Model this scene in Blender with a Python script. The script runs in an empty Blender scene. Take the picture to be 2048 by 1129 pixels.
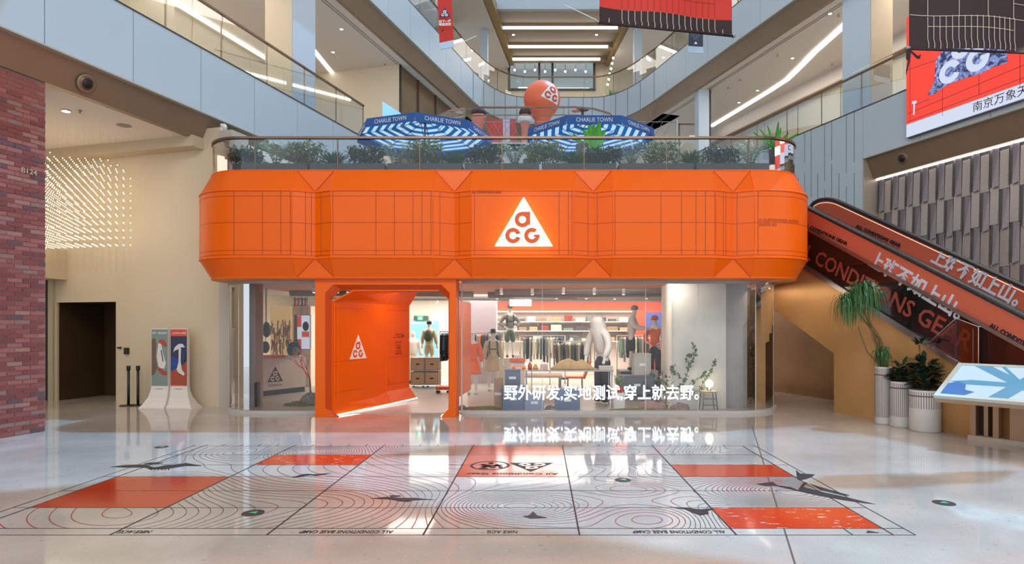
import bpy, bmesh, math, random
import numpy as np
from mathutils import Vector, Matrix
random.seed(7)
C = bpy.context.scene.collection
F = 1230.0; CX = 1080.0; CY = 654.0; H = 1.9
PI = math.pi

# ------------------------------------------------------------------ camera
cam = bpy.data.cameras.new('camera'); camo = bpy.data.objects.new('camera', cam); C.objects.link(camo)
camo.location = (0, 0, H); camo.rotation_euler = (PI/2, 0, 0)
cam.sensor_width = 36.0; cam.lens = 36.0*F/2048
cam.shift_x = -(CX-1024)/2048; cam.shift_y = (CY-564.5)/2048
cam.clip_end = 200
bpy.context.scene.camera = camo
# ------------------------------------------------------------------ world, lights, exposure
w = bpy.data.worlds.new('world'); bpy.context.scene.world = w; w.use_nodes = True
bg = w.node_tree.nodes['Background']; bg.inputs[0].default_value = (0.80, 0.90, 1.0, 1); bg.inputs[1].default_value = 1.05
vs = bpy.context.scene.view_settings
vs.view_transform = 'Standard'; vs.look = 'None'; vs.gamma = 1; vs.exposure = 0.22; vs.use_curve_mapping = False
cy = bpy.context.scene.cycles
cy.use_denoising = True; cy.max_bounces = 10; cy.transparent_max_bounces = 24
cy.sample_clamp_indirect = 6; cy.caustics_reflective = False; cy.caustics_refractive = False

def area(name, loc, size, power, col=(1, 1, 1), rot=(0, 0, 0), shape='RECTANGLE', spread=PI):
    l = bpy.data.lights.new(name, 'AREA'); l.shape = shape; l.size = size[0]; l.size_y = size[1]
    l.energy = power; l.color = col; l.spread = spread
    o = bpy.data.objects.new(name, l); C.objects.link(o); o.location = loc; o.rotation_euler = rot
    return o
WARM = (1.0, 0.80, 0.58); NEUT = (1.0, 0.93, 0.84); COOL = (0.78, 0.9, 1.0)
sun = bpy.data.lights.new('daylight', 'SUN'); sun.energy = 2.7; sun.color = (0.30, 0.62, 1.0); sun.angle = 0.02
suno = bpy.data.objects.new('daylight', sun); C.objects.link(suno); suno.rotation_euler = Vector((.345, .29, 1)).to_track_quat('Z', 'Y').to_euler()
suno.location = (8, 20, 30)
area('front_fill_light', (0, -1.0, 12.6), (16, 3.2), 1150, (1, .95, .88), (math.radians(38), 0, 0))  # unseen fill added behind the camera to brighten the orange shop front
area('lobby_light', (-12.0, 10.5, 6.25), (4.5, 6), 80, (1, .86, .70))
area('hall_light', (-11.8, 13.2, 6.25), (3, 2), 32, (1, .86, .70))
area('escalator_light', (8.6, 9.8, 6.6), (1.5, 5), 150, (1, .86, .7), (0, -.25, 0.32))
area('under_fill_light', (5.0, 14.6, 2.86), (.5, 2.5), 22, (1, .78, .55), (0, -.6, 0))  # fill added below the canopy to lift the bronze escalator side
area('shop_light', (-0.4, 15.0, 3.0), (7.0, 2.0), 430, NEUT)
area('shop_light_left', (-5.6, 15.6, 3.0), (2.0, 3.0), 420, NEUT)
area('shop_light_front', (.6, 17.0, 3.0), (8.0, 1.6), 330, NEUT)
area('shop_light_middle', (-0.6, 19.2, 3.0), (11, 2.4), 420, NEUT)
area('shop_light_back', (-0.6, 22.0, 3.0), (11, 2.4), 430, NEUT)
area('window_fill_light', (.7, 13.75, 2.95), (5.2, .3), 200, NEUT, (math.radians(42), 0, 0))  # added fill facing inward, brightens the camera side of the mannequins

# ------------------------------------------------------------------ materials
MATS = {}
def mat(name, col, rough=0.5, metal=0.0, emit=None, es=0.0, noise=0.0, nscale=8.0, bump=0.0, spec=0.5, vary=0.0, coat=0.0, stretch=None):
    if name in MATS: return MATS[name]
    m = bpy.data.materials.new(name); m.use_nodes = True; nt = m.node_tree; b = nt.nodes['Principled BSDF']
    b.inputs['Base Color'].default_value = (*col, 1); b.inputs['Roughness'].default_value = rough
    b.inputs['Metallic'].default_value = metal; b.inputs['Specular IOR Level'].default_value = spec
    b.inputs['Coat Weight'].default_value = coat
    if emit: b.inputs['Emission Color'].default_value = (*emit, 1); b.inputs['Emission Strength'].default_value = es
    tc = None
    if noise or bump:
        tc = nt.nodes.new('ShaderNodeTexCoord'); n = nt.nodes.new('ShaderNodeTexNoise'); n.inputs['Scale'].default_value = nscale
        n.inputs['Detail'].default_value = 4
        src = tc.outputs['Object']
        if stretch:
            mp = nt.nodes.new('ShaderNodeMapping'); mp.inputs['Scale'].default_value = stretch
            nt.links.new(src, mp.inputs[0]); src = mp.outputs[0]
        nt.links.new(src, n.inputs['Vector'])
        if noise:
            r = nt.nodes.new('ShaderNodeValToRGB')
            r.color_ramp.elements[0].position = 0.3; r.color_ramp.elements[1].position = 0.7
            r.color_ramp.elements[0].color = (*[c*(1-noise) for c in col], 1)
            r.color_ramp.elements[1].color = (*[min(1, c*(1+noise)) for c in col], 1)
            nt.links.new(n.outputs[0], r.inputs[0]); nt.links.new(r.outputs[0], b.inputs['Base Color'])
        if bump:
            bp = nt.nodes.new('ShaderNodeBump'); bp.inputs['Strength'].default_value = bump; bp.inputs['Distance'].default_value = 0.02
            nt.links.new(n.outputs[0], bp.inputs['Height']); nt.links.new(bp.outputs[0], b.inputs['Normal'])
    if vary:
        oi = nt.nodes.new('ShaderNodeObjectInfo'); hs = nt.nodes.new('ShaderNodeHueSaturation')
        mr = nt.nodes.new('ShaderNodeMapRange'); mr.inputs[3].default_value = 1-vary; mr.inputs[4].default_value = 1+vary
        nt.links.new(oi.outputs['Random'], mr.inputs[0]); nt.links.new(mr.outputs[0], hs.inputs['Value'])
        if b.inputs['Base Color'].is_linked:
            nt.links.new(b.inputs['Base Color'].links[0].from_socket, hs.inputs['Color'])
        else: hs.inputs['Color'].default_value = (*col, 1)
        nt.links.new(hs.outputs[0], b.inputs['Base Color'])
    MATS[name] = m; return m
def srgb(r, g, b):
    f = lambda c: (c/255/12.92) if c/255 <= 0.04045 else ((c/255+0.055)/1.055)**2.4
    return (f(r), f(g), f(b))
def glassmat(name, tint=(1, 1, 1), refl=1.0, rough=0.0):
    m = bpy.data.materials.new(name); m.use_nodes = True; nt = m.node_tree
    for n in list(nt.nodes): nt.nodes.remove(n)
    out = nt.nodes.new('ShaderNodeOutputMaterial'); mx = nt.nodes.new('ShaderNodeMixShader')
    t = nt.nodes.new('ShaderNodeBsdfTransparent'); t.inputs[0].default_value = (*tint, 1)
    g = nt.nodes.new('ShaderNodeBsdfGlossy'); g.inputs['Roughness'].default_value = rough
    fr = nt.nodes.new('ShaderNodeFresnel'); fr.inputs[0].default_value = 1.5
    mu = nt.nodes.new('ShaderNodeMath'); mu.operation = 'MULTIPLY'; mu.inputs[1].default_value = refl
    nt.links.new(fr.outputs[0], mu.inputs[0]); nt.links.new(mu.outputs[0], mx.inputs[0])
    nt.links.new(t.outputs[0], mx.inputs[1]); nt.links.new(g.outputs[0], mx.inputs[2]); nt.links.new(mx.outputs[0], out.inputs[0])
    MATS[name] = m; return m
GLASS = glassmat('shop_glass', (0.985, 0.99, 0.99), .8)
GLASS2 = glassmat('rail_glass', (0.94, 0.97, 0.97), .35)
GLASSD = glassmat('terrace_glass', (0.95, 0.98, 0.985), .9)
ACRYL = glassmat('acrylic', (0.9, 0.88, 0.9), 2.0)
ORANGE = mat('orange_paint', srgb(242, 99, 0), 0.36, spec=0.3)
ORLINE = mat('orange_line', srgb(150, 45, 8), 0.5)
ORTRIM = mat('orange_trim', srgb(252, 104, 4), 0.4, spec=.3)
FASC = mat('fascia_panel', srgb(182, 193, 200), 0.35, noise=0.015, nscale=1.5)
FASCJ = mat('fascia_core', srgb(96, 104, 112), 0.6)
BRONZE = mat('bronze_soffit', srgb(146, 124, 100), 0.38, 0.35, noise=0.05, nscale=1.2)
CEIL = mat('white_ceiling', srgb(226, 216, 204), 0.8)
CREAM = mat('cream_wall', srgb(206, 188, 160), 0.55, noise=0.03, nscale=0.8)
CREAML = mat('cream_shop_wall', srgb(214, 200, 176), 0.6)
GREYM = mat('brushed_metal', srgb(150, 150, 150), 0.3, 0.9)
RAILM = mat('bronze_rail', srgb(128, 104, 88), 0.3, 0.7)
DARK = mat('dark_metal', (0.02, 0.02, 0.022), 0.4)
BLACK = mat('black_print', (0.012, 0.012, 0.014), 0.5)
WHITE = mat('white_paint', srgb(235, 232, 228), 0.45)
WPRINT = mat('white_print', srgb(240, 240, 240), 0.4)
STRIP = mat('light_strip', (1, 1, 1), 0.5, emit=(1, 0.93, 0.8), es=2.6)
STRIPW = mat('cool_light_strip', (1, 1, 1), 0.5, emit=(1, 0.97, 0.93), es=3.0)
LAMP = mat('lamp_face', (1, 1, 1), 0.5, emit=(1, 0.9, 0.75), es=12.0)
SIGNW = mat('sign_white', (1, 1, 1), 0.5, emit=(1, 0.98, 0.95), es=2.4)
LEDTXT = mat('led_text', (1, 1, 1), 0.5, emit=(0.80, 0.90, 1.0), es=2.6)
COLBLUE = mat('column_panel', srgb(200, 212, 222), 0.35)
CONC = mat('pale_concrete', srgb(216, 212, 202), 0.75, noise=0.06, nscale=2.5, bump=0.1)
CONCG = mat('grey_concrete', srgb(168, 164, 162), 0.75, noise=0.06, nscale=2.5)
LEAF = mat('leaf_green', srgb(58, 104, 56), 0.45, noise=0.3, nscale=3, vary=0.3)
LEAFB = mat('bright_leaf', srgb(70, 160, 50), 0.4, noise=0.2, nscale=3)
LEAFD = mat('dark_leaf', srgb(38, 62, 44), 0.3, noise=0.3, nscale=4, vary=0.25)
STEM = mat('plant_stem', srgb(96, 84, 50), 0.7)
SOIL = mat('soil', srgb(60, 48, 40), 0.95, noise=0.3, nscale=30)
MANN = mat('mannequin_white', srgb(232, 228, 220), 0.45)
PLANTER = mat('planter_dark', srgb(70, 62, 62), 0.6)
WOODP = mat('pale_ply', srgb(206, 180, 150), 0.6, noise=0.08, nscale=4, stretch=(1, 1, 12))

# ------------------------------------------------------------------ mesh helper
def P(px, py, d): return Vector(((px-CX)*d/F, d, H-(py-CY)*d/F))
def G(px, py):
    d = H*F/(py-CY); return Vector(((px-CX)*d/F, d, 0))
class MB:
    def __init__(s): s.v = []; s.f = []; s.M = None; s.sm = []
    def add(s, vs_, fs, smooth=False):
        o = len(s.v)
        for p in vs_:
            p = Vector(p); s.v.append(s.M @ p if s.M else p)
        for f in fs: s.f.append([i+o for i in f]); s.sm.append(smooth)
        return s
    def box(s, x0, y0, z0, x1, y1, z1):
        return s.add([(x0,y0,z0),(x1,y0,z0),(x1,y1,z0),(x0,y1,z0),(x0,y0,z1),(x1,y0,z1),(x1,y1,z1),(x0,y1,z1)],
                     [(0,3,2,1),(4,5,6,7),(0,1,5,4),(1,2,6,5),(2,3,7,6),(3,0,4,7)])
    def hexa(s, p): # 8 pts bottom ring then top ring
        return s.add(p, [(0,3,2,1),(4,5,6,7),(0,1,5,4),(1,2,6,5),(2,3,7,6),(3,0,4,7)])
    def quad(s, a, b, c, d): return s.add([a,b,c,d], [(0,1,2,3)])
    def prism(s, pts, off):
        off = Vector(off); n = len(pts); p = [Vector(q) for q in pts]
        return s.add(p+[q+off for q in p], [list(range(n))[::-1], list(range(n, 2*n))]+[(i, (i+1)%n, n+(i+1)%n, n+i) for i in range(n)])
    def tube(s, pts, r, n=8, cap=True, smooth=True):
        pts = [Vector(p) for p in pts]; rr = r if isinstance(r, (list, tuple)) else [r]*len(pts)
        vs_ = []; up = Vector((0,0,1))
        for i, p in enumerate(pts):
            t = (pts[min(i+1, len(pts)-1)]-pts[max(i-1, 0)]).normalized()
            a = t.cross(up)
            if a.length < 0.05: a = t.cross(Vector((0,1,0)))
            a.normalize(); b = a.cross(t)
            for k in range(n):
                th = 2*PI*k/n; vs_.append(p+rr[i]*(math.cos(th)*a+math.sin(th)*b))
        fs = [(i*n+k, i*n+(k+1)%n, (i+1)*n+(k+1)%n, (i+1)*n+k) for i in range(len(pts)-1) for k in range(n)]
        if cap: fs += [list(range(n))[::-1], [(len(pts)-1)*n+k for k in range(n)]]
        return s.add(vs_, fs, smooth)
    def lathe(s, prof, n=16, c=(0,0,0), smooth=True, sx=1, sy=1):
        c = Vector(c); vs_ = []
        for r, z in prof:
            for k in range(n):
                th = 2*PI*k/n; vs_.append(c+Vector((r*sx*math.cos(th), r*sy*math.sin(th), z)))
        m = len(prof)
        fs = [(i*n+k, i*n+(k+1)%n, (i+1)*n+(k+1)%n, (i+1)*n+k) for i in range(m-1) for k in range(n)]
        fs += [list(range(n))[::-1], [(m-1)*n+k for k in range(n)]]
        return s.add(vs_, fs, smooth)
    def ball(s, c, r, n=12, m=8, sc=(1,1,1)):
        c = Vector(c); vs_ = []
        for i in range(m+1):
            ph = PI*(0.02+0.96*i/m)
            for k in range(n):
                th = 2*PI*k/n
                vs_.append(c+Vector((r*sc[0]*math.sin(ph)*math.cos(th), r*sc[1]*math.sin(ph)*math.sin(th), -r*sc[2]*math.cos(ph))))
        fs = [(i*n+k, i*n+(k+1)%n, (i+1)*n+(k+1)%n, (i+1)*n+k) for i in range(m) for k in range(n)]
        fs += [list(range(n))[::-1], [m*n+k for k in range(n)]]
        return s.add(vs_, fs, True)
    def sweep(s, path, prof, closed=False, smooth=False):
        """path: list of (x,y); prof: list of (offset along left normal, z)"""
        n = len(path); m = len(prof); vs_ = []
        for i in range(n):
            p = Vector((path[i][0], path[i][1], 0))
            a = Vector((*path[max(i-1,0)],0)); b = Vector((*path[min(i+1,n-1)],0))
            d1 = (p-a); d2 = (b-p)
            if d1.length < 1e-6: d1 = d2
            if d2.length < 1e-6: d2 = d1
            d1.normalize(); d2.normalize()
            n1 = Vector((-d1.y, d1.x, 0)); n2 = Vector((-d2.y, d2.x, 0)); nn = (n1+n2); nn /= max(0.3, (1+n1.dot(n2)))
            for o, z in prof: vs_.append(p+nn*o+Vector((0,0,z)))
        fs = []
        mm = m if closed else m-1
        for i in range(n-1):
            for j in range(mm):
                fs.append((i*m+j, (i+1)*m+j, (i+1)*m+(j+1)%m, i*m+(j+1)%m))
        if closed: fs += [list(range(m)), [(n-1)*m+j for j in range(m)][::-1]]
        return s.add(vs_, fs, smooth)
    def mesh(s, name, m, origin):
        me = bpy.data.meshes.new(name)
        me.from_pydata([tuple(v-origin) for v in s.v], [], s.f)
        me.polygons.foreach_set('use_smooth', s.sm)
        ms = m if isinstance(m, (list, tuple)) else [m]
        for x in ms: me.materials.append(x)
        me.update()
        return me
    def build(s, name, m, parent=None, label=None, **k):
        if not s.v: return None
        a = np.array([tuple(v) for v in s.v]); lo = a.min(0); hi = a.max(0)
        c = Vector(((lo[0]+hi[0])/2, (lo[1]+hi[1])/2, lo[2]))
        o = bpy.data.objects.new(name, s.mesh(name, m, c)); C.objects.link(o)
        if parent:
            o.parent = parent; o.location = c-wloc(parent)
        else: o.location = c
        if label: o['label'] = label
        for kk, vv in k.items(): o[kk] = vv
        return o
def wloc(o):
    v = Vector((0,0,0))
    while o: v += o.location; o = o.parent
    return v
def thing(name, label, cat, loc=(0,0,0), group=None):
    o = bpy.data.objects.new(name, None); o.empty_display_size = 0.1; C.objects.link(o); o.location = loc
    o['label'] = label; o['category'] = cat
    if group: o['group'] = group
    return o
def struct_empty(name, loc=(0,0,0)):
    o = bpy.data.objects.new(name, None); C.objects.link(o); o.location = loc; o['kind'] = 'structure'; return o
def tagm(o, label, cat, group=None):
    o['label'] = label; o['category'] = cat
    if group: o['group'] = group
    return o
def copy_tree(o, parent=None):
    c = o.copy(); C.objects.link(c)
    if parent: c.parent = parent
    for ch in list(o.children): copy_tree(ch, c)
    return c
def ordinal(i): return ['first','second','third','fourth','fifth','sixth','seventh','eighth','ninth','tenth','eleventh','twelfth','thirteenth','fourteenth','fifteenth','sixteenth','seventeenth','eighteenth','nineteenth'][i] if i < 19 else ('twentieth' if i == 19 else 'twenty-'+ordinal(i-20) if i < 29 else 'thirtieth' if i == 29 else 'thirty-'+ordinal(i-30))
_tn = [0]
def text(body, size, loc, xa, ya, m, name='lettering', parent=None, bold=0.0, ext=0.002, align='CENTER', sx=1.0, shear=0.0, width=None, label=None, warp=None):
    cu = bpy.data.curves.new('txt', 'FONT'); cu.body = body; cu.size = size; cu.extrude = ext; cu.offset = bold
    cu.align_x = align; cu.align_y = 'CENTER'; cu.shear = shear; cu.resolution_u = 2
    o = bpy.data.objects.new('txt', cu); C.objects.link(o)
    dg = bpy.context.evaluated_depsgraph_get(); dg.update()
    me = bpy.data.meshes.new_from_object(o.evaluated_get(dg)); bpy.data.objects.remove(o)
    co = np.empty(len(me.vertices)*3); me.vertices.foreach_get('co', co); co = co.reshape(-1, 3)
    if len(co) == 0: return None
    if width: 
        w0 = co[:,0].max()-co[:,0].min(); sx = width/w0
        if align == 'CENTER': co[:,0] -= (co[:,0].max()+co[:,0].min())/2
    mb = MB(); xa = Vector(xa).normalized(); ya = Vector(ya).normalized(); za = xa.cross(ya); loc = Vector(loc)
    if warp: mb.v = [warp(c[0]*sx, c[1], c[2]) for c in co]
    else: mb.v = [loc+xa*(c[0]*sx)+ya*c[1]+za*c[2] for c in co]
    mb.f = [list(p.vertices) for p in me.polygons]; mb.sm = [False]*len(mb.f)
    bpy.data.meshes.remove(me)
    return mb.build(name, m, parent, label)
def ring_arc(cx, cy, R, r, a0, a1, n=20):
    o = [(cx+R*math.cos(a0+(a1-a0)*i/n), cy+R*math.sin(a0+(a1-a0)*i/n)) for i in range(n+1)]
    i_ = [(cx+r*math.cos(a0+(a1-a0)*i/n), cy+r*math.sin(a0+(a1-a0)*i/n)) for i in range(n+1)]
    return [(o[k], o[k+1], i_[k+1], i_[k]) for k in range(n)]
def logo_polys():
    """unit triangle: base width 1 centred on x=0, base at y=0; returns (triangle, letter quads)"""
    R = 0.137; r = 0.061; q = []
    tri = [(-0.5, 0), (0.5, 0), (0, 0.85)]
    ax, ay = -0.022, 0.455
    q += ring_arc(ax, ay, R, r, PI/2, 2*PI-0.75)
    # right stem of a: square outer corner, round counter
    inner = [(ax+r*math.cos(t), ay+r*math.sin(t)) for t in np.linspace(PI/2, -0.75, 8)]
    outer = [(ax, ay+R), (ax+0.07, ay+R), (ax+R, ay+R), (ax+R, ay+0.06), (ax+R, ay), (ax+R, ay-0.05), (ax+R, ay-0.10), (ax+R*math.cos(-0.75), ay+R*math.sin(-0.75))]
    q += [(outer[k], outer[k+1], inner[k+1], inner[k]) for k in range(7)]
    cx_, cy_ = -0.185, 0.178
    q += ring_arc(cx_, cy_, R, r, 0.33, 2*PI-0.33)
    q += [((cx_+R*math.cos(0.33), cy_+R*math.sin(0.33)), (cx_+r*math.cos(0.33), cy_+r*math.sin(0.33)), (cx_+r*0.95, cy_+0.038), (cx_+R, cy_+0.038))]
    q += [((cx_+R*math.cos(0.33), cy_-R*math.sin(0.33)), (cx_+r*math.cos(0.33), cy_-r*math.sin(0.33)), (cx_+r*0.95, cy_-0.038), (cx_+R, cy_-0.038))]
    gx, gy = 0.142, 0.178
    q += ring_arc(gx, gy, R, r, 0.85, 2*PI+0.0)
    q += [((gx+0.03, gy+0.02), (gx+R, gy+0.02), (gx+R, gy), (gx+0.03, gy)), ((gx+0.03, gy), (gx+r, gy), (gx+r*.95, gy-0.02), (gx+0.03, gy-0.03))]
    return tri, q
def logo(origin, xa, ya, size, mt, ml, parent=None, depth=0.02, lift=0.004, hratio=1.0, tri=True, warp=None, names=('logo_triangle','logo_letter')):
    xa = Vector(xa).normalized()*size; ya = Vector(ya).normalized()*size*hratio; n = xa.cross(ya).normalized(); o = Vector(origin)
    T, Q = logo_polys()
    W = warp or (lambda x, y, z: o+xa*x+ya*y+n*z)
    if tri:
        mb = MB()
        if warp:
            N = 10 # subdivided triangle
            for i in range(N):
                y0 = 0.85*i/N; y1 = 0.85*(i+1)/N; h0 = 0.5*(1-i/N); h1 = 0.5*(1-(i+1)/N)
                for j in range(N):
                    mb.add([W(-h0+2*h0*j/N, y0, 0), W(-h0+2*h0*(j+1)/N, y0, 0), W(-h1+2*h1*(j+1)/N, y1, 0), W(-h1+2*h1*j/N, y1, 0)], [(0,1,2,3)])
        else: mb.prism([W(x, y, 0) for x, y in T], n*depth)
        mb.build(names[0], mt, parent)
    mb = MB()
    for f in Q: mb.add([W(x, y, depth+lift) for x, y in f], [(0,1,2,3)])
    return mb.build(names[1], ml, parent)

# frames of the two angled atrium sides
A0 = Vector((-7.63, 14.67, 0)); UL = Vector((0.2589, 0.9659, 0)); NL = Vector((-0.9659, 0.2589, 0))
B0 = Vector((8.35, 22.5, 0)); UR = Vector((-0.3100, 0.9507, 0)); NR = Vector((0.9507, 0.3100, 0))
ZZ = Vector((0,0,1))
def FL(s, w_, z): return A0+UL*s+NL*w_+ZZ*z
def FR(s, w_, z): return B0+UR*s+NR*w_+ZZ*z
ML = Matrix(((UL.x, NL.x, 0, A0.x), (UL.y, NL.y, 0, A0.y), (0,0,1,0), (0,0,0,1)))
MR = Matrix(((UR.x, NR.x, 0, B0.x), (UR.y, NR.y, 0, B0.y), (0,0,1,0), (0,0,0,1)))
def lbox(s0, w0, z0, s1, w1, z1): mb = MB(); mb.M = ML; return mb.box(s0, w0, z0, s1, w1, z1)
def rbox(s0, w0, z0, s1, w1, z1): mb = MB(); mb.M = MR; return mb.box(s0, w0, z0, s1, w1, z1)
def S(o, **k):
    o['kind'] = 'structure'; return o

# ================================================================== FLOOR
def floor_material():
    m = bpy.data.materials.new('terrazzo'); m.use_nodes = True; nt = m.node_tree; b = nt.nodes['Principled BSDF']
    tc = nt.nodes.new('ShaderNodeTexCoord')
    n1 = nt.nodes.new('ShaderNodeTexNoise'); n1.inputs['Scale'].default_value = 0.8; n1.inputs['Detail'].default_value = 5
    v1 = nt.nodes.new('ShaderNodeTexVoronoi'); v1.inputs['Scale'].default_value = 9; v1.inputs['Randomness'].default_value = 1
    v2 = nt.nodes.new('ShaderNodeTexVoronoi'); v2.inputs['Scale'].default_value = 38
    for n in (n1, v1, v2): nt.links.new(tc.outputs['Object'], n.inputs['Vector'])
    r0 = nt.nodes.new('ShaderNodeValToRGB'); e = r0.color_ramp.elements
    e[0].color = (*srgb(176, 168, 158), 1); e[1].color = (*srgb(200, 193, 184), 1); e[0].position = .3; e[1].position = .7
    nt.links.new(n1.outputs[0], r0.inputs[0])
    r1 = nt.nodes.new('ShaderNodeValToRGB'); e = r1.color_ramp.elements; e[0].position = .10; e[1].position = .22
    e[0].color = (.55,.55,.55,1); e[1].color = (0,0,0,1); nt.links.new(v1.outputs['Distance'], r1.inputs[0])
    mx = nt.nodes.new('ShaderNodeMix'); mx.data_type = 'RGBA'; nt.links.new(r1.outputs[0], mx.inputs[0]); nt.links.new(r0.outputs[0], mx.inputs[6])
    hv = nt.nodes.new('ShaderNodeMix'); hv.data_type = 'RGBA'; hv.inputs[6].default_value = (*srgb(140, 122, 100), 1); hv.inputs[7].default_value = (*srgb(214, 206, 194), 1)
    nt.links.new(v1.outputs['Color'], hv.inputs[0]); nt.links.new(hv.outputs[2], mx.inputs[7])
    r2 = nt.nodes.new('ShaderNodeValToRGB'); e = r2.color_ramp.elements; e[0].position = .1; e[1].position = .3
    e[0].color = (.35,.35,.35,1); e[1].color = (0,0,0,1); nt.links.new(v2.outputs['Distance'], r2.inputs[0])
    m2 = nt.nodes.new('ShaderNodeMix'); m2.data_type = 'RGBA'; nt.links.new(r2.outputs[0], m2.inputs[0]); nt.links.new(mx.outputs[2], m2.inputs[6]); m2.inputs[7].default_value = (*srgb(150,136,120),1)
    nt.links.new(m2.outputs[2], b.inputs['Base Color'])
    b.inputs['Roughness'].default_value = 0.06; b.inputs['IOR'].default_value = 1.62
    return m
FLOORM = floor_material()
S(MB().quad((-22,-3,0),(22,-3,0),(22,45,0),(-22,45,0)).build('floor', FLOORM))
JOINT = mat('joint_brown', srgb(90, 76, 66), 0.6)
mb = MB()
for p, q in (((1505,856),(1590,1129)),):
    a, b = G(*p), G(*q); d = (b-a).normalized(); n = Vector((-d.y, d.x, 0))*0.008
    mb.quad(a-n+ZZ*.0015, a+n+ZZ*.0015, b+n+ZZ*.0015, b-n+ZZ*.0015)
a, b = G(0, 1022), G(84, 863)
S(mb.build('trim_1', JOINT))

# ---- printed floor graphic
FX = [-5.35, -3.92, -2.49, -1.065, 0.36, 1.79, 3.22]; FY = [5.60, 5.785, 6.45, 7.115, 7.78, 8.445, 9.11, 9.775, 9.86]
fg = thing('floor_graphic', 'large printed map graphic with thin grid, contour lines and orange squares on the terrazzo floor', 'floor graphic', (-1, 7.5, 0))
FRED = mat('floor_orange', srgb(192, 62, 34), 0.10)
def fleck_mat():
    m = bpy.data.materials.new('flecked_orange'); m.use_nodes = True; nt = m.node_tree; b = nt.nodes['Principled BSDF']
    tc = nt.nodes.new('ShaderNodeTexCoord'); mp = nt.nodes.new('ShaderNodeMapping'); mp.inputs['Scale'].default_value = (2.2, 9, 1); mp.inputs['Rotation'].default_value = (0,0,-.35)
    n = nt.nodes.new('ShaderNodeTexNoise'); n.inputs['Scale'].default_value = 2.2; n.inputs['Detail'].default_value = 8; n.inputs['Roughness'].default_value = .65
    r = nt.nodes.new('ShaderNodeValToRGB'); e = r.color_ramp.elements; e[0].position = .60; e[1].position = .63
    e[0].color = (*srgb(206,64,34),1); e[1].color = (*srgb(214,206,200),1)
    nt.links.new(tc.outputs['Object'], mp.inputs[0]); nt.links.new(mp.outputs[0], n.inputs['Vector']); nt.links.new(n.outputs[0], r.inputs[0]); nt.links.new(r.outputs[0], b.inputs['Base Color'])
    b.inputs['Roughness'].default_value = .1; return m
FLECK = fleck_mat()
REDS = [(FX[0], FY[2], FX[1], FY[4], FRED), (FX[1], FY[5], FX[2], FY[6], FLECK), (FX[3], FY[4], FX[4], FY[7], FRED), (FX[5], FY[4], FX[6], FY[5], FRED), (FX[5], FY[1], FX[6], FY[2], FLECK)]
for x0, y0, x1, y1, m in REDS:
    MB().box(x0, y0, 0.0005, x1, y1, 0.002).build('orange_square', m, fg)
mb = MB()
def fline(x0, y0, x1, y1, w_=0.006, z=.0026):
    a = Vector((x0,y0,z)); b = Vector((x1,y1,z)); d = (b-a).normalized(); n = Vector((-d.y,d.x,0))*w_
    mb.quad(a-n, b-n, b+n, a+n)
for x in FX: fline(x, FY[0], x, FY[7], .008)
for x in (-5.53, 3.42): fline(x, FY[0], x, FY[8])
for i, y in enumerate(FY[:8]): fline(-5.53, y, 3.42, y, .005)
for i in range(60):
    x = -5.35+i*1.43/5
    if x < 3.2: fline(x, FY[7], x+.0, FY[8]+.05, .005)
fline(2.85, FY[0], 2.85, FY[1], .006)
mb.build('grid_line', BLACK, fg)
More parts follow.
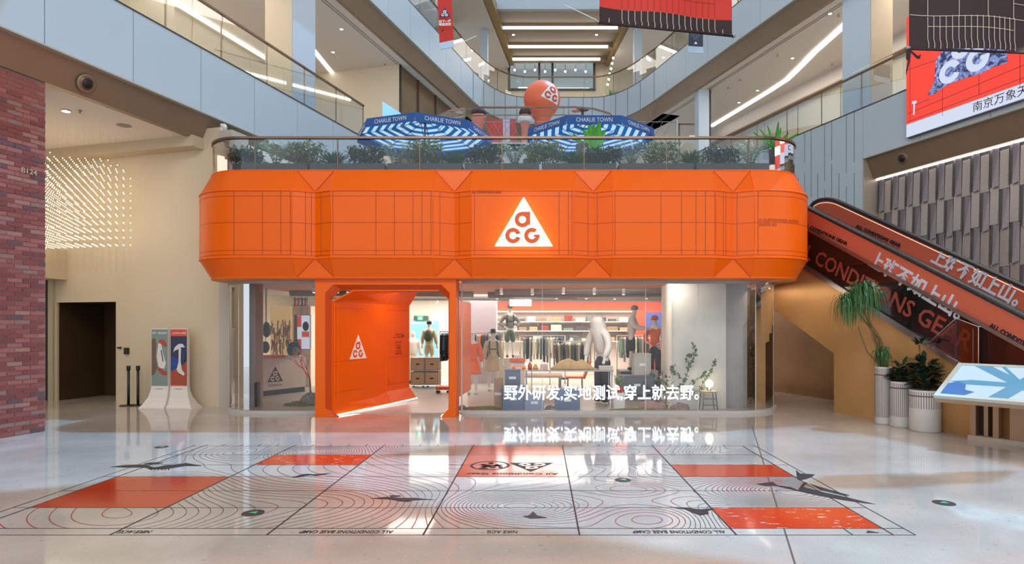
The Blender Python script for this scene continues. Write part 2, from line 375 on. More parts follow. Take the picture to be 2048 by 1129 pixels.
# contour lines (marching squares over a smooth height field)
def contours():
    rng = np.random.RandomState(5); nx, ny = 230, 110
    xs = np.linspace(-5.35, 3.22, nx); ys = np.linspace(FY[1], FY[7], ny); X, Y = np.meshgrid(xs, ys)
    Z = 0.55*X*0.6+0.2*Y
    for k in range(22):
        cx_, cy_ = rng.uniform(-5.5, 3.4), rng.uniform(5.6, 9.9); s = rng.uniform(.35, .95); a = rng.choice([-1, 1])*rng.uniform(.5, 1.5)
        Z += a*np.exp(-((X-cx_)**2/(s*1.3)**2+(Y-cy_)**2/s**2))
    dark, red = MB(), MB(); step = 0.088
    def inred(x, y):
        return any(a <= x <= c and b <= y <= d for a, b, c, d, _ in REDS)
    rc = [(-2.6,6.9),(1.3,7.0),(-4.6,5.9),(2.4,7.5),(-.9,5.9),(-3.2,7.6),(.9,6.2)]
    zmin, zmax = Z.min(), Z.max(); lev = np.arange(zmin, zmax, step)
    for j in range(ny-1):
        for i in range(nx-1):
            x0, y0 = xs[i], ys[j]
            if inred(x0, y0): continue
            q = (Z[j,i], Z[j,i+1], Z[j+1,i+1], Z[j+1,i]); lo, hi = min(q), max(q)
            k0 = int(np.ceil((lo-zmin)/step)); k1 = int(np.floor((hi-zmin)/step))
            for k in range(k0, k1+1):
                L = zmin+k*step; pts = []
                cs = ((xs[i],ys[j]),(xs[i+1],ys[j]),(xs[i+1],ys[j+1]),(xs[i],ys[j+1]))
                for a in range(4):
                    b = (a+1)%4
                    if (q[a]-L)*(q[b]-L) < 0:
                        t = (L-q[a])/(q[b]-q[a]); pts.append((cs[a][0]+t*(cs[b][0]-cs[a][0]), cs[a][1]+t*(cs[b][1]-cs[a][1])))
                if len(pts) >= 2:
                    (ax, ay), (bx, by) = pts[:2]; dx, dy = bx-ax, by-ay; ln = math.hypot(dx, dy)
                    if ln < 1e-4: continue
                    isr = any((ax-c[0])**2/1.2+(ay-c[1])**2 < .28 for c in rc)
                    wd = .0046 if isr else .0034
                    nx_, ny_ = -dy/ln*wd, dx/ln*wd; ex, ey = dx/ln*.002, dy/ln*.002
                    (red if isr else dark).quad((ax-nx_-ex,ay-ny_-ey,.0018),(bx-nx_+ex,by-ny_+ey,.0018),(bx+nx_+ex,by+ny_+ey,.0018),(ax+nx_-ex,ay+ny_-ey,.0018))
    dark.build('contour_line', mat('contour_dark', srgb(92, 66, 66), .3), fg, kind='stuff')
    red.build('contour_line', mat('contour_red', srgb(180, 60, 60), .3), fg, kind='stuff')
contours()
for x, t, wd in ((-3.75, 'NIKE ACG', .30), (-1.79, 'ALL CONDITIONS BASE CAMP', .86), (-.35, 'NIKE ACG', .28), (1.285, 'ALL CONDITIONS BASE CAMP', .86)):
    text(t, .105, (x, 5.69, .003), (-1,0,0), (0,-1,0), BLACK, 'floor_lettering', fg, bold=.0015, ext=.0004, width=wd)
# round and triangular marks inside the centre square
mb = MB(); cx_, cy_ = G(980, 932).x, G(980, 932).y
for q in ring_arc(cx_, cy_, .27, .235, 0, 2*PI, 40): mb.add([(x, y, .003) for x, y in q], [(0,1,2,3)])
rng = random.Random(3)
for k in range(26):
    a = rng.uniform(0, 2*PI); r_ = rng.uniform(.02, .2); x, y = cx_+r_*math.cos(a), cy_+r_*math.sin(a); s = rng.uniform(.02, .055)
    mb.add([(x+s*rng.uniform(.5,1.4)*math.cos(t), y+s*math.sin(t)*.8, .003) for t in np.linspace(0, 2*PI, 8)[:-1]], [tuple(range(7))])
mb.build('round_emblem', BLACK, fg)
p = G(1062, 936)
logo((p.x, p.y+.28, .003), (-1,0,0), (0,-1,0), .62, BLACK, FRED, fg, depth=.0006, lift=.0004)
text('All Conditions Gear', .13, (-.36, 7.93, .003), (-1,0,0), (0,-1,0), BLACK, 'floor_lettering', fg, bold=.003, ext=.0004, width=1.2)
mb = MB(); a, b, c = G(1748, 1062), G(1758, 1067), G(1742, 1064)
mb.add([Vector((3.05,5.72,.003)), Vector((3.13,5.66,.003)), Vector((3.0,5.66,.003))], [(0,1,2)]); mb.build('arrow_mark', BLACK, fg)
# bird silhouettes: pixel outlines laid on the floor
def bird(polys, name='bird_print'):
    mb = MB()
    for pl in polys:
        pts = [G(*q)+ZZ*.0032 for q in pl]
        mb.add(pts, [tuple(range(len(pts)))])
    return mb.build(name, BLACK, fg)
bird([[(220,935),(250,931),(290,930),(308,936),(330,932),(352,930),(372,927),(405,933),(372,933),(345,937),(330,939),(300,940),(290,936),(250,936)],
      [(288,928),(300,926),(328,926),(318,929),(292,930)]] + [[(300+i*7,938),(304+i*7,938),(303+i*7,942)] for i in range(6)])
bird([[(582,957),(600,951),(625,950),(664,947),(650,950),(632,953),(620,951),(600,955)],[(602,950),(618,949),(630,951),(610,951)]])
bird([[(740,998),(775,995),(800,997),(832,997),(848,999),(875,1001),(845,1001),(825,1002),(818,1005),(800,1004),(780,1000)],[(778,992),(800,992),(802,994),(782,995)]])
bird([[(1045,1034),(1058,1032),(1066,1024),(1074,1032),(1096,1037),(1060,1038)]])
bird([[(1335,1015),(1375,1017),(1398,1020),(1425,1018),(1428,1020),(1416,1023),(1418,1029),(1400,1032),(1388,1028),(1370,1020)]])
bird([[(1592,941),(1600,948),(1630,950),(1622,956),(1610,960),(1598,962),(1594,958)],
      [(1512,969),(1545,965),(1556,972),(1580,975),(1596,981),(1608,965),(1615,967),(1606,975),(1640,984),(1690,995),(1752,1010),(1725,1007),(1690,1002),(1640,993),(1590,982),(1552,973),(1530,973)],
      [(1618,968),(1640,975),(1700,992),(1690,993),(1640,981)]])
def fdisc(px, py, r_, lab):
    p = G(px, py); o = MB().lathe([(r_, 0), (r_, .0035), (r_*.9, .005)], 24, (p.x, p.y, 0), smooth=False).build('cable_cover', mat('disc_dark', srgb(52, 50, 50), .4))
    tagm(o, lab, 'floor cover', 'round floor outlet covers')
    MB().prism([Vector((p.x-.045, p.y, .005)), Vector((p.x+.04, p.y-.03, .005)), Vector((p.x+.03, p.y+.05, .005))], (0,0,.001)).build('green_mark', mat('disc_green', srgb(60, 190, 150), .3), o)
fdisc(506, 1027, .11, 'round dark floor disc with a green mark on the left map columns')
fdisc(1246, 961, .10, 'round dark floor disc with a green mark beside the central orange square')
fdisc(1888, 1007, .11, 'round dark floor disc with a green mark on bare floor at right')
fdisc(323, 895, .10, 'round dark floor disc beyond the large bird at far left')

# ================================================================== LEFT SIDE
BRICKM = mat('brick', srgb(132, 72, 66), 0.85, noise=0.3, nscale=9, bump=0.25)
_nt = BRICKM.node_tree; _oi = _nt.nodes.new('ShaderNodeObjectInfo'); _cr = _nt.nodes.new('ShaderNodeValToRGB'); _cr.color_ramp.interpolation = 'CONSTANT'
for _k, (_p, _c) in enumerate(((0, (150,84,78)), (.22, (132,68,64)), (.45, (166,104,96)), (.62, (118,62,62)), (.76, (150,118,110)), (.88, (92,76,82)), (.95, (172,128,118)))):
    _e = _cr.color_ramp.elements[_k] if _k < 2 else _cr.color_ramp.elements.new(_p)
    _e.position = _p; _e.color = (*srgb(*_c), 1)
_mx = _nt.nodes.new('ShaderNodeMix'); _mx.data_type = 'RGBA'; _mx.inputs[0].default_value = .72; _b = _nt.nodes['Principled BSDF']
_src = _b.inputs['Base Color'].links[0].from_socket; _nt.links.new(_oi.outputs['Random'], _cr.inputs[0]); _nt.links.new(_src, _mx.inputs[6]); _nt.links.new(_cr.outputs[0], _mx.inputs[7]); _nt.links.new(_mx.outputs[2], _b.inputs['Base Color'])
MORTAR = mat('mortar', srgb(158, 136, 130), 0.95, noise=.1, nscale=20)
S(lbox(-9.5, .42, 0, -3.72, 1.0, 6.35).build('wall_left', MORTAR))
wl = bpy.data.objects['wall_left']
bm_ = MB(); bm_.box(-.121, -.012, -.032, .121, .02, .032)
brick_me = bm_.mesh('brick', BRICKM, Vector((0,0,0)))
rotL = math.atan2(UL.y, UL.x)
stf = MB(); stf.M = ML; nb = 0
for r_ in range(78):
    z = .04+r_*.0808
    for k in range(24):
        s = -3.86-k*.255+(-.127 if r_ % 2 else 0)
        if s < -9.3: continue
        vis = (FL(s, .42, z).x/FL(s, .42, z).y) > -.905
        hw = .121
        if r_ % 2 and k == 0:   # half brick closing the corner
            b2 = bpy.data.objects.new('brick', brick_me); C.objects.link(b2); b2.parent = wl; b2.location = FL(-3.785, .42, z)-wloc(wl); b2.rotation_euler = (0,0,rotL); b2.scale = (.5,1,1); nb += 1
        if vis and nb < 296:
            o = bpy.data.objects.new('brick', brick_me); C.objects.link(o); o.parent = wl
            o.location = FL(s, .42-random.uniform(0,.006), z)-wloc(wl); o.rotation_euler = (0,0,rotL); nb += 1
        else: stf.box(s-hw, .408, z-.032, s+hw, .43, z+.032)
stf.build('brickwork', BRICKM, wl, kind='stuff')
p = FL(-3.98, .40, 0)
text('B124', .15, P(54, 344, FL(-4.0,.4,0).y)+(-NL*.0), UL, ZZ, mat('sign_gold', srgb(200,180,150), .4, .3), 'unit_number', wl, ext=.006) if False else None
dd = FL(-4.02, .39, 0); zz = 1.9+(654-344)*dd.y/F
text('B124', .13, (dd.x, dd.y, zz), UL, ZZ, mat('sign_gold', srgb(205,188,160), .4, .3), 'unit_number', wl, ext=.008)

# cream cross wall with niche (plane through (-10.53,15.27) direction NL)
W0 = FL(0,0,0)
sW = (Vector((-10.53,15.27,0))-A0).dot(UL); wW = (Vector((-10.53,15.27,0))-A0).dot(NL)   # s,w of the niche edge
wN1 = wW+1.93
S(lbox(sW, -.16, 0, sW+.06, wW, 6.6).build('wall_back', CREAM))
S(lbox(sW, wW, 2.52, sW+.06, wN1, 6.6).build('wall_back', CREAM))
S(lbox(sW, wN1, 0, sW+.06, wN1+1.6, 6.6).build('wall_back', CREAM))
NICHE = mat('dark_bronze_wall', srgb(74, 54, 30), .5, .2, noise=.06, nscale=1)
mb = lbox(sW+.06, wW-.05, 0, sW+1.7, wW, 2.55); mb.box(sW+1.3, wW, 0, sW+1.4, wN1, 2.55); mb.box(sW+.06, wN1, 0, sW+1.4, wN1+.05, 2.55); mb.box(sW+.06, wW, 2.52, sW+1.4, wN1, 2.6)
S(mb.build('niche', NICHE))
S(lbox(sW-.06, wN1+.05, 0, sW, wN1+.22, 3.1).build('door_1', mat('door_metal', srgb(196, 188, 160), .35, .4)))
mb = lbox(sW-.04, wN1+.26, 0, sW+.01, wN1+.34, 3.1); S(mb.build('door_1', DARK))
S(lbox(sW-.08, wN1+.4, 0, sW, wN1+.9, 3.1).build('door_1', mat('door_metal', srgb(196,188,160), .35, .4)))
bk = S(lbox(sW-.7, wN1-.35, 3.1, sW, wN1+1.8, 3.85).build('bulkhead', CREAM))
lbox(sW-.66, wN1-.3, 3.85, sW-.5, wN1+1.8, 3.88).build('light_strip', STRIP, bk)
S(lbox(sW-.01, .0, 0, sW-.001, wW-.05, .05).build('baseboard_left', CREAM))
S(lbox(-9.5, .46, 6.35, sW+.4, 8.5, 6.5).build('ceiling_left', CEIL))
S(lbox(-9.5, 8.3, 0, sW+.4, 8.5, 6.5).build('wall_far_left', CREAM))
S(lbox(sW-.35, .3, 6.1, sW, 6.5, 6.36).build('cornice', mat('cornice_cream', srgb(196,178,150), .6)))
# bits on the cream wall
q = lbox(sW-.05, wW-.42, 1.22, sW, wW-.30, 1.38); tagm(q.build('card_reader', DARK), 'small black card reader on the cream wall beside the dark niche', 'card reader')
q = lbox(sW-.04, wW-.18, 1.36, sW, wW-.08, 1.40); tagm(q.build('wall_switch', DARK), 'tiny black switch plate on the cream wall edge of the niche', 'switch')
# column strip at right end of cream wall (white panel)
S(lbox(sW-.04, -.52, 0, sW+.5, -.16, 6.5).build('wall_end', mat('wall_end_panel', srgb(186,176,162), .5)))

# ceiling fittings of the left hall
def downlight(pos, lab, grp, r_=.09, name='downlight'):
    t = thing(name, lab, 'ceiling light', pos, grp)
    MB().lathe([(r_, -.012), (r_, 0), (r_*.8, 0)], 14, pos, False).build('trim_ring', WHITE, t)
    MB().lathe([(r_*.75, -.016), (r_*.75, -.011)], 14, pos, False).build('lamp_face', LAMP, t)
def atpx(px, py, z): 
    d = (z-H)*F/(CY-py); return P(px, py, d)
for i, (px, py) in enumerate(((132,222),(201,293),(305,282))):
    downlight(atpx(px, py, 6.34), 'recessed downlight in the hall ceiling, %s from the brick wall' % ordinal(i), 'hall ceiling downlights')
for i, (px, py) in enumerate(((160,221),(331,279),(174,300))):
    p = atpx(px, py, 6.35); mb = MB().lathe([(.03,-.02),(.03,0)], 8, p, False); mb.lathe([(.012,-.07),(.012,-.02)], 6, p, False); mb.lathe([(.04,-.075),(.04,-.07)], 8, p, False)
    tagm(mb.build('sprinkler', GREYM), 'small hanging sprinkler head in the hall ceiling, %s counting from the left' % ordinal([0,2,1][i]), 'sprinkler', 'hall sprinklers')
for i, (px, py) in enumerate(((248,251),(249,289))):
    p = atpx(px, py, 6.35); tagm(MB().lathe([(.14,-.01),(.15,0)], 16, p, False).build('ceiling_speaker', mat('vent_grey', srgb(150,140,128), .6)), 'flat round ceiling speaker in the hall ceiling, %s one' % ('nearer' if i == 0 else 'farther'), 'speaker')

# chandelier of hanging bulbs
ch = thing('bulb_chandelier', 'large chandelier of hundreds of tiny warm bulbs hanging in the hall behind the brick wall', 'chandelier', FL(-1.6, 1.8, 3.4))
bulbs, wires = MB(), MB()
def octa(mb, c, r_): mb.add([c+Vector(v)*r_ for v in ((1,0,0),(0,1,0),(-1,0,0),(0,-1,0),(0,0,1.2),(0,0,-1.2))], [(0,1,4),(1,2,4),(2,3,4),(3,0,4),(1,0,5),(2,1,5),(3,2,5),(0,3,5)])
for a in range(16):
    for b in range(12):
        s = -2.7+b*.19; w_ = 2.0+a*.2
        ztop = 5.25+.03*a+.28*math.sin(a*.35+.5)+.1*b*.3; n = 12
        p0 = FL(s, w_, 0)
        wires.tube([p0+ZZ*3.2, p0+ZZ*6.33], .0012, 3, False)
        for k in range(n):
            z = 3.62+.02*b+k*.175
            if z < ztop+.15*math.sin(b+a*.7): octa(bulbs, p0+ZZ*z, .0125)
bulbs.build('bulbs', mat('bulb_glow', (1,1,1), .4, emit=(1,.86,.62), es=5), ch, kind='stuff')
wires.build('wires', mat('chain', srgb(190,165,120), .3, .6), ch, kind='stuff')

# ---- balconies of the left side
def fascia(name, frame_box, s0, s1, ds, phase, z0, z1, mult=1):
    root = S(frame_box(s0, .06, z0+.02, s1, .30, z1-.02).build(name, FASCJ))
    s = phase
    while s < s1:
        a, b = max(s, s0), min(s+ds, s1)
        if b-a > .05:
            frame_box(a+.008, 0, z0, b-.008, .062, z1).build('panel', FASC, root)
        s += ds
    frame_box(s0, -.01, z1, s1, .32, z1+.03).build('ledge', DARK, root)
    frame_box(s0, -.02, z0-.03, s1, .12, z0).build('lip', mat('lip_grey', srgb(176,168,152), .4), root)
    return root
def soffit(name, M_, s0, s1, z0, zb):
    mb = MB(); mb.M = M_
    mb.hexa([(s0,.10,z0-.02),(s1,.10,z0-.02),(s1,1.2,z0-.02),(s0,1.2,z0-.02),(s0,.10,z0),(s1,.10,z0),(s1,1.2,z0),(s0,1.2,z0)])
    mb.add([(s0,.10,z0-.02),(s1,.10,z0-.02),(s1,.36,zb-.01),(s0,.36,zb-.01),(s0,.5,zb-.01),(s1,.5,zb-.01),(s1,.5,z0),(s0,.5,z0)], [(0,1,2,3),(3,2,5,4),(4,5,6,7)])
    return S(mb.build(name, BRONZE))
ph = (9.1-14.67)/.9659
fascia('balcony_left', lbox, -9.5, 6.6, 1.73, ph-1.73*3, 6.85, 8.30)
soffit('soffit_left', ML, -9.5, .62, 6.84, 6.34)
soffit('soffit_left', ML, .62, 6.6, 6.84, 6.60)
fascia('balcony_left', lbox, -15.0, 17.2, 1.73, ph-1.73*7, 13.2, 14.65)
soffit('soffit_left', ML, -15.0, 19.5, 13.19, 12.6)
S(lbox(-14, .46, 12.6, 19, 7, 12.75).build('ceiling_left_upper', CEIL))
S(lbox(.62, -.02, 6.25, 6.6, 6.0, 6.5).build('ceiling_left_inner', CEIL))
S(lbox(-9.5, .3, 7.9, 19, 6, 8.0).build('deck_left', CONCG))
S(lbox(-15, .3, 14.3, 19, 7, 14.4).build('deck_left', CONCG))
S(lbox(-15, .1, 18.95, 18, 8, 19.1).build('ceiling_left_top', CEIL))
S(MB().prism([(-12,31.5,18.96),(-3.1,31.5,18.96),(-2.0,40.6,18.96),(-12,40.6,18.96)], (0,0,.1)).build('ceiling_left_top', CEIL)); S(MB().prism([(5.5,31.5,18.96),(14,31.5,18.96),(16,40.6,18.96),(4.5,40.6,18.96)], (0,0,.1)).build('ceiling_right_top', CEIL))
# grooves in ceiling
for w_ in (.82, .93):
    S(lbox(-3, w_, 12.585, 17, w_+.015, 12.6).build('trim_2', BRONZE))
    
def railing(name, label, path, z0, zt, spacing, gm, post_w=.05, hand_r=.035, zbot_gap=.03, off=0, glass_top=None, group=None):
    path = [Vector((p[0], p[1], 0)) for p in path]
    c = path[len(path)//2]; t = thing(name, label, 'railing', (c.x, c.y, z0), group)
    L = [0]
    for a, b in zip(path, path[1:]): L.append(L[-1]+(b-a).length)
    def at(d):
        d = min(max(d, 0), L[-1]-1e-6)
        for i in range(len(path)-1):
            if d <= L[i+1]:
                u = (path[i+1]-path[i]).normalized(); return path[i]+u*(d-L[i]), u
        return path[-1], u
    n = max(1, round(L[-1]/spacing)); st = L[-1]/n
    gt = glass_top or zt-.05
    for k in range(n):
        a, b = k*st+.012, (k+1)*st-.012
        ds = [a]+[x for x in L if a < x < b]+[b]
        mb = MB(); mb.sweep([tuple(at(d)[0][:2]) for d in ds], [(.006, z0+zbot_gap), (.006, gt), (-.006, gt), (-.006, z0+zbot_gap)], True)
        mb.build('glass_pane', gm, t)
    for k in range(n+1):
        p, u = at(k*st); nrm = Vector((-u.y, u.x, 0))
        mb = MB(); a = u*.008; q = nrm*post_w
        for sgn in (1,):
            mb.hexa([p-a+nrm*.012+ZZ*z0, p+a+nrm*.012+ZZ*z0, p+a+q+ZZ*z0, p-a+q+ZZ*z0, p-a+nrm*.012+ZZ*(zt-.02), p+a+nrm*.012+ZZ*(zt-.02), p+a+q+ZZ*(zt-.02), p-a+q+ZZ*(zt-.02)])
        mb.build('post', RAILM, t)
    pts = [p+ZZ*zt for p in path]
    mb = MB(); mb.sweep([tuple(p[:2]) for p in path], [(-.03, zt-.02), (.05, zt-.02), (.05, zt+.025), (-.03, zt+.025)], True); mb.build('handrail', RAILM, t)
    return t
def lp(s, w_): p = FL(s, w_, 0); return (p.x, p.y)
def rp(s, w_): p = FR(s, w_, 0); return (p.x, p.y)
railing('glass_railing', 'glass balustrade with bronze posts along the lower left balcony', [lp(6.6,.12), lp(-9.4,.12)][::-1], 8.33, 9.47, 1.66, GLASS2)
# far curved end of third floor
def arc_pts(c, r_, a0, a1, n): return [(c[0]+r_*math.cos(a0+(a1-a0)*i/n), c[1]+r_*math.sin(a0+(a1-a0)*i/n)) for i in range(n+1)]
ll = FL(17.2, 0, 0); rr = FR(9.3, 0, 0)
def bez(p0, p1, p2, n=10): return [((1-t)**2*p0[0]+2*(1-t)*t*p1[0]+t*t*p2[0], (1-t)**2*p0[1]+2*(1-t)*t*p1[1]+t*t*p2[1]) for t in [i/n for i in range(n+1)]]
YF = 34.2
cl = FL((YF-A0.y)/UL.y, 0, 0); cr = FR((YF-B0.y)/UR.y, 0, 0)
ll = FL(16.6, 0, 0); rr = FR(8.6, 0, 0)
curveL = bez((ll.x, ll.y), (cl.x, YF), (-.6, YF)); curveR = bez((2.9, YF), (cr.x, YF), (rr.x, rr.y))
far_path = curveL + [(0.9, YF)] + curveR
def path_fascia(name, path, z0, z1, cuts):
    root = S(MB().sweep(path, [(.06, z0+.02), (.3, z0+.02), (.3, z1-.02), (.06, z1-.02)], True).build(name, FASCJ))
    for a, b in cuts:
        seg = path[a:b+1]
        MB().sweep(seg, [(0, z0), (.07, z0), (.07, z1), (0, z1)], True).build('panel', FASC, root)
    MB().sweep(path, [(-.01, z1), (.32, z1), (.32, z1+.03), (-.01, z1+.03)], True).build('ledge', DARK, root)
    return root
def ins(path): # tiny gaps between panels
    out = []; 
    return path
fp = []
for i, q in enumerate(far_path): fp.append(q)
n_ = len(fp)
path_fascia('balcony_far', fp, 13.2, 14.65, [(i, min(i+2, n_-1)) for i in range(0, n_-1, 2)])
# visible joints of far fascia
far_root = bpy.data.objects['balcony_far']
for i in range(0, n_, 2):
    x, y = fp[i]; MB().box(x-.012, y-.02, 13.2, x+.012, y, 14.65).build('joint', FASCJ, far_root)
for x in (.15, 1.6, 2.4):
    MB().box(x-.01, YF-.02, 13.2, x+.01, YF, 14.65).build('joint', FASCJ, far_root)
S(MB().sweep(fp, [(.08, 13.19), (.38, 12.6), (1.5, 12.6), (1.5, 13.19)], True).build('soffit_far', BRONZE))
railing('glass_railing', 'curved glass balustrade around the far end of the upper balcony', [lp(-1,.12), lp(16.6,.12)]+[(x+.0, y+.12) for x, y in fp[1:-1]]+[rp(8.6,.12), rp(2.0, .12)], 14.68, 15.85, 1.7, GLASS2)
S(MB().box(-6.0, YF+.3, 12.7, 8.5, 42, 12.9).build('ceiling_far_lower', CEIL))
S(MB().box(-6.0, YF+.3, 14.25, 8.5, 42, 14.35).build('deck_far', CONCG))

# unseen slab added overhead, its curved edge shaped to cast the floor's shade line
_fl = [(-14,8.6),(-8,7.4),(-6.2,7.06),(-4.9,7.76),(-3.3,7.85),(-1.5,6.75),(-.39,6.0),(1.1,5.24),(1.7,4.9),(4,3.2),(7,0)]
_sl = [(x+.345*13.2, y+.29*13.2) for x, y in _fl]
S(MB().prism([(x, y, 13.2) for x, y in _sl]+[(12,-6,13.2),(-12,-6,13.2)], (0,0,1.4)).build('near_shade_slab', FASC))
# ---- left upper storeys: shops, columns
S(lbox(-9, 5.9, 8.0, 10.5, 6.1, 12.6).build('wall_shop', CREAML))
S(lbox(10.5, .87, 8.0, 10.7, 6, 12.6).build('wall_shop', CREAML))
cv = S(lbox(-9, 5.7, 12.5, 10.5, 5.9, 12.6).build('cove', CREAML))
lbox(-9, 5.6, 12.5, 10.5, 5.7, 12.59).build('light_strip', STRIPW, cv)
S(lbox(10.7, .87, 8.0, 17.5, .95, 12.6).build('wall_shop', mat('shop_tint', srgb(120,100,70), .25, .3)))
w_ = S(lbox(10.55, .80, 8.0, 10.62, .87, 12.6).build('trim_3', DARK))
for s in (12.2, 14, 16): S(lbox(s, .80, 8.0, s+.05, .87, 12.6).build('trim_3', RAILM))
for s, z in ((11.6,10.4),(12.9,10.9),(13.6,9.9),(14.6,10.6),(15.4,10.0)):
    S(lbox(s, .79, z, s+.7, .86, z+.04).build('light_strip', STRIP))
c1 = S(lbox(3.4, .55, 8.0, 4.5, 1.5, 12.6).build('column', COLBLUE)); lbox(3.385, .56, 8.0, 3.4, 1.49, 12.6).build('cladding', CREAM, c1)  # blue light on the void side put into the column colour, front cream
S(lbox(1.3, 3.6, 8.0, 2.2, 4.2, 12.6).build('column', CREAM))
# ceiling strip (parallel to the photo axis)
a_, b_ = atpx(631,106,12.58), atpx(668,151,12.58); d_ = (a_-b_).normalized(); a2 = a_+d_*3; n_v = Vector((-d_.y, d_.x, 0))*.09
S(MB().hexa([b_-n_v, a2-n_v, a2+n_v, b_+n_v, b_-n_v+ZZ*.03, a2-n_v+ZZ*.03, a2+n_v+ZZ*.03, b_+n_v+ZZ*.03]).build('light_strip', STRIPW))
S(MB().add([P(766,204,22.5), P(800,226,22.2), P(800,236,22.2), P(766,236,22.5)], [(0,1,2,3)]).build('panel_sign_backing', DARK)) if False else None
o = MB().prism([P(765,203,22.6), P(801,226,22.2), P(801,240,22.2), P(765,240,22.6)], (0,.04,0)).build('shop_sign', mat('blue_sign', srgb(120,180,225), .4, emit=srgb(120,180,225), es=.7))
tagm(o, 'pale blue sloping sign panel on the balcony behind the first parasol', 'sign'); _q = P(783,230,22.45); MB().box(_q.x-.03, 22.43, 8.0, _q.x+.03, 22.49, _q.z).build('post', RAILM, o)
for i, (px, py) in enumerate(((683,58),(712,28),(666,104),(600,20),(770,127))):
    if i in (0, 2): downlight(atpx(px, py, 12.59), 'small recessed ceiling light over the lower left balcony, %s' % ('nearer' if i == 0 else 'farther'), 'lower left balcony ceiling lights', .07)
    else:
        p = atpx(px, py, 12.6); tagm(MB().lathe([(.04,-.06),(.012,-.05),(.012,0)], 8, p, False).build('sprinkler', GREYM), 'small ceiling sprinkler above the lower left balcony, %s' % ('nearest the column' if i == 3 else 'near the cross wall' if i == 4 else 'in the middle'), 'sprinkler')
area('level_two_left', FL(1, 3.0, 12.5), (3, 12), 330, NEUT, (0, 0, -.26))
area('level_three_left', FL(9, 2.0, 18.8), (2.5, 12), 150, NEUT, (0, 0, -.26))
# level three left
S(lbox(-1, 3.2, 14.4, 20, 3.4, 18.95).build('wall_shop', CREAML))
S(lbox(-1, 2.4, 18.3, 20, 3.2, 18.95).build('bulkhead', CEIL))
for s in (5.0, 9.5, 14.5): S(lbox(s, .5, 14.4, s+.12, 1.1, 18.95).build('column', GREYM))
for s, w0 in ((6, 3.12), (11, 3.12)): S(lbox(s, w0, 15.2, s+3, 3.2, 15.26).build('light_strip', STRIPW))
S(MB().box(-3.42,35.2,14.4,-3.0,35.7,18.95).build('column', COLBLUE))
S(MB().box(5.35,34.9,14.4,5.8,35.4,18.95).build('column', COLBLUE))
# ---- far end
S(MB().box(-10, 40.6, 8, 12, 40.9, 17.55).build('wall_far', CREAM))
S(MB().box(-10, 40.6, 17.55, -2.1, 40.9, 22).build('wall_far', CREAM)); S(MB().box(3.65, 40.6, 17.55, 12, 40.9, 22).build('wall_far', CREAM)); S(MB().box(-2.1, 40.6, 19.5, 3.65, 40.9, 22).build('wall_far', CREAM))
w1 = S(MB().box(-2.1,40.5,17.5,3.65,40.65,17.62).build('window_1', DARK))
mb = MB()
for x in (-2.1, -.12, .75, 3.5): MB().box(x, 40.45, 17.5, x+.14, 40.65, 19.5).build('mullion', DARK, w1)
MB().box(-2.1,40.5,19.42,3.65,40.65,19.5).build('mullion', DARK, w1)
for x0, x1 in ((-1.96,-.12),(.02,.75),(.89,3.5)): MB().box(x0,40.55,17.6,x1,40.57,19.42).build('pane', GLASS2, w1)
WIN = mat('far_room', srgb(190,196,204), .6); 
mb = MB(); mb.box(-2.2,43,17.2,3.8,43.1,19.8); mb.box(-2.2,40.9,17.4,3.8,43,17.5); mb.box(-2.2,40.9,19.55,3.8,43,19.65); S(mb.build('far_room', WIN))
for i in range(8):
    x = -1.7+i*.68; t = MB().ball((x, 41.3, 19.15-.1*(i%2)), .07, 8, 5).build('pendant_lamp', LAMP); tagm(t, 'small glowing pendant lamp in the far upper window, %s from the left' % ordinal(i), 'lamp', 'pendant lamps in the far window'); MB().tube([(x,41.3,19.2-.1*(i%2)),(x,41.3,19.55)], .012, 4).build('cord', DARK, t)
for i, (x, z, sx) in enumerate(((-.6,18.35,.9),(2.0,18.3,1.4),(1.0,17.9,.4))):
    S(MB().box(x-sx, 42.4, z, x+sx, 42.5, z+.08).build('light_strip', STRIP))
for i, (x, sx) in enumerate(((-1.5,.25),(-.6,.3),(.4,.2),(1.9,.35),(2.9,.3))):
    o = MB().ball((x, 41.6, 17.72), .2, 10, 6, (sx*4,1,.9)).build('display_bowl', mat('pale_blue', srgb(190,215,235), .4)); tagm(o, 'pale rounded item on the sill of the far upper window, %s from the left' % ordinal(i), 'ornament', 'items in the far window')
root = S(MB().box(-2.75, 33.75, 19.35, 4.9, 34.0, 21).build('balcony_top', FASC))
S(MB().box(-3.2, 34.0, 19.5, 5.4, 40.7, 19.7).build('ceiling_far', mat('far_ceiling', srgb(176,160,140), .7)))
for d, z in ((35.6, 19.2), (38.0, 19.2), (39.9, 19.25)):
    r_ = S(MB().box(-2.6, d, z-.02, 4.8, d+.5, 19.5).build('beam', mat('beam_bronze', srgb(170,148,120), .5, .1)))
    xh = {35.6: (-2.15, 4.5), 38.0: (-1.95, 4.2), 39.9: (-2.1, 3.9)}[d]
    MB().box(xh[0], d-.02, z-.02, xh[1], d+.10, z+.10).build('light_strip', STRIPW, r_)
def beamq(x0a, x0b, ya, x1a, x1b, yb):
    S(MB().hexa([(x0a,ya,19.1),(x0b,ya,19.1),(x1b,yb,19.1),(x1a,yb,19.1),(x0a,ya,19.7),(x0b,ya,19.7),(x1b,yb,19.7),(x1a,yb,19.7)]).build('beam', mat('gold_beam', srgb(168,140,96), .45, .2)))
beamq(-3.45,-2.6,31.5,-2.2,-1.7,40.5); beamq(5.0,5.9,31.5,4.3,4.85,40.5)
S(lbox(-1, .1, 19.1, 17.5, .3, 20.6).build('balcony_top', FASC)); S(rbox(-3, .1, 19.1, 9.5, .3, 20.6).build('balcony_top', FASC))
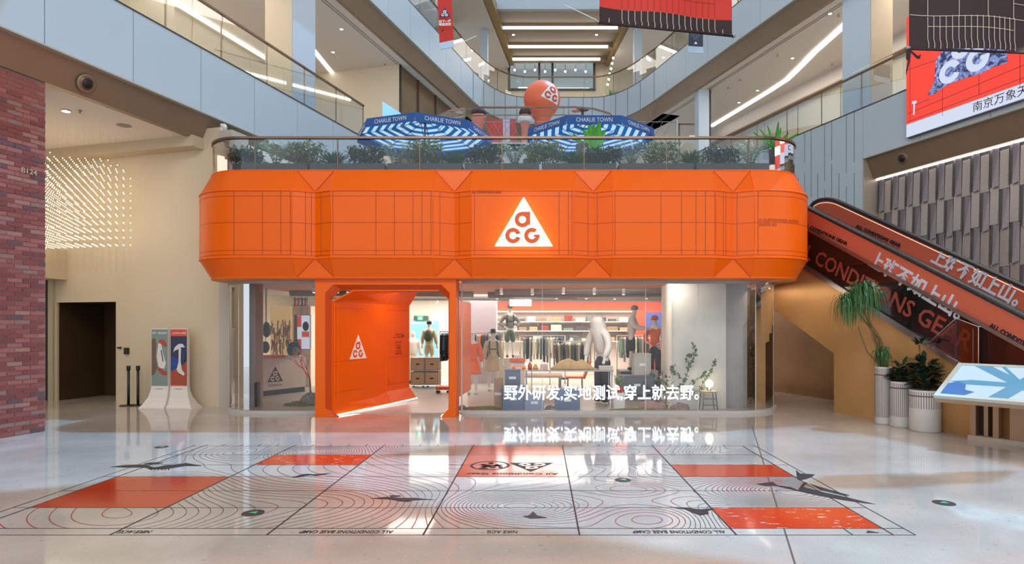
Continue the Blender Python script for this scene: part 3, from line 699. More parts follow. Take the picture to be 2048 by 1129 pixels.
for i, (x, y) in enumerate(((-1.6,37),(3.4,37))): downlight((x, y, 19.49), 'small round ceiling light between the far bronze beams, %s' % ('left one' if i == 0 else 'right one'), 'far ceiling lights', .1)
area('far_light', (1, 37.5, 18.9), (7, 5), 150, NEUT)
# plant and string light at far right corner
t = thing('potted_plant', 'small green potted plant beside a string of lights on the far upper balcony', 'plant', (4.35, 37.6, 14.4))
MB().lathe([(.2,14.4),(.3,14.9),(.28,14.9)], 10, (4.35,37.6,0)).build('pot', WHITE, t)
def leaf(mb, base, tip, wd, droop=0.0, n=3, nrm=None):
    base = Vector(base); tip = Vector(tip); d = tip-base; sd = d.cross(ZZ)
    if sd.length < 1e-3: sd = Vector((1,0,0))
    sd.normalize(); sd = (sd+ZZ*random.uniform(-.4,.4)).normalized(); v = []
    for i in range(n+1):
        t = i/n; wdt = wd*math.sin(PI*min(.97, .12+.86*t)); p = base+d*t-ZZ*droop*t*t
        v += [p-sd*wdt, p+sd*wdt]
    mb.add(v, [(2*i, 2*i+1, 2*i+3, 2*i+2) for i in range(n)])
mb = MB()
for k in range(40):
    a = random.uniform(0,2*PI); r_ = random.uniform(.1,.5); leaf(mb, (4.35+.05*math.cos(a),37.6,14.9), (4.35+r_*math.cos(a), 37.6+r_*math.sin(a), 15.1+random.uniform(0,1.6)), .08, .1)
mb.build('leaves', LEAFB, t, kind='stuff')
for k in range(6):
    tagm(MB().ball((4.55-.07*k, 38.2, 18.6-.33*k), .07, 8, 5).build('string_bulb', LAMP), 'glowing bulb on the hanging string beside the far window, %s from the top' % ordinal(k), 'bulb', 'string of bulbs at the far right')
tagm(MB().tube([(4.60,38.2,19.14),(4.18,38.2,16.8)], .012, 4).build('light_string', DARK), 'thin dark cord carrying the string of bulbs beside the far window', 'cord')

# ================================================================== RIGHT SIDE
SB = -4.28
fascia('balcony_right', rbox, -15, SB, 1.9, SB-1.9*8, 6.95, 8.45)
soffit('soffit_right', MR, -15, SB-.02, 6.93, 6.36)
bl = bpy.data.objects['balcony_right']
up = S(rbox(SB+.005, 0, 0, 9.0, .3, 8.45).build('wall_right', FASC))
rbox(SB, -.01, 8.45, 9.0, .32, 8.48).build('ledge', DARK, up)
rg = random.Random(11)
GRV = mat('groove_shadow', srgb(96,110,122), .8)
for k in range(30):
    s = SB+.32+k*.30
    if s > 4.5: break
    L_ = [(8.45, 8.45-rg.uniform(.9,2.3))]; z = L_[0][1]-rg.uniform(.1,.5)
    if k % 3 == 2: L_ = []; z = 8.45-rg.uniform(1.4,1.9)
    while z > 1: l2 = rg.uniform(1.2,2.2); L_.append((z, z-l2)); z -= l2+rg.uniform(.3,1.2)
    for a, b in L_:
        rbox(s, -.004, b, s+.018, .0, a).build('groove', GRV, up)
S(rbox(SB-.03, .003, 0, SB, .75, 6.93).build('pier', mat('pier_bronze', srgb(176,162,146), .4, .2, noise=.03, nscale=1)))
fascia('balcony_right', rbox, -17.0, 8.6, 1.73, -3.0-1.73*9, 13.2, 14.65)
soffit('soffit_right', MR, -17.0, 12.5, 13.19, 12.6)
S(rbox(-17, .46, 12.6, 12.5, 9, 12.75).build('ceiling_right_upper', CEIL))
S(rbox(-15, .3, 8.0, 12, 9, 8.1).build('deck_right', CONCG)); S(rbox(-17, .3, 14.3, 10, 9, 14.4).build('deck_right', CONCG))
S(rbox(-6, .1, 18.95, 9.5, 9, 19.1).build('ceiling_right_top', CEIL))
for w_ in (.82, .93): S(rbox(-8, w_, 12.585, 10, w_+.015, 12.6).build('trim_2', BRONZE))
railing('glass_railing', 'glass balustrade with bronze posts along the lower right balcony', [rp(9.0,.12), rp(-9.0,.12)], 8.48, 9.6, 1.66, GLASS2)
S(rbox(-14, 4.8, 8.1, 12, 5.0, 12.6).build('wall_shop', CREAML)); S(rbox(-14, 4.5, 12.0, 12, 4.8, 12.6).build('bulkhead', mat('bulkhead_grey', srgb(206,196,186), .6)))
S(rbox(-14, 4.46, 11.94, 12, 4.6, 12.0).build('trim_4', BRONZE))
for s in (-3.4, -1.6, 1.5, 4.0): S(rbox(s, 4.76, 8.1, s+.35, 4.8, 10.6).build('door_2', mat('door_grey', srgb(120,118,116), .4))) if s in (-1.6,) else S(rbox(s, 4.77, 8.1, s+.03, 4.8, 11.9).build('trim_5', BRONZE))
S(MB().box(7.15, 27.7, 8.0, 7.62, 28.4, 12.6).build('column', COLBLUE)); S(MB().box(7.62,27.7,8,7.70,27.8,12.6).build('trim_6', DARK))
S(rbox(-3.95, .62, 8.0, -2.85, 1.5, 12.6).build('column', COLBLUE)); S(rbox(-3.97, .64, 8.0, -3.95, 1.5, 12.6).build('cladding', CREAM))
S(rbox(-5.6, .7, 8.0, -5.5, 1.6, 12.6).build('trim_7', CREAM))
# curved ceiling strip
pts = [atpx(1422,253,12.58), atpx(1485,215,12.58), atpx(1536,184,12.58), atpx(1573,160,12.58), atpx(1600,134,12.58), atpx(1629,104,12.58), atpx(1665,72,12.58), atpx(1703,37,12.58), atpx(1760,-20,12.58)]
S(MB().sweep([(p.x,p.y) for p in pts], [(-.12,12.56),(.12,12.56),(.12,12.6),(-.12,12.6)], True).build('light_strip', STRIPW))
for i, (px, py) in enumerate(((1515,181),(1660,27),(1478,205),(1585,116))):
    downlight(atpx(px, py, 12.59), 'small recessed ceiling light over the lower right balcony, %s from the far column' % ordinal([1,3,0,2][i]), 'lower right balcony ceiling lights', .07)
for i, (px, py) in enumerate(((1456,174),(1480,158),(1677,29),(1555,109),(1664,127))):
    p = atpx(px, py, 12.6); tagm(MB().lathe([(.05,-.07),(.012,-.05),(.012,0)], 8, p, False).build('sprinkler', GREYM), 'small ceiling sprinkler above the lower right balcony, %s from the far column' % ordinal([0,1,4,2,3][i]), 'sprinkler', 'right balcony sprinklers')
area('level_two_right', FR(-2, 2.4, 12.5), (2.5, 12), 300, NEUT, (0, 0, .31))
area('level_three_right', FR(4, 2.0, 18.8), (2.5, 9), 140, NEUT, (0, 0, .31))
S(rbox(-6, 3.2, 14.4, 12, 3.4, 18.95).build('wall_shop', CREAML))
S(rbox(-5, .6, 18.93, 9, .7, 18.95).build('trim_8', BRONZE))
for s in (-1, 3, 7): S(rbox(s, 3.1, 16.2, s+3.6, 3.2, 16.35).build('light_strip', STRIPW))
o = MB().box(7.9, 27.6, 9.2, 8.9, 27.65, 9.9); 
t = thing('shop_doorway', 'small lit doorway sign with brown frame on the far lower right balcony', 'doorway', (P(1385,272,29).x, 29.5, 8.1))
mb = MB(); a = P(1358,247,29.5); b = P(1400,275,29.5); mb.box(a.x, 29.5, 8.1, a.x+.05, 29.6, a.z); mb.box(a.x, 29.5, a.z-.06, b.x, 29.6, a.z); mb.build('frame', RAILM, t)
mb = MB(); mb.box(a.x+.5, 29.5, a.z-.75, b.x-.15, 29.55, a.z-.6); mb.build('lamp', SIGNW, t)

# feature wall of staggered metal panels
fw = S(rbox(-15, .56, 0, SB-.03, .9, 6.36).build('wall_feature', mat('feature_back', srgb(70,64,66), .5, .5)))
PLAIN = mat('plain_steel', srgb(196,184,176), .32, .55, noise=.06, nscale=3, stretch=(1,1,8))
def perfmat():
    m = bpy.data.materials.new('perforated_steel'); m.use_nodes = True; nt = m.node_tree; b = nt.nodes['Principled BSDF']
    tc = nt.nodes.new('ShaderNodeTexCoord'); sx = nt.nodes.new('ShaderNodeSeparateXYZ'); nt.links.new(tc.outputs['Object'], sx.inputs[0])
    ab = nt.nodes.new('ShaderNodeMath'); ab.operation = 'ABSOLUTE'; nt.links.new(sx.outputs[0], ab.inputs[0])
    ad = nt.nodes.new('ShaderNodeMath'); ad.operation = 'ADD'; nt.links.new(ab.outputs[0], ad.inputs[0]); nt.links.new(sx.outputs[2], ad.inputs[1])
    mu = nt.nodes.new('ShaderNodeMath'); mu.operation = 'MULTIPLY'; mu.inputs[1].default_value = 160; nt.links.new(ad.outputs[0], mu.inputs[0])
    si = nt.nodes.new('ShaderNodeMath'); si.operation = 'SINE'; nt.links.new(mu.outputs[0], si.inputs[0])
    r = nt.nodes.new('ShaderNodeValToRGB'); e = r.color_ramp.elements; e[0].position = .3; e[1].position = .62; e[0].color = (*srgb(84,76,84),1); e[1].color = (*srgb(150,140,140),1)
    nt.links.new(si.outputs[0], r.inputs[0]); nt.links.new(r.outputs[0], b.inputs['Base Color']); b.inputs['Roughness'].default_value = .45; b.inputs['Metallic'].default_value = .4
    return m
PERF = perfmat()
mbp = MB(); W2 = .112
mbp.add([(-W2,-.02,0),(W2,-.05,0),(W2,-.01,.95),(-W2,.01,.95),(-W2,.04,0),(W2,.04,0),(W2,.04,.95),(-W2,.04,.95)], [(0,1,2,3),(0,3,7,4),(1,5,6,2),(0,4,5,1)])
plain_me = mbp.mesh('plain_panel', PLAIN, Vector((0,0,0)))
mbq = MB(); mbq.add([(-W2,-.01,0),(0,-.10,-.06),(W2,-.01,0),(W2,0,.95),(0,-.05,.95),(-W2,0,.95),(-W2,.04,0),(W2,.04,0)], [(0,1,4,5),(1,2,3,4),(0,6,7,2,1),(0,5,6),(2,7,3)])
perf_me = mbq.mesh('perforated_panel', PERF, Vector((0,0,0)))
rotR = math.atan2(UR.y, UR.x)
for j in range(23):
    for r_ in range(6):
        s = SB-.16-j*.24; z = 6.33-.95*(r_+1)+(-.10 if (j % 2) else .0)
        o = bpy.data.objects.new('steel_panel', plain_me if (j+r_) % 2 else perf_me); C.objects.link(o); o.parent = fw
        q = FR(s, .53, z); o.location = q-wloc(fw); o.rotation_euler = (0,0,rotR+PI)
rbox(-15, .46, 6.31, SB-.04, .52, 6.34).build('light_strip', STRIPW, fw)
def spk(M_, s, w_, z, lab, tilt):
    t = thing('wall_speaker', lab, 'speaker', M_ @ Vector((s, w_, z)))
    base = M_ @ Vector((s, w_, z)); n = (M_.to_3x3() @ Vector((0,-.92,-.4))).normalized()
    R = n.to_track_quat('Z','Y').to_matrix().to_4x4(); R.translation = base
    for nm, r0, r1, z0, z1, m in (('outer_ring',.175,.155,0,.02,BRONZE),('inner_ring',.13,.11,.0,.03,RAILM),('cone',.10,.02,.03,.055,BLACK)):
        mb = MB(); mb.M = R; mb.lathe([(r0,z0-.02),(r0,z1-.01),(r1,z1),(r1*.9,z1)] if nm != 'cone' else [(.095,.0),(.095,.034)], 24); mb.build(nm, m, t)
p = P(172,167,12.2); 
def on_soffit(frame, s0, z, px, z0, zb): pass
def find_s(A, U, N, w_, px):
    k = (px-CX)/F; a = A+N*w_; return (k*a.y-a.x)/(U.x-k*U.y)
sL = find_s(A0, UL, NL, .21, 172); yy = FL(sL,.21,0).y; spk(ML, sL, .20, 1.9+(654-167)*yy/F, 'round recessed speaker in the bronze beam above the brick wall', 0)
sR = find_s(B0, UR, NR, .25, 1806); yy = FR(sR,.25,0).y; spk(MR, sR, .22, 1.9+(654-317)*yy/F, 'round recessed speaker in the bronze beam above the metal feature wall', 0)
# security camera near terrace
p = P(447,253,14.7); t = thing('security_camera', 'white dome camera under the left balcony beside the terrace corner', 'camera', p)
MB().lathe([(.02,-.16),(.07,-.12),(.08,-.04),(.08,0)], 12, p).build('dome', mat('cam_grey', srgb(200,190,180), .4), t); MB().box(p.x-.05,p.y-.05,p.z,p.x+.05,p.y+.05,p.z+.05).build('mount', WHITE, t)

# ---- LED screen
t = thing('led_screen', 'huge red and white led screen on the right balcony front with a rocky triangle picture', 'screen', FR(-9, -.15, 7.1))
sn = find_s(B0, UR, NR, -.12, 1812)
def scr(px, py, off=0.0): # point on the screen plane
    k = (px-CX)/F; a = B0+NR*(-.14-off); s = (k*a.y-a.x)/(UR.x-k*UR.y); q = a+UR*s; return Vector((q.x, q.y, H+(CY-py)*q.y/F))
sn = find_s(B0, UR, NR, -.14, 1812); zb = scr(1812,277).z; zr = scr(1812,250).z; zt_ = scr(1812,35).z
mb = rbox(-16, -.13, zb, sn, .0, zt_); mb.build('housing', mat('screen_case', srgb(110,110,116), .5), t)
SRED = mat('screen_red', (.05,.01,.01), .3, emit=srgb(250,66,50), es=.85); SWH = mat('screen_white', (.05,.05,.06), .3, emit=srgb(208,216,238), es=.85)
rbox(-16, -.14, zr, sn-.01, -.13, zt_-.01).build('red_field', SRED, t); rbox(-16, -.14, zb+.02, sn-.01, -.13, zr).build('white_field', SWH, t)
SDK = mat('screen_dark', srgb(50,30,40), .5)
pts = [(1855,191),(1868,165),(1872,120),(1890,95),(1905,80),(2010,80),(2016,125),(1985,135),(1960,148),(1925,158),(1890,172),(1870,188)]
def rockmat():
    m = bpy.data.materials.new('rock_print'); m.use_nodes = True; nt = m.node_tree; b = nt.nodes['Principled BSDF']
    n = nt.nodes.new('ShaderNodeTexNoise'); n.inputs['Scale'].default_value = 5; n.inputs['Detail'].default_value = 9; n.inputs['Distortion'].default_value = 1.5
    tc = nt.nodes.new('ShaderNodeTexCoord'); nt.links.new(tc.outputs['Object'], n.inputs['Vector'])
    r = nt.nodes.new('ShaderNodeValToRGB'); e = r.color_ramp.elements; e[0].position = .42; e[1].position = .62; e[0].color = (*srgb(40,44,78),1); e[1].color = (*srgb(130,146,196),1)
    nt.links.new(n.outputs[0], r.inputs[0]); nt.links.new(r.outputs[0], b.inputs['Base Color']); nt.links.new(r.outputs[0], b.inputs['Emission Color']); b.inputs['Emission Strength'].default_value = .7; return m
mb = MB(); v = [scr(x, y, .006) for x, y in pts]; mb.add(v, [tuple(range(len(v)))]); mb.build('rock_picture', rockmat(), t)
u_ = -UR; o_ = scr(1912, 148, .01)
def mini(q, cx_, cy_, sc, off=.014): # letter quads placed on the screen
    mb = MB(); o = scr(cx_, cy_, off)
    for f in q: mb.add([o+u_*(x*sc)+ZZ*(y*sc) for x, y in f], [(0,1,2,3)])
    return mb
T_, Q_ = logo_polys(); 
Cq = ring_arc(0, 0, .137, .061, .4, 2*PI-.4); Gq = ring_arc(0,0,.137,.061,.85,2*PI)+[((.03,.02),(.137,.02),(.137,0),(.03,0)),((.03,0),(.061,0),(.058,-.02),(.03,-.03))]
mini(Cq, 1899, 144, 2.1).build('letter_c', SWH, t); mini(Gq, 1955, 118, 2.15).build('letter_g', SWH, t); mini(ring_arc(0,0,.137,.061,PI,2*PI), 1922, 96, 1.9).build('letter_a', SWH, t)
mb = MB()
for a, b in (((1815,140),(2048,60)),((1815,228),(2048,130)),((1815,244),(2048,155)),((1825,212),(1860,198)),((1885,232),(1885,160)),((1958,190),(1958,150)),((2040,175),(2040,95)),((1820,120),(1820,242))):
    p, q = scr(*a, .004), scr(*b, .004); d = (q-p).normalized(); n = d.cross(NR)*.006; mb.quad(p-n, q-n, q+n, p+n)
mb.build('screen_line', SDK, t)
mb = MB(); 
for pl in ([(1812,100),(1822,100),(1836,112),(1842,108),(1840,118),(1834,118),(1822,106),(1820,122),(1812,152),(1812,140),(1816,122),(1812,118)],):
    v = [scr(x, y, .008) for x, y in pl]; mb.add(v, [tuple(range(len(v)))])
mb.build('branch_picture', SDK, t)
q = scr(2010, 195, .01); text('南京万象天地', .26, q, -UR, ZZ, BLACK, 'screen_lettering', t, bold=.0, ext=.001)
mb = MB(); q = scr(1828, 212, .01)
mb.add([scr(1827,203,.01), scr(1830,203,.01), scr(1829,230,.01), scr(1826,230,.01)], [(0,1,2,3)]); mb.add([scr(1824,203,.011), scr(1833,201,.011), scr(1833,207,.011), scr(1824,208,.011)], [(0,1,2,3)]); mb.build('white_mark', SWH, t)
text('探索', .14, scr(1820, 62, .01), -UR, ZZ, SWH, 'screen_lettering', t) if False else None

# ---- hanging banners
REDB = mat('banner_red', srgb(206,46,30), .6); DKB = mat('banner_dark', srgb(44,26,26), .7); BLN = mat('banner_line', srgb(190,170,160), .5); RLN = mat('banner_redline', srgb(150,30,26), .5)
def bwarp(a, b, z0, z1, sag=.0):
    a, b = Vector(a), Vector(b)
    return lambda u, v: a.lerp(b, u)+ZZ*(z0+(z1-z0)*v)+Vector((0, .05*math.sin(u*9), 0))
def cloth(W, nu, nv, u0, u1, v0, v1, m, nm, par, off=0.0):
    mb = MB(); vs_ = []
    for j in range(nv+1):
        for i in range(nu+1): vs_.append(W(u0+(u1-u0)*i/nu, v0+(v1-v0)*j/nv)+Vector((0,-off,0)))
    k = len(vs_); vs2 = [p+Vector((0,.008,0)) for p in vs_]
    fs = [(j*(nu+1)+i, j*(nu+1)+i+1, (j+1)*(nu+1)+i+1, (j+1)*(nu+1)+i) for j in range(nv) for i in range(nu)]
    mb.add(vs_, fs, True); mb.add(vs2, [f[::-1] for f in fs], True); return mb.build(nm, m, par)
def wline(W, pts, wd, off, spec_):
    par_, nm_, m_ = spec_; mb = MB()
    for (u0,v0),(u1,v1) in zip(pts, pts[1:]):
        n = max(1, int(abs(u1-u0)*14))
        for i in range(n):
            p = W(u0+(u1-u0)*i/n, v0+(v1-v0)*i/n)+Vector((0,-off,0)); q = W(u0+(u1-u0)*(i+1)/n, v0+(v1-v0)*(i+1)/n)+Vector((0,-off,0))
            d = (q-p).normalized(); s_ = d.cross(Vector((0,1,0)))*wd; mb.quad(p-s_, q-s_, q+s_, p+s_)
    mb.build(nm_, m_, par_)
a = P(1199,44,12); b = P(1463,71,12.6)
t = thing('hanging_banner', 'wide red banner with a dark lined lower edge hanging in the middle of the atrium', 'banner', (a.x, a.y, a.z))
zA = a.z; W = bwarp((a.x,a.y,0),(b.x,b.y,0), 0, 0)
def W(u, v): # v: 0 bottom .. 
    return Vector((a.x+(b.x-a.x)*u, a.y+(b.y-a.y)*u+.04*math.sin(u*10), a.z+(b.z-a.z)*u+v))
cloth(W, 18, 1, 0, 1, .0, .30, DKB, 'dark_edge', t); cloth(W, 18, 4, 0, 1, .30, 3.2, REDB, 'red_cloth', t)
mb = (t, 'pale_line', BLN); mr_ = (t, 'red_line', RLN)
for i in range(16):
    u = .165+i*.047; wline(W, [(u,.30),(u,.10),(u+.006,.06),(u+.004,-.02)], .007, .012, mb); wline(W, [(u,.3),(u,2.8)], .004, .012, mr_)
for v in (.62, 1.5): wline(W, [(.165,v),(.87,v)], .004, .012, mr_)
for u in (.07, .93): wline(W, [(u,.02),(u,.1)], .008, .012, mb)
MB().tube([W(-.012,-.02), W(1.015,-.02)], .028, 8).build('bottom_rod', DKB, t)
MB().tube([W(-.02,-.01)+Vector((0,0,.03)), W(-.005,-.02)], .04, 8).build('rod_end', GREYM, t); MB().tube([W(1.005,-.02), W(1.02,-.02)], .04, 8).build('rod_end', GREYM, t)
MB().tube([W(-.012,.02), P(1130,10,14)], .008, 5).build('stay_wire', WPRINT, t)
for u in (.03, .97): MB().tube([W(u,3.2), W(u,18)], .006, 5).build('hanging_wire', GREYM, t)
a3 = P(1822,94,9.6); b3 = P(2130,106,9.9)
t = thing('hanging_banner', 'very dark brown banner with pale grid and contour lines at the top right', 'banner', (a3.x, a3.y, a3.z))
def W3(u, v): return Vector((a3.x+(b3.x-a3.x)*u, a3.y+(b3.y-a3.y)*u+.05*math.sin(u*8+1), a3.z+(b3.z-a3.z)*u+v))
cloth(W3, 20, 5, 0, 1, 0, 2.2, DKB, 'dark_cloth', t)
mb = (t, 'pale_line', BLN)
for i in range(16): u = .115+i*.0365; wline(W3, [(u,.52),(u,.15),(u+.006,.08),(u+.005,0)], .0055, .012, mb)
for u in (.115, .30, .475, .655): wline(W3, [(u,.5),(u,2.2)], .0055, .012, mb)
wline(W3, [(0,.52),(1,.49)], .0055, .012, mb); wline(W3, [(.115,.35),(.655,.32)], .005, .012, mb); wline(W3, [(.655,.75),(1,.73)], .005, .012, mb)
for k in range(9):
    c = [(.16+.03*k+ (.1+.045*k)*(q/8.0), .95+.25*k*0+.5*math.exp(-q/2.5)*(1-.06*k)-.03*q*0-.03*k+.012*q) for q in range(9)]
    wline(W3, [(u, v) for u, v in c if u < .65], .0028, .012, mb)
MB().tube([W3(-.01,-.01), W3(1.0,-.01)], .022, 8).build('bottom_rod', DKB, t); MB().ball(W3(-.012,0), .045, 10, 6, (1.2,1,.7)).build('rod_end', GREYM, t)
MB().tube([W3(.0,.05)+Vector((-.0,.1,0)), P(1702,148,16.5)], .006, 5).build('stay_wire', GREYM, t)
for u in (.02, .6): MB().tube([W3(u,2.2), W3(u,16)], .006, 5).build('hanging_wire', GREYM, t)
# small vertical banner at left of atrium
t = thing('hanging_banner', 'narrow red vertical banner with a triangle emblem before the left upper balcony', 'banner', P(892,84,17))
q = [P(873,-40,17), P(902,-40,17.2), P(907,80,17.2), P(879,86,17)]
MB().prism(q, (0,.02,0)).build('red_cloth', REDB, t)
MB().prism([P(879,86,17), P(907,80,17.2), P(908,94,17.2), P(880,99,17)], (0,.02,0)).build('clear_hem', mat('hem_pale', srgb(190,215,235), .4), t)
logo(P(890,34,16.9), (1,0,.02), (0,0,1), .30, mat('logo_navy', srgb(30,50,100), .5), WPRINT, t, depth=.01)
text('向下一座\n等起回应', .085, P(890,46,16.9), (1,0,.05), (0,0,1), WPRINT, 'banner_lettering', t, bold=.002)
MB().prism([P(882,62,16.9), P(888,58,16.9), P(887,62,16.9)], (0,.01,0)).build('bird_mark', BLACK, t)
MB().tube([P(874,-40,17), P(874,-400,17)], .005, 5).build('hanging_wire', GREYM, t)
MB().tube([P(907,93,17.2), P(952,72,22)], .008, 5).build('stay_wire', WPRINT, t); MB().tube([P(873,17,17), P(850,22,20)], .008, 5).build('stay_wire', WPRINT, t)
# small dark sign at right
t = thing('hanging_sign', 'small dark navy sign with a white triangle hanging before the right upper balcony', 'sign', P(1392,93,20))
q = [P(1378,62,20), P(1406,66,20.3), P(1406,93,20.3), P(1377,91,20)]
MB().prism(q, (0,.03,0)).build('dark_board', mat('navy_board', srgb(58,66,84), .5), t)
MB().prism([P(1377,92,20), P(1406,94,20.3), P(1408,107,20.3), P(1377,105,20)], (0,.02,0)).build('clear_hem', mat('hem_pale', srgb(190,215,235), .4), t)
MB().prism([P(1388,88,19.9), P(1395,88,19.9), P(1391.5,83,19.9)], (0,.005,0)).build('white_triangle', WPRINT, t)
text('向下一座\n户外起点\n南京', .07, P(1391,73,19.9), (1,0,0), (0,0,1), mat('dim_print', srgb(110,118,130), .5), 'sign_lettering', t)
for x in (1380, 1404): MB().tube([P(x,64,20), P(x,-500,20)], .004, 4).build('hanging_wire', GREYM, t)
# ================================================================== ESCALATOR
E0 = Vector((6.5, 13.6, 0)); ME = Matrix(((UR.x, NR.x, 0, E0.x), (UR.y, NR.y, 0, E0.y), (0,0,1,0), (0,0,0,1)))
def EPt(s, w_, z): return E0+UR*s+NR*w_+ZZ*z
def EP(px, py, w_=0.0):
    k = (px-CX)/F; a = E0+NR*w_; s = (k*a.y-a.x)/(UR.x-k*UR.y); q = a+UR*s; return Vector((q.x, q.y, H+(CY-py)*q.y/F))
zh = lambda s: 4.26+.548*s
es = thing('escalator', 'escalator with orange lettered balustrades and bronze cladding rising behind the orange shop', 'escalator', EPt(-2, .6, 0))
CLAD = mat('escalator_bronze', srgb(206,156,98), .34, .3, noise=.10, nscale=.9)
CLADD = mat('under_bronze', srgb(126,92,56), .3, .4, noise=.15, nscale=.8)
def slab(poly, w0, w1): # poly (s,z)
    mb = MB(); mb.M = ME; return mb.prism([(s, w0, z) for s, z in poly], (0, w1-w0, 0))
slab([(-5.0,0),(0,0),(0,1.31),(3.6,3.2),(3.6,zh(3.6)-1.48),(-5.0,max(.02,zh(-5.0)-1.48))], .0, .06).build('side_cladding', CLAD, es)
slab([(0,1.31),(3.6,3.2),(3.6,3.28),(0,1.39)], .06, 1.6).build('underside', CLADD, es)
slab([(-5.2,zh(-5.2)-1.48),(3.6,zh(3.6)-1.48),(3.6,zh(3.6)-1.36),(-5.2,zh(-5.2)-1.36)], -.06, .06).build('steel_trim', GREYM, es)
DGL = mat('dark_glass', (.012,.008,.008), .06, spec=.8)
slab([(-6.9,zh(-6.9)-1.36),(2.6,zh(2.6)-1.36),(2.6,zh(2.6)-.54),(-6.9,zh(-6.9)-.54)], -.01, .03).build('dark_panel', DGL, es)
slab([(-7.0,zh(-7)-.54),(2.6,zh(2.6)-.54),(2.6,zh(2.6)-.47),(-7.0,zh(-7)-.47)], -.07, .06).build('deck_trim', GREYM, es)
BAL = mat('balustrade_orange', srgb(200,100,76), .25)
GLO = mat('balustrade_glow', (1,.6,.4), .4, emit=(1,.62,.42), es=.9)
NEARP = [(-7,-.47),(2.4,-.47),(2.4,-.06),(-7,-.06)]
slab([(s, zh(s)+d) for s, d in NEARP], -.01, .012).build('balustrade_panel', BAL, es)
slab([(s, zh(s)+d) for s, d in ((-7,-.075),(2.4,-.075),(2.4,-.05),(-7,-.05))], -.014, .016).build('edge_glow', GLO, es)
MB().tube([EPt(s, 0, zh(s)-.02) for s in (-7, 2.4)], .05, 10).build('handrail', DARK, es)
# far side balustrade with rounded top end
sT = 1.55
def far_curve(o=0.0, r_=.42):
    pts = [(-7, zh(-7)+.12-o), (1.0, zh(1.0)+.12-o)]
    for k in range(1, 8): t = k/8; pts.append((1.0+.75*t, zh(1.0)+.12-o+.41*t-.25*t*t))
    zt = pts[-1][1]; s1 = pts[-1][0]
    for k in range(1, 7): a = PI/2*(1-k/6*1.5); pts.append((s1+(r_-o)*math.cos(a), zt-(r_-o)+(r_-o)*math.sin(a)))
    return pts
fc = far_curve(.05)
slab(fc+[(1.9, zh(1.0)-.4), (-7, zh(-7)-.5)], 1.09, 1.12).build('balustrade_panel', BAL, es)
MB().tube([EPt(s, 1.10, z) for s, z in far_curve(.09)], .014, 6).build('edge_glow', GLO, es)
MB().tube([EPt(s, 1.10, z) for s, z in far_curve(0)], .05, 10).build('handrail', DARK, es)
slab([(s, zh(s)+d) for s, d in ((-7,-.42),(2.0,-.42),(2.0,-.30),(-7,-.30))], .95, 1.09).build('inner_deck', GREYM, es)
slab([(s, zh(s)+d) for s, d in ((-7,-.9),(2.0,-.9),(2.0,-.42),(-7,-.42))], 1.0, 1.09).build('skirt_panel', DARK, es)
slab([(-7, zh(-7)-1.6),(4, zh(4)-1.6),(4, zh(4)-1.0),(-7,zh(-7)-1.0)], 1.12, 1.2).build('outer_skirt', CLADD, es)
for k in range(24):
    s = -6.5+k*.36; slab([(s, zh(s)-1.0),(s+.36, zh(s)-1.0),(s+.36, zh(s)-.80),(s, zh(s)-.80)], .06, .99).build('step', mat('step_grey', srgb(110,110,114), .4, .6), es)
def etext(t, px0, py0, px1, py1, hgt, m, w_=-.012, w0=0.0, bold=.006, nm='balustrade_lettering', sxw=True):
    a, b = EP(px0, py0, w0), EP(px1, py1, w0); xa = (b-a); L_ = xa.length; xa.normalize(); ya = NR.cross(xa); ya = -ya if ya.z < 0 else ya
    text(t, hgt, (a+b)/2-NR*(-w_ if w_ < 0 else w_) , xa, ya, m, nm, es, bold=bold, ext=.001, width=L_)
WL = mat('grey_white_print', srgb(205,205,215), .5)
etext('上班不如上山。', 1742, 518, 1925, 628, .38, WL, -.014, 0, .012)
etext('上班不如上山。', 1866, 512, 2040, 602, .36, WL, -.005, 1.08, .012)
etext('ALL CONDITIONS GEAR', 1606, 448, 1696, 489, .10, BLACK, -.014)
etext('ALL CONDITIONS GEAR', 1712, 452, 1802, 493, .10, BLACK, -.005, 1.08)
etext('ALL CONDITIONS GEAR', 1980, 650, 2110, 722, .10, BLACK, -.014)
RDL = mat('red_lettering', srgb(150,62,46), .5)
etext('ALL CONDITIONS GEAR', 1584, 488, 1944, 690, .46, RDL, -.016, 0, .008)
S(MB().box(0,0,0,.01,.01,.01).build('trim_9', DARK)) if False else None
# wall below / behind the escalator
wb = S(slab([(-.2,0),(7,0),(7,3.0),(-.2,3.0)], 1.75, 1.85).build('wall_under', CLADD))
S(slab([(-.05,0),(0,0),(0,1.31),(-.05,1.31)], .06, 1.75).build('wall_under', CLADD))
S(slab([(-5.2,zh(-5.2)-1.0),(5,5.0),(5,0),(-5,0)], 2.2, 2.3).build('wall_under', CLADD)) if False else None
# upper landing
S(slab([(1.8,4.55),(6,4.55),(6,4.9),(1.8,4.9)], -.1, 2.2).build('landing', BRONZE))

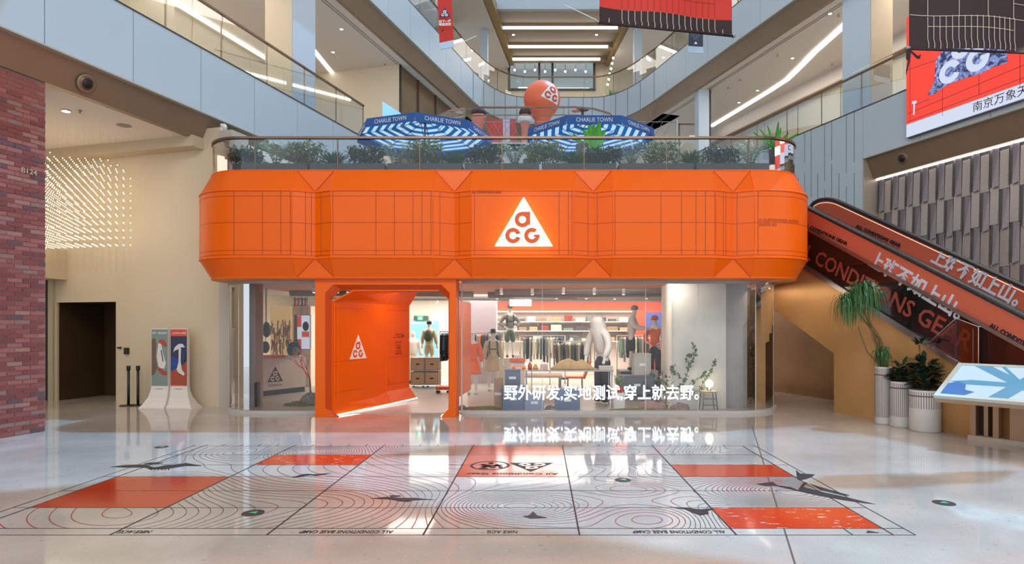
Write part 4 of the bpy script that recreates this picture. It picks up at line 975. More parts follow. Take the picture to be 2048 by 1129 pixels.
# acrylic guard
t = thing('acrylic_guard', 'clear acrylic safety guard box standing beside the escalator above the screen kiosk', 'guard', EP(1957,725,-.1))
a = [EP(1853,690,-.12), EP(1957,745,-.12), EP(1957,654,-.12), EP(1912,637,-.12)]
MB().prism(a, -NR*.006).build('front_sheet', ACRYL, t)
a2 = [p+NR*.11 for p in a]
mb = MB()
edge = mat('acrylic_edge', srgb(225,222,225), .2)
for p, q in ((a[3],a[2]),(a[2],a[1]),(a[0],a[3])): mb.tube([p,q], .006, 5)
mb.tube([a[3]+NR*.0-UR*.0, a[3]+NR*.11], .005, 5); mb.tube([a[2], a[2]+NR*.11-UR*.0], .005, 5)
p2 = EP(1946,658,-.12); mb.tube([p2, EP(1946,745,-.12)], .005, 5)
mb.build('polished_edge', edge, t)

# pots
RIB = mat('pot_white', srgb(206,200,194), .6, noise=.03, nscale=6); RIBD = mat('pot_groove', srgb(120,104,96), .8)
def pot(px, py, r_, h_, flutes, lab, loc_off=0):
    p = G(px, py); c = Vector((p.x*(1+r_/p.y), p.y+r_, 0)); t = thing('potted_plant', lab, 'potted plant', c)
    MB().lathe([(r_*.97,0),(r_,.02),(r_,h_-.01),(r_*.97,h_),(r_*.88,h_),(r_*.86,h_-.08)], 40, c).build('pot', RIB, t); pt_ = t.children[0]
    mb = MB(); n = 40
    for k in range(n):
        a = 2*PI*k/n; d = Vector((math.cos(a), math.sin(a), 0)); sd = Vector((-d.y, d.x, 0))*.006; q = c+d*(r_+.001)
        mb.quad(q-sd+ZZ*flutes, q+sd+ZZ*flutes, q+sd+ZZ*(h_-.03), q-sd+ZZ*(h_-.03))
    mb.build('fluting', RIBD, pt_)
    MB().lathe([(r_+.004,h_*.86-.01),(r_+.006,h_*.86),(r_+.004,h_*.86+.012)], 40, c).build('band', mat('pot_band', srgb(110,90,80), .5), pt_)
    MB().lathe([(r_*.87,h_-.09),(r_*.87,h_-.05)], 24, c).build('soil', SOIL, t)
    return t, c, h_
t, c, h_ = pot(1768, 851, .165, 1.12, .14, 'tall fluted white pot with drooping ponytail palm, first of the three by the escalator')
# ponytail palm: leaning stems and drooping tuft
crown = P(1718, 607, c.y); crown2 = P(1765, 715, c.y)
mb = MB(); 
for k, (dx, dy) in enumerate(((0,0),(.05,.03),(.1,-.04),(-.02,.06))):
    st = c+Vector((dx*.5, dy, h_-.05)); e = crown+Vector((.16-.07*k, dy, -.1)); mid = st.lerp(e, .45)+Vector((-.06+.08*k, 0, .05))
    mb.tube([st, st.lerp(mid,.5)+Vector((.01,0,.03)), mid, mid.lerp(e,.55), e], [.022,.02,.018,.016,.014], 6)
mb.tube([c+ZZ*(h_-.05), P(1735,705,c.y), P(1716,655,c.y+.05)], [.02,.016,.014], 6)
mb.build('stem', mat('palm_stem', srgb(120,96,60), .8), t)
def droop_tuft(mb, c0, n, R, Hd, up=.25):
    for k in range(n):
        a = random.uniform(0, 2*PI); r_ = R*random.uniform(.35, 1); dz = -Hd*random.uniform(.35, 1.0); u = up*random.uniform(.3,1.1)
        p0 = c0+Vector((random.uniform(-.1,.1), random.uniform(-.1,.1), random.uniform(-.05,.1))); d = Vector((math.cos(a), math.sin(a), 0)); sd = Vector((-d.y, d.x, 0))
        v = []; N = 5
        for i in range(N+1):
            tt = i/N; pp = p0+d*(r_*math.sin(tt*PI/2))+ZZ*(u*math.sin(min(1,tt*2.2)*PI/2)*1.0+dz*tt**1.9-u*tt*tt*.6); w_ = .009*(1-tt*.8); v += [pp-sd*w_, pp+sd*w_]
        mb.add(v, [(2*i,2*i+1,2*i+3,2*i+2) for i in range(N)])
mb = MB(); droop_tuft(mb, crown+Vector((.08,0,.15)), 420, .40, .62, .3); droop_tuft(mb, crown+Vector((-.22,0,.0)), 190, .30, .60, .2)
droop_tuft(mb, crown2, 110, .16, .35, .2)
mb.build('leaves', mat('palm_leaf', srgb(50,100,44), .45, noise=.35, nscale=5), t, kind='stuff')
def rubber(mb, c0, n, R, Hh, size=.12):
    for k in range(n):
        a = random.uniform(0,2*PI); el = random.uniform(-.1,1.2); d = Vector((math.cos(a)*math.cos(el), math.sin(a)*math.cos(el), math.sin(el)))
        b = c0+Vector((d.x*R*.3, d.y*R*.3, random.uniform(0,Hh))); L_ = size*random.uniform(1.2,2.2)
        leaf(mb, b, b+d*L_, size*.38, .05, 4)
t2, c2, h2 = pot(1803, 857, .20, .86, .2, 'middle fluted white pot with dark glossy leaves, between the tall and the wide pots')
mb = MB(); rubber(mb, c2+ZZ*(h2-.02), 70, .25, .35); mb.build('leaves', LEAFD, t2, kind='stuff')
mb = MB(); [mb.tube([c2+ZZ*(h2-.06), c2+Vector((dx,0,h2+.3))], .01, 5) for dx in (-.1,0,.1)]; mb.build('stem', STEM, t2)
t3, c3, h3 = pot(1850, 867, .255, .75, .42, 'wide fluted white pot with a rubber plant, nearest the screen kiosk')
mb = MB(); rubber(mb, c3+ZZ*(h3+.0), 110, .4, .55, .13)
for p in (P(1838,690,c3.y), P(1905,735,c3.y), P(1890,760,c3.y)): rubber(mb, p, 14, .1, .1, .10)
mb.build('leaves', LEAFD, t3, kind='stuff')
mb = MB(); [mb.tube([c3+ZZ*(h3-.06), e_], .012, 5) for e_ in (P(1838,690,c3.y), P(1905,735,c3.y), c3+ZZ*(h3+.5))]; mb.build('stem', STEM, t3)

# screen kiosk
k0 = Vector((6.22, 9.72, .80)); ku = Vector((.6,-.8,0)); kv = Vector((.80,.60,.47)).normalized(); kn = ku.cross(kv).normalized()
if kn.z < 0: kn = -kn
t = thing('screen_kiosk', 'large tilted directory screen kiosk glowing blue at the lower right edge', 'kiosk', (7.4,9.2,0))
MK = Matrix(((ku.x,kv.x,kn.x,k0.x),(ku.y,kv.y,kn.y,k0.y),(ku.z,kv.z,kn.z,k0.z),(0,0,0,1)))
def kb(x0,y0,z0,x1,y1,z1): mb = MB(); mb.M = MK; return mb.box(x0,y0,z0,x1,y1,z1)
kb(0,0,-.10,2.0,1.12,-.03).build('housing', mat('kiosk_gold', srgb(172,140,112), .35, .4), t)
fr = mat('kiosk_frame', srgb(190,198,192), .4, .2)
mb = kb(0,0,-.03,2.0,.07,.02); mb.box(0,1.05,-.03,2.0,1.12,.02); mb.box(0,.07,-.03,.07,1.05,.02); mb.box(1.93,.07,-.03,2.0,1.05,.02); mb.build('bezel', fr, t)
kb(.07,.07,-.03,1.93,1.05,.008).build('display', mat('display_blue', (.04,.05,.06), .15, emit=srgb(200,230,250), es=.82), t)
SB1 = mat('display_shape', (.02,.04,.05), .15, emit=srgb(96,165,205), es=.8); SB2 = mat('display_deep', (.02,.03,.06), .15, emit=srgb(70,130,205), es=.8)
mb = MB(); mb.M = MK
for pl in ([(.25,1.05),(.5,1.05),(1.15,.5),(1.7,.07),(1.4,.07),(.95,.45)],[(1.1,1.05),(1.4,1.05),(1.1,.45),(.95,.07),(.7,.07)],[(.07,.5),(.35,.58),(1.0,.55),(1.93,.65),(1.93,.52),(1.2,.42),(.3,.42)],[(.62,1.05),(.68,1.05),(1.0,.6),(.93,.6)]):
    mb.add([(x,y,.011+.0005*len(mb.v)/8) for x, y in pl], [tuple(range(len(pl)))])
mb.build('picture', SB1, t)
mb = MB(); mb.M = MK
for pl in ([(.07,.07),(.07,.42),(.2,.5),(.32,.42),(.36,.25),(.5,.2),(.4,.07)],): mb.add([(x,y,.016) for x, y in pl], [tuple(range(len(pl)))])
mb.build('picture', SB2, t)
GOLDK = mat('kiosk_leg', srgb(176,136,104), .35, .4)
bc = Vector((G(1995,887).x+.15, 10.25, 0)); RK = Matrix(((ku.x,-ku.y,0,bc.x),(ku.y,ku.x,0,bc.y),(0,0,1,0),(0,0,0,1)))
def kb2(x0,y0,z0,x1,y1,z1): mb = MB(); mb.M = RK; return mb.box(x0,y0,z0,x1,y1,z1)
kb2(-.32,-.3,0,.5,.3,.08).build('base', mat('kiosk_base', srgb(206,186,166), .5), t)
kb2(-.30,-.25,.08,-.22,.25,.95).build('leg', GOLDK, t); kb2(-.12,-.2,.08,-.06,.2,.95).build('leg', GOLDK, t); kb2(.02,-.25,.08,.10,.25,.95).build('leg', GOLDK, t); kb2(.25,-.25,.08,.45,.25,.95).build('leg', GOLDK, t)
kb2(-.25,-.05,.08,.40,.05,.6).build('brace', mat('kiosk_dark', srgb(90,64,48), .5), t)

# ================================================================== LEFT FLOOR ITEMS
STW = mat('stand_white', srgb(222,212,202), .5)
stand_rot = Matrix.Rotation(-.12, 4, 'Z') @ Matrix.Diagonal((1,.62,1,1))
def stand(px, py, lab, bcol, kind, tx):
    p = G(px, py)+Vector((0,-.06,0)); t = thing('poster_stand', lab, 'poster stand', p)
    def T(mb): mb.M = Matrix.Translation(p) @ stand_rot; return mb
    hw = .215
    prof = [(-.30,0),(-.30,.03),(-.22,.10),(-.13,.25),(-.08,.42),(-.07,.50),(.07,.50),(.08,.42),(.13,.25),(.22,.10),(.30,.03),(.30,0)]
    mb = T(MB()); ext = .06 if kind == 0 else .06
    l_, r_ = (-hw-(.22 if kind == 0 else 0)), (hw+(.22 if kind == 1 else 0))
    n = len(prof); v = []
    for y, z in prof:
        f = max(0, 1-z/.5)**2
        v.append((-hw-(.22*f if kind == 0 else 0), y, z))
    for y, z in prof:
        f = max(0, 1-z/.5)**2
        v.append((hw+(.22*f if kind == 1 else 0), y, z))
    mb.add(v, [tuple(range(n))[::-1], tuple(range(n,2*n))]+[(i,(i+1)%n,n+(i+1)%n,n+i) for i in range(n)]); mb.build('flared_base', STW, t)
    T(MB()).box(-hw,-.06,.50,hw,.06,1.86).build('body', STW, t)
    T(MB()).box(-hw+.01,-.068,.52,hw-.01,-.06,1.84).build('poster', mat('poster_%d' % kind, srgb(*bcol), .35), t)
    T(MB()).box(-.13,-.075,.44,.13,-.066,.455).build('slot', BLACK, t) if False else None
    mb = T(MB()); mb.box(-.09,-.088,.445,.09,-.078,.452); mb.box(-.03,-.10,.335,.01,-.085,.352); mb.box(.02,-.10,.34,.05,-.085,.352); mb.build('mark', BLACK, t)
    def pp(pl, m, nm, lift=.001):
        mb = T(MB()); mb.add([(x, -.069-lift, z) for x, z in pl], [tuple(range(len(pl)))]); mb.build(nm, m, t)
    tp = p+stand_rot.to_3x3() @ Vector((0,-.0705,1.75)); xa = stand_rot.to_3x3() @ Vector((1,0,0))
    if kind == 0:
        pp([(-.2,1.6),(-.12,1.64),(-.08,1.5),(-.1,1.2),(-.06,.95),(-.12,.8),(-.2,.75)], mat('p_brown', srgb(110,84,64), .5), 'poster_figure')
        pp([(-.03,1.52),(.03,1.55),(.08,1.3),(.16,1.05),(.12,.92),(-.02,.95),(-.07,1.2)], mat('p_white', srgb(216,206,200), .5), 'poster_figure', .002)
        pp([(-.03,1.52),(.0,1.6),(.12,1.6),(.18,1.5),(.19,1.42),(.1,1.45),(.05,1.5)], mat('p_red', srgb(168,70,56), .5), 'poster_figure', .003)
        pp([(-.05,.98),(.1,.88),(.19,.86),(.18,.76),(.06,.78),(-.06,.9)], mat('p_red', srgb(168,70,56), .5), 'poster_figure', .003)
        pp([(.03,1.35),(.05,1.36),(.1,1.1),(.08,1.08)], BLACK, 'poster_figure', .004)
        text('向下一座山出发', .055, tp, xa, ZZ, WPRINT, 'poster_lettering', t, ext=.0003, width=.36)
    else:
        pp([(-.2,1.68),(.205,1.68),(.205,.7),(-.2,.7)], mat('p_navy', srgb(36,44,78), .4), 'poster_field')
        pp([(-.2,1.2),(.0,1.15),(.05,.9),(-.2,.85)], mat('p_blue', srgb(24,64,140), .4), 'poster_field', .002)
        pp([(-.2,.85),(.0,.95),(.205,1.1),(.205,.55),(-.2,.55)], mat('p_rust', srgb(160,72,44), .5), 'poster_field', .003)
        pp([(-.14,1.3),(-.1,1.42),(0,1.5),(.1,1.5),(.16,1.42),(.06,1.42),(0,1.38),(-.1,1.34)], mat('p_white', srgb(216,206,200), .5), 'poster_figure', .004)
        pp([(.0,1.4),(.06,1.4),(.05,1.1),(.08,.9),(-.05,.9),(.0,1.1)], mat('p_white', srgb(216,206,200), .5), 'poster_figure', .005)
        pp([(-.06,.93),(.08,.9),(.16,.8),(.12,.76),(-.02,.84)], mat('p_white', srgb(216,206,200), .5), 'poster_figure', .006)
        pp([(.1,.95),(.2,1.15),(.2,1.3),(.14,1.1)], BLACK, 'poster_figure', .006)
        text('上山总比上班强', .05, tp, xa, ZZ, WPRINT, 'poster_lettering', t, ext=.0003, width=.36)
stand(325, 816, 'white flared poster stand with grey green shoe poster, beside the belt posts', (120,136,126), 0, '')
stand(363, 816, 'white flared poster stand with red and navy poster, nearest the shop corner', (206,72,44), 1, '')
def stanchion(px, lab):
    p = G(px, 812); t = thing('belt_stanchion', lab, 'stanchion', p)
    MB().lathe([(.19,0),(.19,.012),(.17,.02)], 24, p).build('base_plate', mat('stanchion_base', srgb(70,56,40), .35, .6), t)
    MB().lathe([(.03,.02),(.03,.86)], 14, p).build('pole', DARK, t)
    MB().lathe([(.03,.84),(.042,.86),(.045,.95),(.04,.96)], 14, p).build('belt_head', BLACK, t)
stanchion(257, 'black retractable belt stanchion nearer to the dark niche'); stanchion(276, 'black retractable belt stanchion nearer to the poster stands')
# ================================================================== SHOP CANOPY BAND
YC = 12.5
def corner(cx_, cy_, r_, a0, a1, n=10): return [(cx_+r_*math.cos(a0+(a1-a0)*i/n), cy_+r_*math.sin(a0+(a1-a0)*i/n)) for i in range(n+1)]
LC, RC = (-6.22, 13.7), (4.65, 13.7)
# station list: (x,y, inward normal x,y, notch flag)
def stations():
    st = []
    for y in (19.0, 17.0, 15.3): st.append((-7.42, y, 1, 0, 0))
    for i in range(13):
        a = PI+PI/2*i/12; st.append((LC[0]+1.2*math.cos(a), LC[1]+1.2*math.sin(a), -math.cos(a), -math.sin(a), 0))
    for x, k in ((-5.04,0),(-4.64,1),(-4.25,0),(-2.175,0),(-1.763,1),(-1.392,0),(.691,0),(1.103,1),(1.484,0),(3.577,0),(3.99,1),(4.36,0)):
        st.append((x, YC, 0, 1, k))
    for i in range(13):
        a = -PI/2+PI/2*i/12; st.append((RC[0]+1.2*math.cos(a), RC[1]+1.2*math.sin(a), -math.cos(a), -math.sin(a), 0))
    for y in (15.3, 17.0, 19.0): st.append((5.85, y, -1, 0, 0))
    return st
ST = stations()
ZS = [2.92, 3.31, 4.68, 5.14]
def spt(i, row):
    x, y, nx, ny, k = ST[i]; ins_ = .23 if row in (0, 3) else (.19 if k else 0)
    return Vector((x+nx*ins_, y+ny*ins_, ZS[row]))
can = thing('shop_canopy', 'big bright orange folded metal band with rounded ends wrapping the top of the pop-up shop', 'canopy', (-.7, 13.0, 2.92))
bays = [(0,15),(15,16),(16,17),(17,18),(18,19),(19,20),(20,21),(21,22),(22,23),(23,24),(24,25),(25,26)]
idx = [i for i, s in enumerate(ST)]
# bay boundaries: curved left = 0..first straight vertex
nb0 = 3+13  # index of x=-5.04
groups = [(0, nb0), (nb0, nb0+1), (nb0+1, nb0+2), (nb0+2, nb0+3), (nb0+3, nb0+4), (nb0+4, nb0+5), (nb0+5, nb0+6), (nb0+6, nb0+7), (nb0+7, nb0+8), (nb0+8, nb0+9), (nb0+9, nb0+10), (nb0+10, nb0+11), (nb0+11, len(ST)-1)]
for g0, g1 in groups:
    notch = ST[g0][4] or ST[g1][4]
    for row, nm in ((0, 'lower_bevel'), (1, 'face_panel'), (2, 'upper_bevel')):
        if notch and row != 1: continue
        mb = MB(); v = []
        for i in range(g0, g1+1): v += [spt(i, row), spt(i, row+1)]
        inn = [Vector((p.x+ST[g0+k//2][2]*.03, p.y+ST[g0+k//2][3]*.03, p.z)) for k, p in enumerate(v)]
        fs = [(2*i, 2*i+2, 2*i+3, 2*i+1) for i in range(g1-g0)]
        mb.add(v, fs, g1-g0 > 1); mb.add(inn, [f[::-1] for f in fs], g1-g0 > 1)
        mb.build(nm, ORANGE, can)
for i in (nb0+1, nb0+4, nb0+7, nb0+10):
    for rf, rt in ((1, 0), (2, 3)):
        f0, f1, f2 = spt(i-1, rf), spt(i, rf), spt(i+1, rf); t0, t2 = spt(i-1, rt), spt(i+1, rt)
        for tri in ((f0, f1, t0), (f1, t2, t0), (f1, f2, t2)):
            MB().prism(list(tri), (0, .02, 0)).build('fold_facet', ORANGE, can)
# ridge tubes at bay edges
for i in (nb0, nb0+2, nb0+3, nb0+5, nb0+6, nb0+8, nb0+9, nb0+11):
    MB().tube([spt(i, r_) for r_ in range(4)], .011, 6, smooth=False).build('seam_rib', ORTRIM, can)
for i in (nb0+1, nb0+4, nb0+7, nb0+10):
    for r0, r1 in ((1, 0), (2, 3)):
        for j in (-1, 1):
            MB().tube([spt(i, r0)+Vector((0,-.006,0)), Vector((ST[i+j][0], YC+.23-.006, ZS[r1]))], .008, 5, smooth=False).build('seam_rib', mat('seam_dark', srgb(196,66,8), .5), can)
for r_ in range(4):
    MB().tube([spt(i, r_) for i in range(2, len(ST)-2)], .014, 6).build('edge_rib', ORTRIM, can)
# printed thin lines
ln = MB()
def band_line(i0, i1, z):
    for i in range(i0, i1):
        a, b = spt(i, 1), spt(i+1, 1); d = Vector((ST[i][2], ST[i][3], 0))*-.003; d2 = Vector((ST[i+1][2], ST[i+1][3], 0))*-.003
        ln.quad(Vector((a.x,a.y,z-.004))+d, Vector((b.x,b.y,z-.004))+d2, Vector((b.x,b.y,z+.004))+d2, Vector((a.x,a.y,z+.004))+d)
for z in (4.655, 4.56, 3.45, 3.36): band_line(2, len(ST)-3, z)
for (i0, i1) in ((2, nb0+5), (nb0+6, len(ST)-3)): band_line(i0, i1, 4.02)
def vline(px, zlo=3.36, zhi=4.655):
    x = (px-CX)*YC/F; y = YC
    for i in range(nb0, nb0+11):
        a, b = spt(i, 1), spt(i+1, 1)
        if a.x <= x <= b.x: y = a.y+(b.y-a.y)*(x-a.x)/(b.x-a.x)
    ln.quad((x-.005,y-.004,zlo),(x+.005,y-.004,zlo),(x+.005,y-.004,zhi),(x-.005,y-.004,zhi))
for px in (468,525,562,581,607,617,638,666,752,789,826,844,862,879,917,949,1118,1137,1144,1177,1196,1230,1322,1363,1392,1411,1430,1449,1455,1479,1516): vline(px)
ln.build('printed_line', ORLINE, can)
sgn = logo((( 1047.5-CX)*12.4/F, 12.42, 1.9+(654-493)*12.42/F), (1,0,0), (0,0,1), 115*12.4/F, SIGNW, mat('sign_orange', srgb(232,92,16), .5), can, depth=.07, lift=.002)
text('ALL CONDITIONS GEAR', .055, P(973, 385, 12.49), (1,0,0), (0,0,1), ORLINE, 'band_lettering', can, ext=.001, bold=.001)
def curve_warp(x0, z0):
    def Wp(x, y, z):
        X = x0+x
        if X > RC[0]:
            a = (X-RC[0])/1.2; return Vector((RC[0]+1.204*math.sin(a), RC[1]-1.204*math.cos(a), z0+y))
        return Vector((X, YC-.004, z0+y))
    return Wp
text('穿上就去野外研发实地测试穿上就去 野外研发', .075, (0,0,0), (1,0,0), (0,0,1), ORLINE, 'band_lettering', can, ext=0, align='LEFT', warp=curve_warp(4.45, 4.06), sx=.62)
text('实地测试穿上就去', .075, (0,0,0), (1,0,0), (0,0,1), ORLINE, 'band_lettering', can, ext=0, align='LEFT', warp=curve_warp(4.45, 3.97), sx=.62)
# canopy underside and terrace slab
und = [(-7.19, 19.0)]+[(p.x, p.y) for p in (spt(i, 0) for i in range(3, len(ST)-3))]+[(5.62, 19.0)]
def plate(outline, z0, z1): return MB().prism([(x, y, z0) for x, y in outline], (0,0,z1-z0))
inset = [(LC[0]+.9*math.cos(a), LC[1]+1.0+.9*math.sin(a)) for a in np.linspace(PI, 1.5*PI, 10)]
plate([(x, y+.01) for x, y in und], 2.90, 2.93).build('underside', mat('canopy_under', srgb(226,150,90), .6), can)
S(plate([(x, y+.06) for x, y in und], 4.95, 5.10).build('terrace_deck', mat('deck_dark', srgb(120,110,102), .7)))
S(MB().box(-7.1,19,4.95,5.5,26,5.1).build('terrace_deck', mat('deck_dark', srgb(120,110,102), .7)))

# ================================================================== PORTAL
por = thing('entrance_portal', 'orange chamfered entrance frame and tunnel with white triangle sign on its inner wall', 'doorway', (-3.2, 13, 0))
YP = 12.85
xo0, xo1, zo = -4.70, -1.755, 2.98
xi0, xi1, zi = -4.49, -1.89, 2.78
def octo(x0, x1, z0, z1, ct, cb): return [(x0, z0+cb), (x0, z1-ct), (x0+ct, z1), (x1-ct, z1), (x1, z1-ct), (x1, z0+cb), (x1-cb, z0), (x0+cb, z0)]
inner = octo(xi0, xi1, 0.0, zi, .17, .20)
outer = [(xo0, .20), (xo0, zi-.17), (xo0, zo), (xo1, zo), (xo1, zi-.17), (xo1, .20), (xo1, 0), (xo0, 0)]
outer = [(xo0, .2), (xo0, zo), (xi0+.17, zo), (xi1-.17, zo), (xo1, zo), (xo1, .2), (xo1, 0), (xo0, 0)]
mb = MB(); n = 8
vf = [(x, YP, z) for x, z in outer]+[(x, YP, z) for x, z in inner]
mb.add(vf, [(i, (i+1)%n, n+(i+1)%n, n+i) for i in range(7) if i != 6] + [(7, 0, 8, 15)])
mb.add([(x, YP, z) for x, z in outer]+[(x, YP+.5, z) for x, z in outer], [(i, n+i, n+(i+1)%n, (i+1)%n) for i in range(n) if i != 6])
mb.build('frame', ORANGE, por)
# inner lip: stepped reveal
mid = octo(xi0+.10, xi1-.04, 0.0, zi-.10, .20, .16)
mb = MB(); mb.add([(x, YP, z) for x, z in inner]+[(x, YP+.12, z) for x, z in mid], [(i, n+i, n+(i+1)%n, (i+1)%n) for i in range(n) if i != 6]); mb.build('reveal', mat('orange_deep', srgb(206,70,4), .35), por)
# tunnel: left wall slants inward
YB = 15.7
backo = [(-3.28, .20), (-3.28, 2.62), (-3.05, 2.84), (-1.95, 2.84), (-1.80, 2.62), (-1.80, .20), (-1.9, 0), (-3.20, 0)]
front = [(mid[0][0], .30), (mid[1][0], 2.44), (mid[2][0]+.25, mid[2][1]), (mid[3][0], mid[3][1]), (mid[4][0], 2.5), (mid[5][0], .3), (xi1-.04, 0), (xi0+.12, 0)]
back = [(-3.36, .35), (-3.36, 2.44), (-3.14, 2.80), (-1.95, 2.80), (-1.80, 2.5), (-1.80, .3), (-1.80, 0), (-3.16, .06)]
front[7] = (xi0+.10, .0); 
YM = 14.75  # seam between the main wall and the side panel
def lerp2(a, b, t): return (a[0]+(b[0]-a[0])*t, a[1]+(b[1]-a[1])*t)
tm = (YM-(YP+.12))/(YB-(YP+.12)); midr = [lerp2(front[i], back[i], tm) for i in range(8)]
front2 = list(front)
def wallseg(A, yA, B, yB, i, j, nm, m=ORANGE, th=.03):
    p = [Vector((A[i][0], yA, A[i][1])), Vector((B[i][0], yB, B[i][1])), Vector((B[j][0], yB, B[j][1])), Vector((A[j][0], yA, A[j][1]))]
    nn = (p[1]-p[0]).cross(p[3]-p[0]).normalized()*th
    return MB().prism(p, nn).build(nm, m, por)
wallseg(front, YP+.12, midr, YM-.01, 0, 1, 'wall_panel'); wallseg(midr, YM+.01, back, YB, 0, 1, 'wall_panel')
wallseg(front, YP+.12, midr, YM-.005, 1, 2, 'upper_bevel_panel'); wallseg(midr, YM+.005, back, YB, 1, 2, 'upper_bevel_panel')
wallseg(front, YP+.12, back, YB, 2, 3, 'ceiling_panel') if False else None
wallseg(front, YP+.12, midr, 13.8, 2, 3, 'ceiling_panel')
wallseg(front, YP+.12, midr, YM-.005, 7, 0, 'lower_bevel_panel'); wallseg(midr, YM+.005, back, YB, 7, 0, 'lower_bevel_panel')
wallseg(front, YP+.12, back, YB, 4, 5, 'right_wall_panel', ORANGE, -.04)
MB().tube([(front[7][0]+.01, YP+.05, .02), (midr[7][0]+.02, YM, midr[7][1]+.01), (back[7][0]+.02, YB, back[7][1]+.02)], .016, 6).build('floor_light', STRIPW, por)
MB().tube([(xi1-.06-.12, YP+.0, .02), (xi1-.02, YP+.10, .14)], .012, 6).build('floor_light', STRIPW, por)
# logo and lettering on slanted wall
a = Vector((front[0][0], YP+.12, 0)); b = Vector((back[0][0], YB, 0)); wu = (b-a).normalized(); wn = Vector((wu.y, -wu.x, 0))
def wp(px, py, lift=.03): # point on the wall plane
    k = (px-CX)/F; o = a+wn*lift; s = (k*o.y-o.x)/(wu.x-k*wu.y); q = o+wu*s; return Vector((q.x, q.y, H+(CY-py)*q.y/F))
b0, b1, ap = wp(699, 718), wp(733, 718), wp(716, 668)
szx = (b1-b0).length; logo((b0+b1)/2, wu, (0,0,1), szx, WPRINT, mat('sign_orange2', srgb(232,92,16), .5), por, depth=.004, lift=.003, hratio=(ap.z-b0.z)/(.85*szx))
q0, q1 = wp(699, 722), wp(733, 722); text('All Conditions Gear', .06, (q0+q1)/2, wu, ZZ, WPRINT, 'wall_lettering', por, ext=.001, width=(q1-q0).length, bold=.002)
for k, (py, w_, tx) in enumerate(((670,.30,'开放时间'),(675,.42,'ALL CONDITIONS'),(685,.24,'BASE CAMP'),(692,.22,'野外研发'),(697,.2,'实地测试'),(703,.26,'穿上就去野'),(708,.3,'ALL CONDITIONS GEAR'))):
    text(tx, .06, wp(797, py), wu, ZZ, ORLINE, 'wall_lettering', por, ext=.001, width=w_)
MB().prism([wp(806,668), wp(809,672), wp(806,676), wp(804,672)], wn*.002).build('arrow_mark', ORLINE, por)
text('ALL CONDITIONS BASE CAMP', .05, wp(678,598), wu, ZZ, ORLINE, 'wall_lettering', por, ext=.001, width=.55); text('BASE CAMP', .05, wp(775,605), wu, ZZ, ORLINE, 'wall_lettering', por, ext=.001, width=.22)
mb = MB()
for k in range(9):
    pts = [wp(768+0*k, 775, .032)+wu*(.12*k/2+.0)*0+wu*(0.06+.055*k)*math.sin(t)+ZZ*((.1+.055*k)*math.cos(t)-.35) for t in np.linspace(-.1, 1.7, 8)]
    pts = [p for p in pts if p.z > .45]
    for p, q in zip(pts, pts[1:]):
        d = (q-p).normalized().cross(wn)*.003; mb.quad(p-d, q-d, q+d, p+d)
for z in (.5, 1.15, 2.3): 
    p, q = a+wn*.032+ZZ*z, b+wn*.032+ZZ*z; mb.quad(p, q, q+ZZ*.005, p+ZZ*.005)
mb.build('printed_line', ORLINE, por)
# vertical mouldings
for s in (.05, .16): 
    q = a+wn*.03+wu*s; MB().box(q.x-.008, q.y-.008, .34, q.x+.008, q.y+.008, 2.40).build('moulding', ORTRIM, por)
q = a+wn*.03+wu*((YM-a.y)/wu.y); MB().box(q.x-.012, q.y-.012, .36, q.x+.012, q.y+.012, 2.42).build('moulding', ORTRIM, por)
area('portal_light', (-3.0, 14.0, 2.72), (1.0, 1.6), 16, NEUT)

# ================================================================== GLASS FRONT
YG = 13.4; GL, GR = (-6.04, 14.6), (4.27, 14.6)
gpathL = corner(GL[0], GL[1], 1.2, PI, 1.5*PI, 12)+[(-4.72, YG)]
gpathR = [(-1.70, YG), (.05, YG), (2.30, YG), (3.45, YG)]+corner(GR[0], GR[1], 1.2, -PI/2, 0, 12)+[(5.47, 16.5), (5.47, 18.5)]
def front_glass(name, path, cuts):
    root = S(MB().sweep(path, [(-.06, 0), (.10, 0), (.10, .07), (-.06, .07)], True).build(name, mat('sill_grey', srgb(196,190,186), .4)))
    MB().sweep(path, [(-.03, 2.84), (.03, 2.84), (.03, 2.92), (-.03, 2.92)], True).build('head_rail', mat('head_grey', srgb(176,168,170), .4, .2), root)
    for i0, i1 in cuts:
        MB().sweep(path[i0:i1+1], [(-.006, .07), (.006, .07), (.006, 2.84), (-.006, 2.84)], True, False).build('pane', GLASS, root)
    for i0, i1 in cuts:
        for i in (i0,):
            x, y = path[i]; MB().box(x-.006, y-.009, .07, x+.006, y+.009, 2.84).build('joint', mat('silicone', srgb(214,212,206), .4), root)
    return root
front_glass('window_2', gpathL, [(0,4),(4,8),(8,len(gpathL)-1)])
front_glass('window_3', gpathR, [(0,1),(1,2),(2,3),(3,7),(7,12),(12,len(gpathR)-1)])
MB().box(-1.72, YG-.01, .07, -1.69, YG+.02, 2.84).build('joint', mat('silicone', srgb(214,212,206), .4), bpy.data.objects['window_3'])
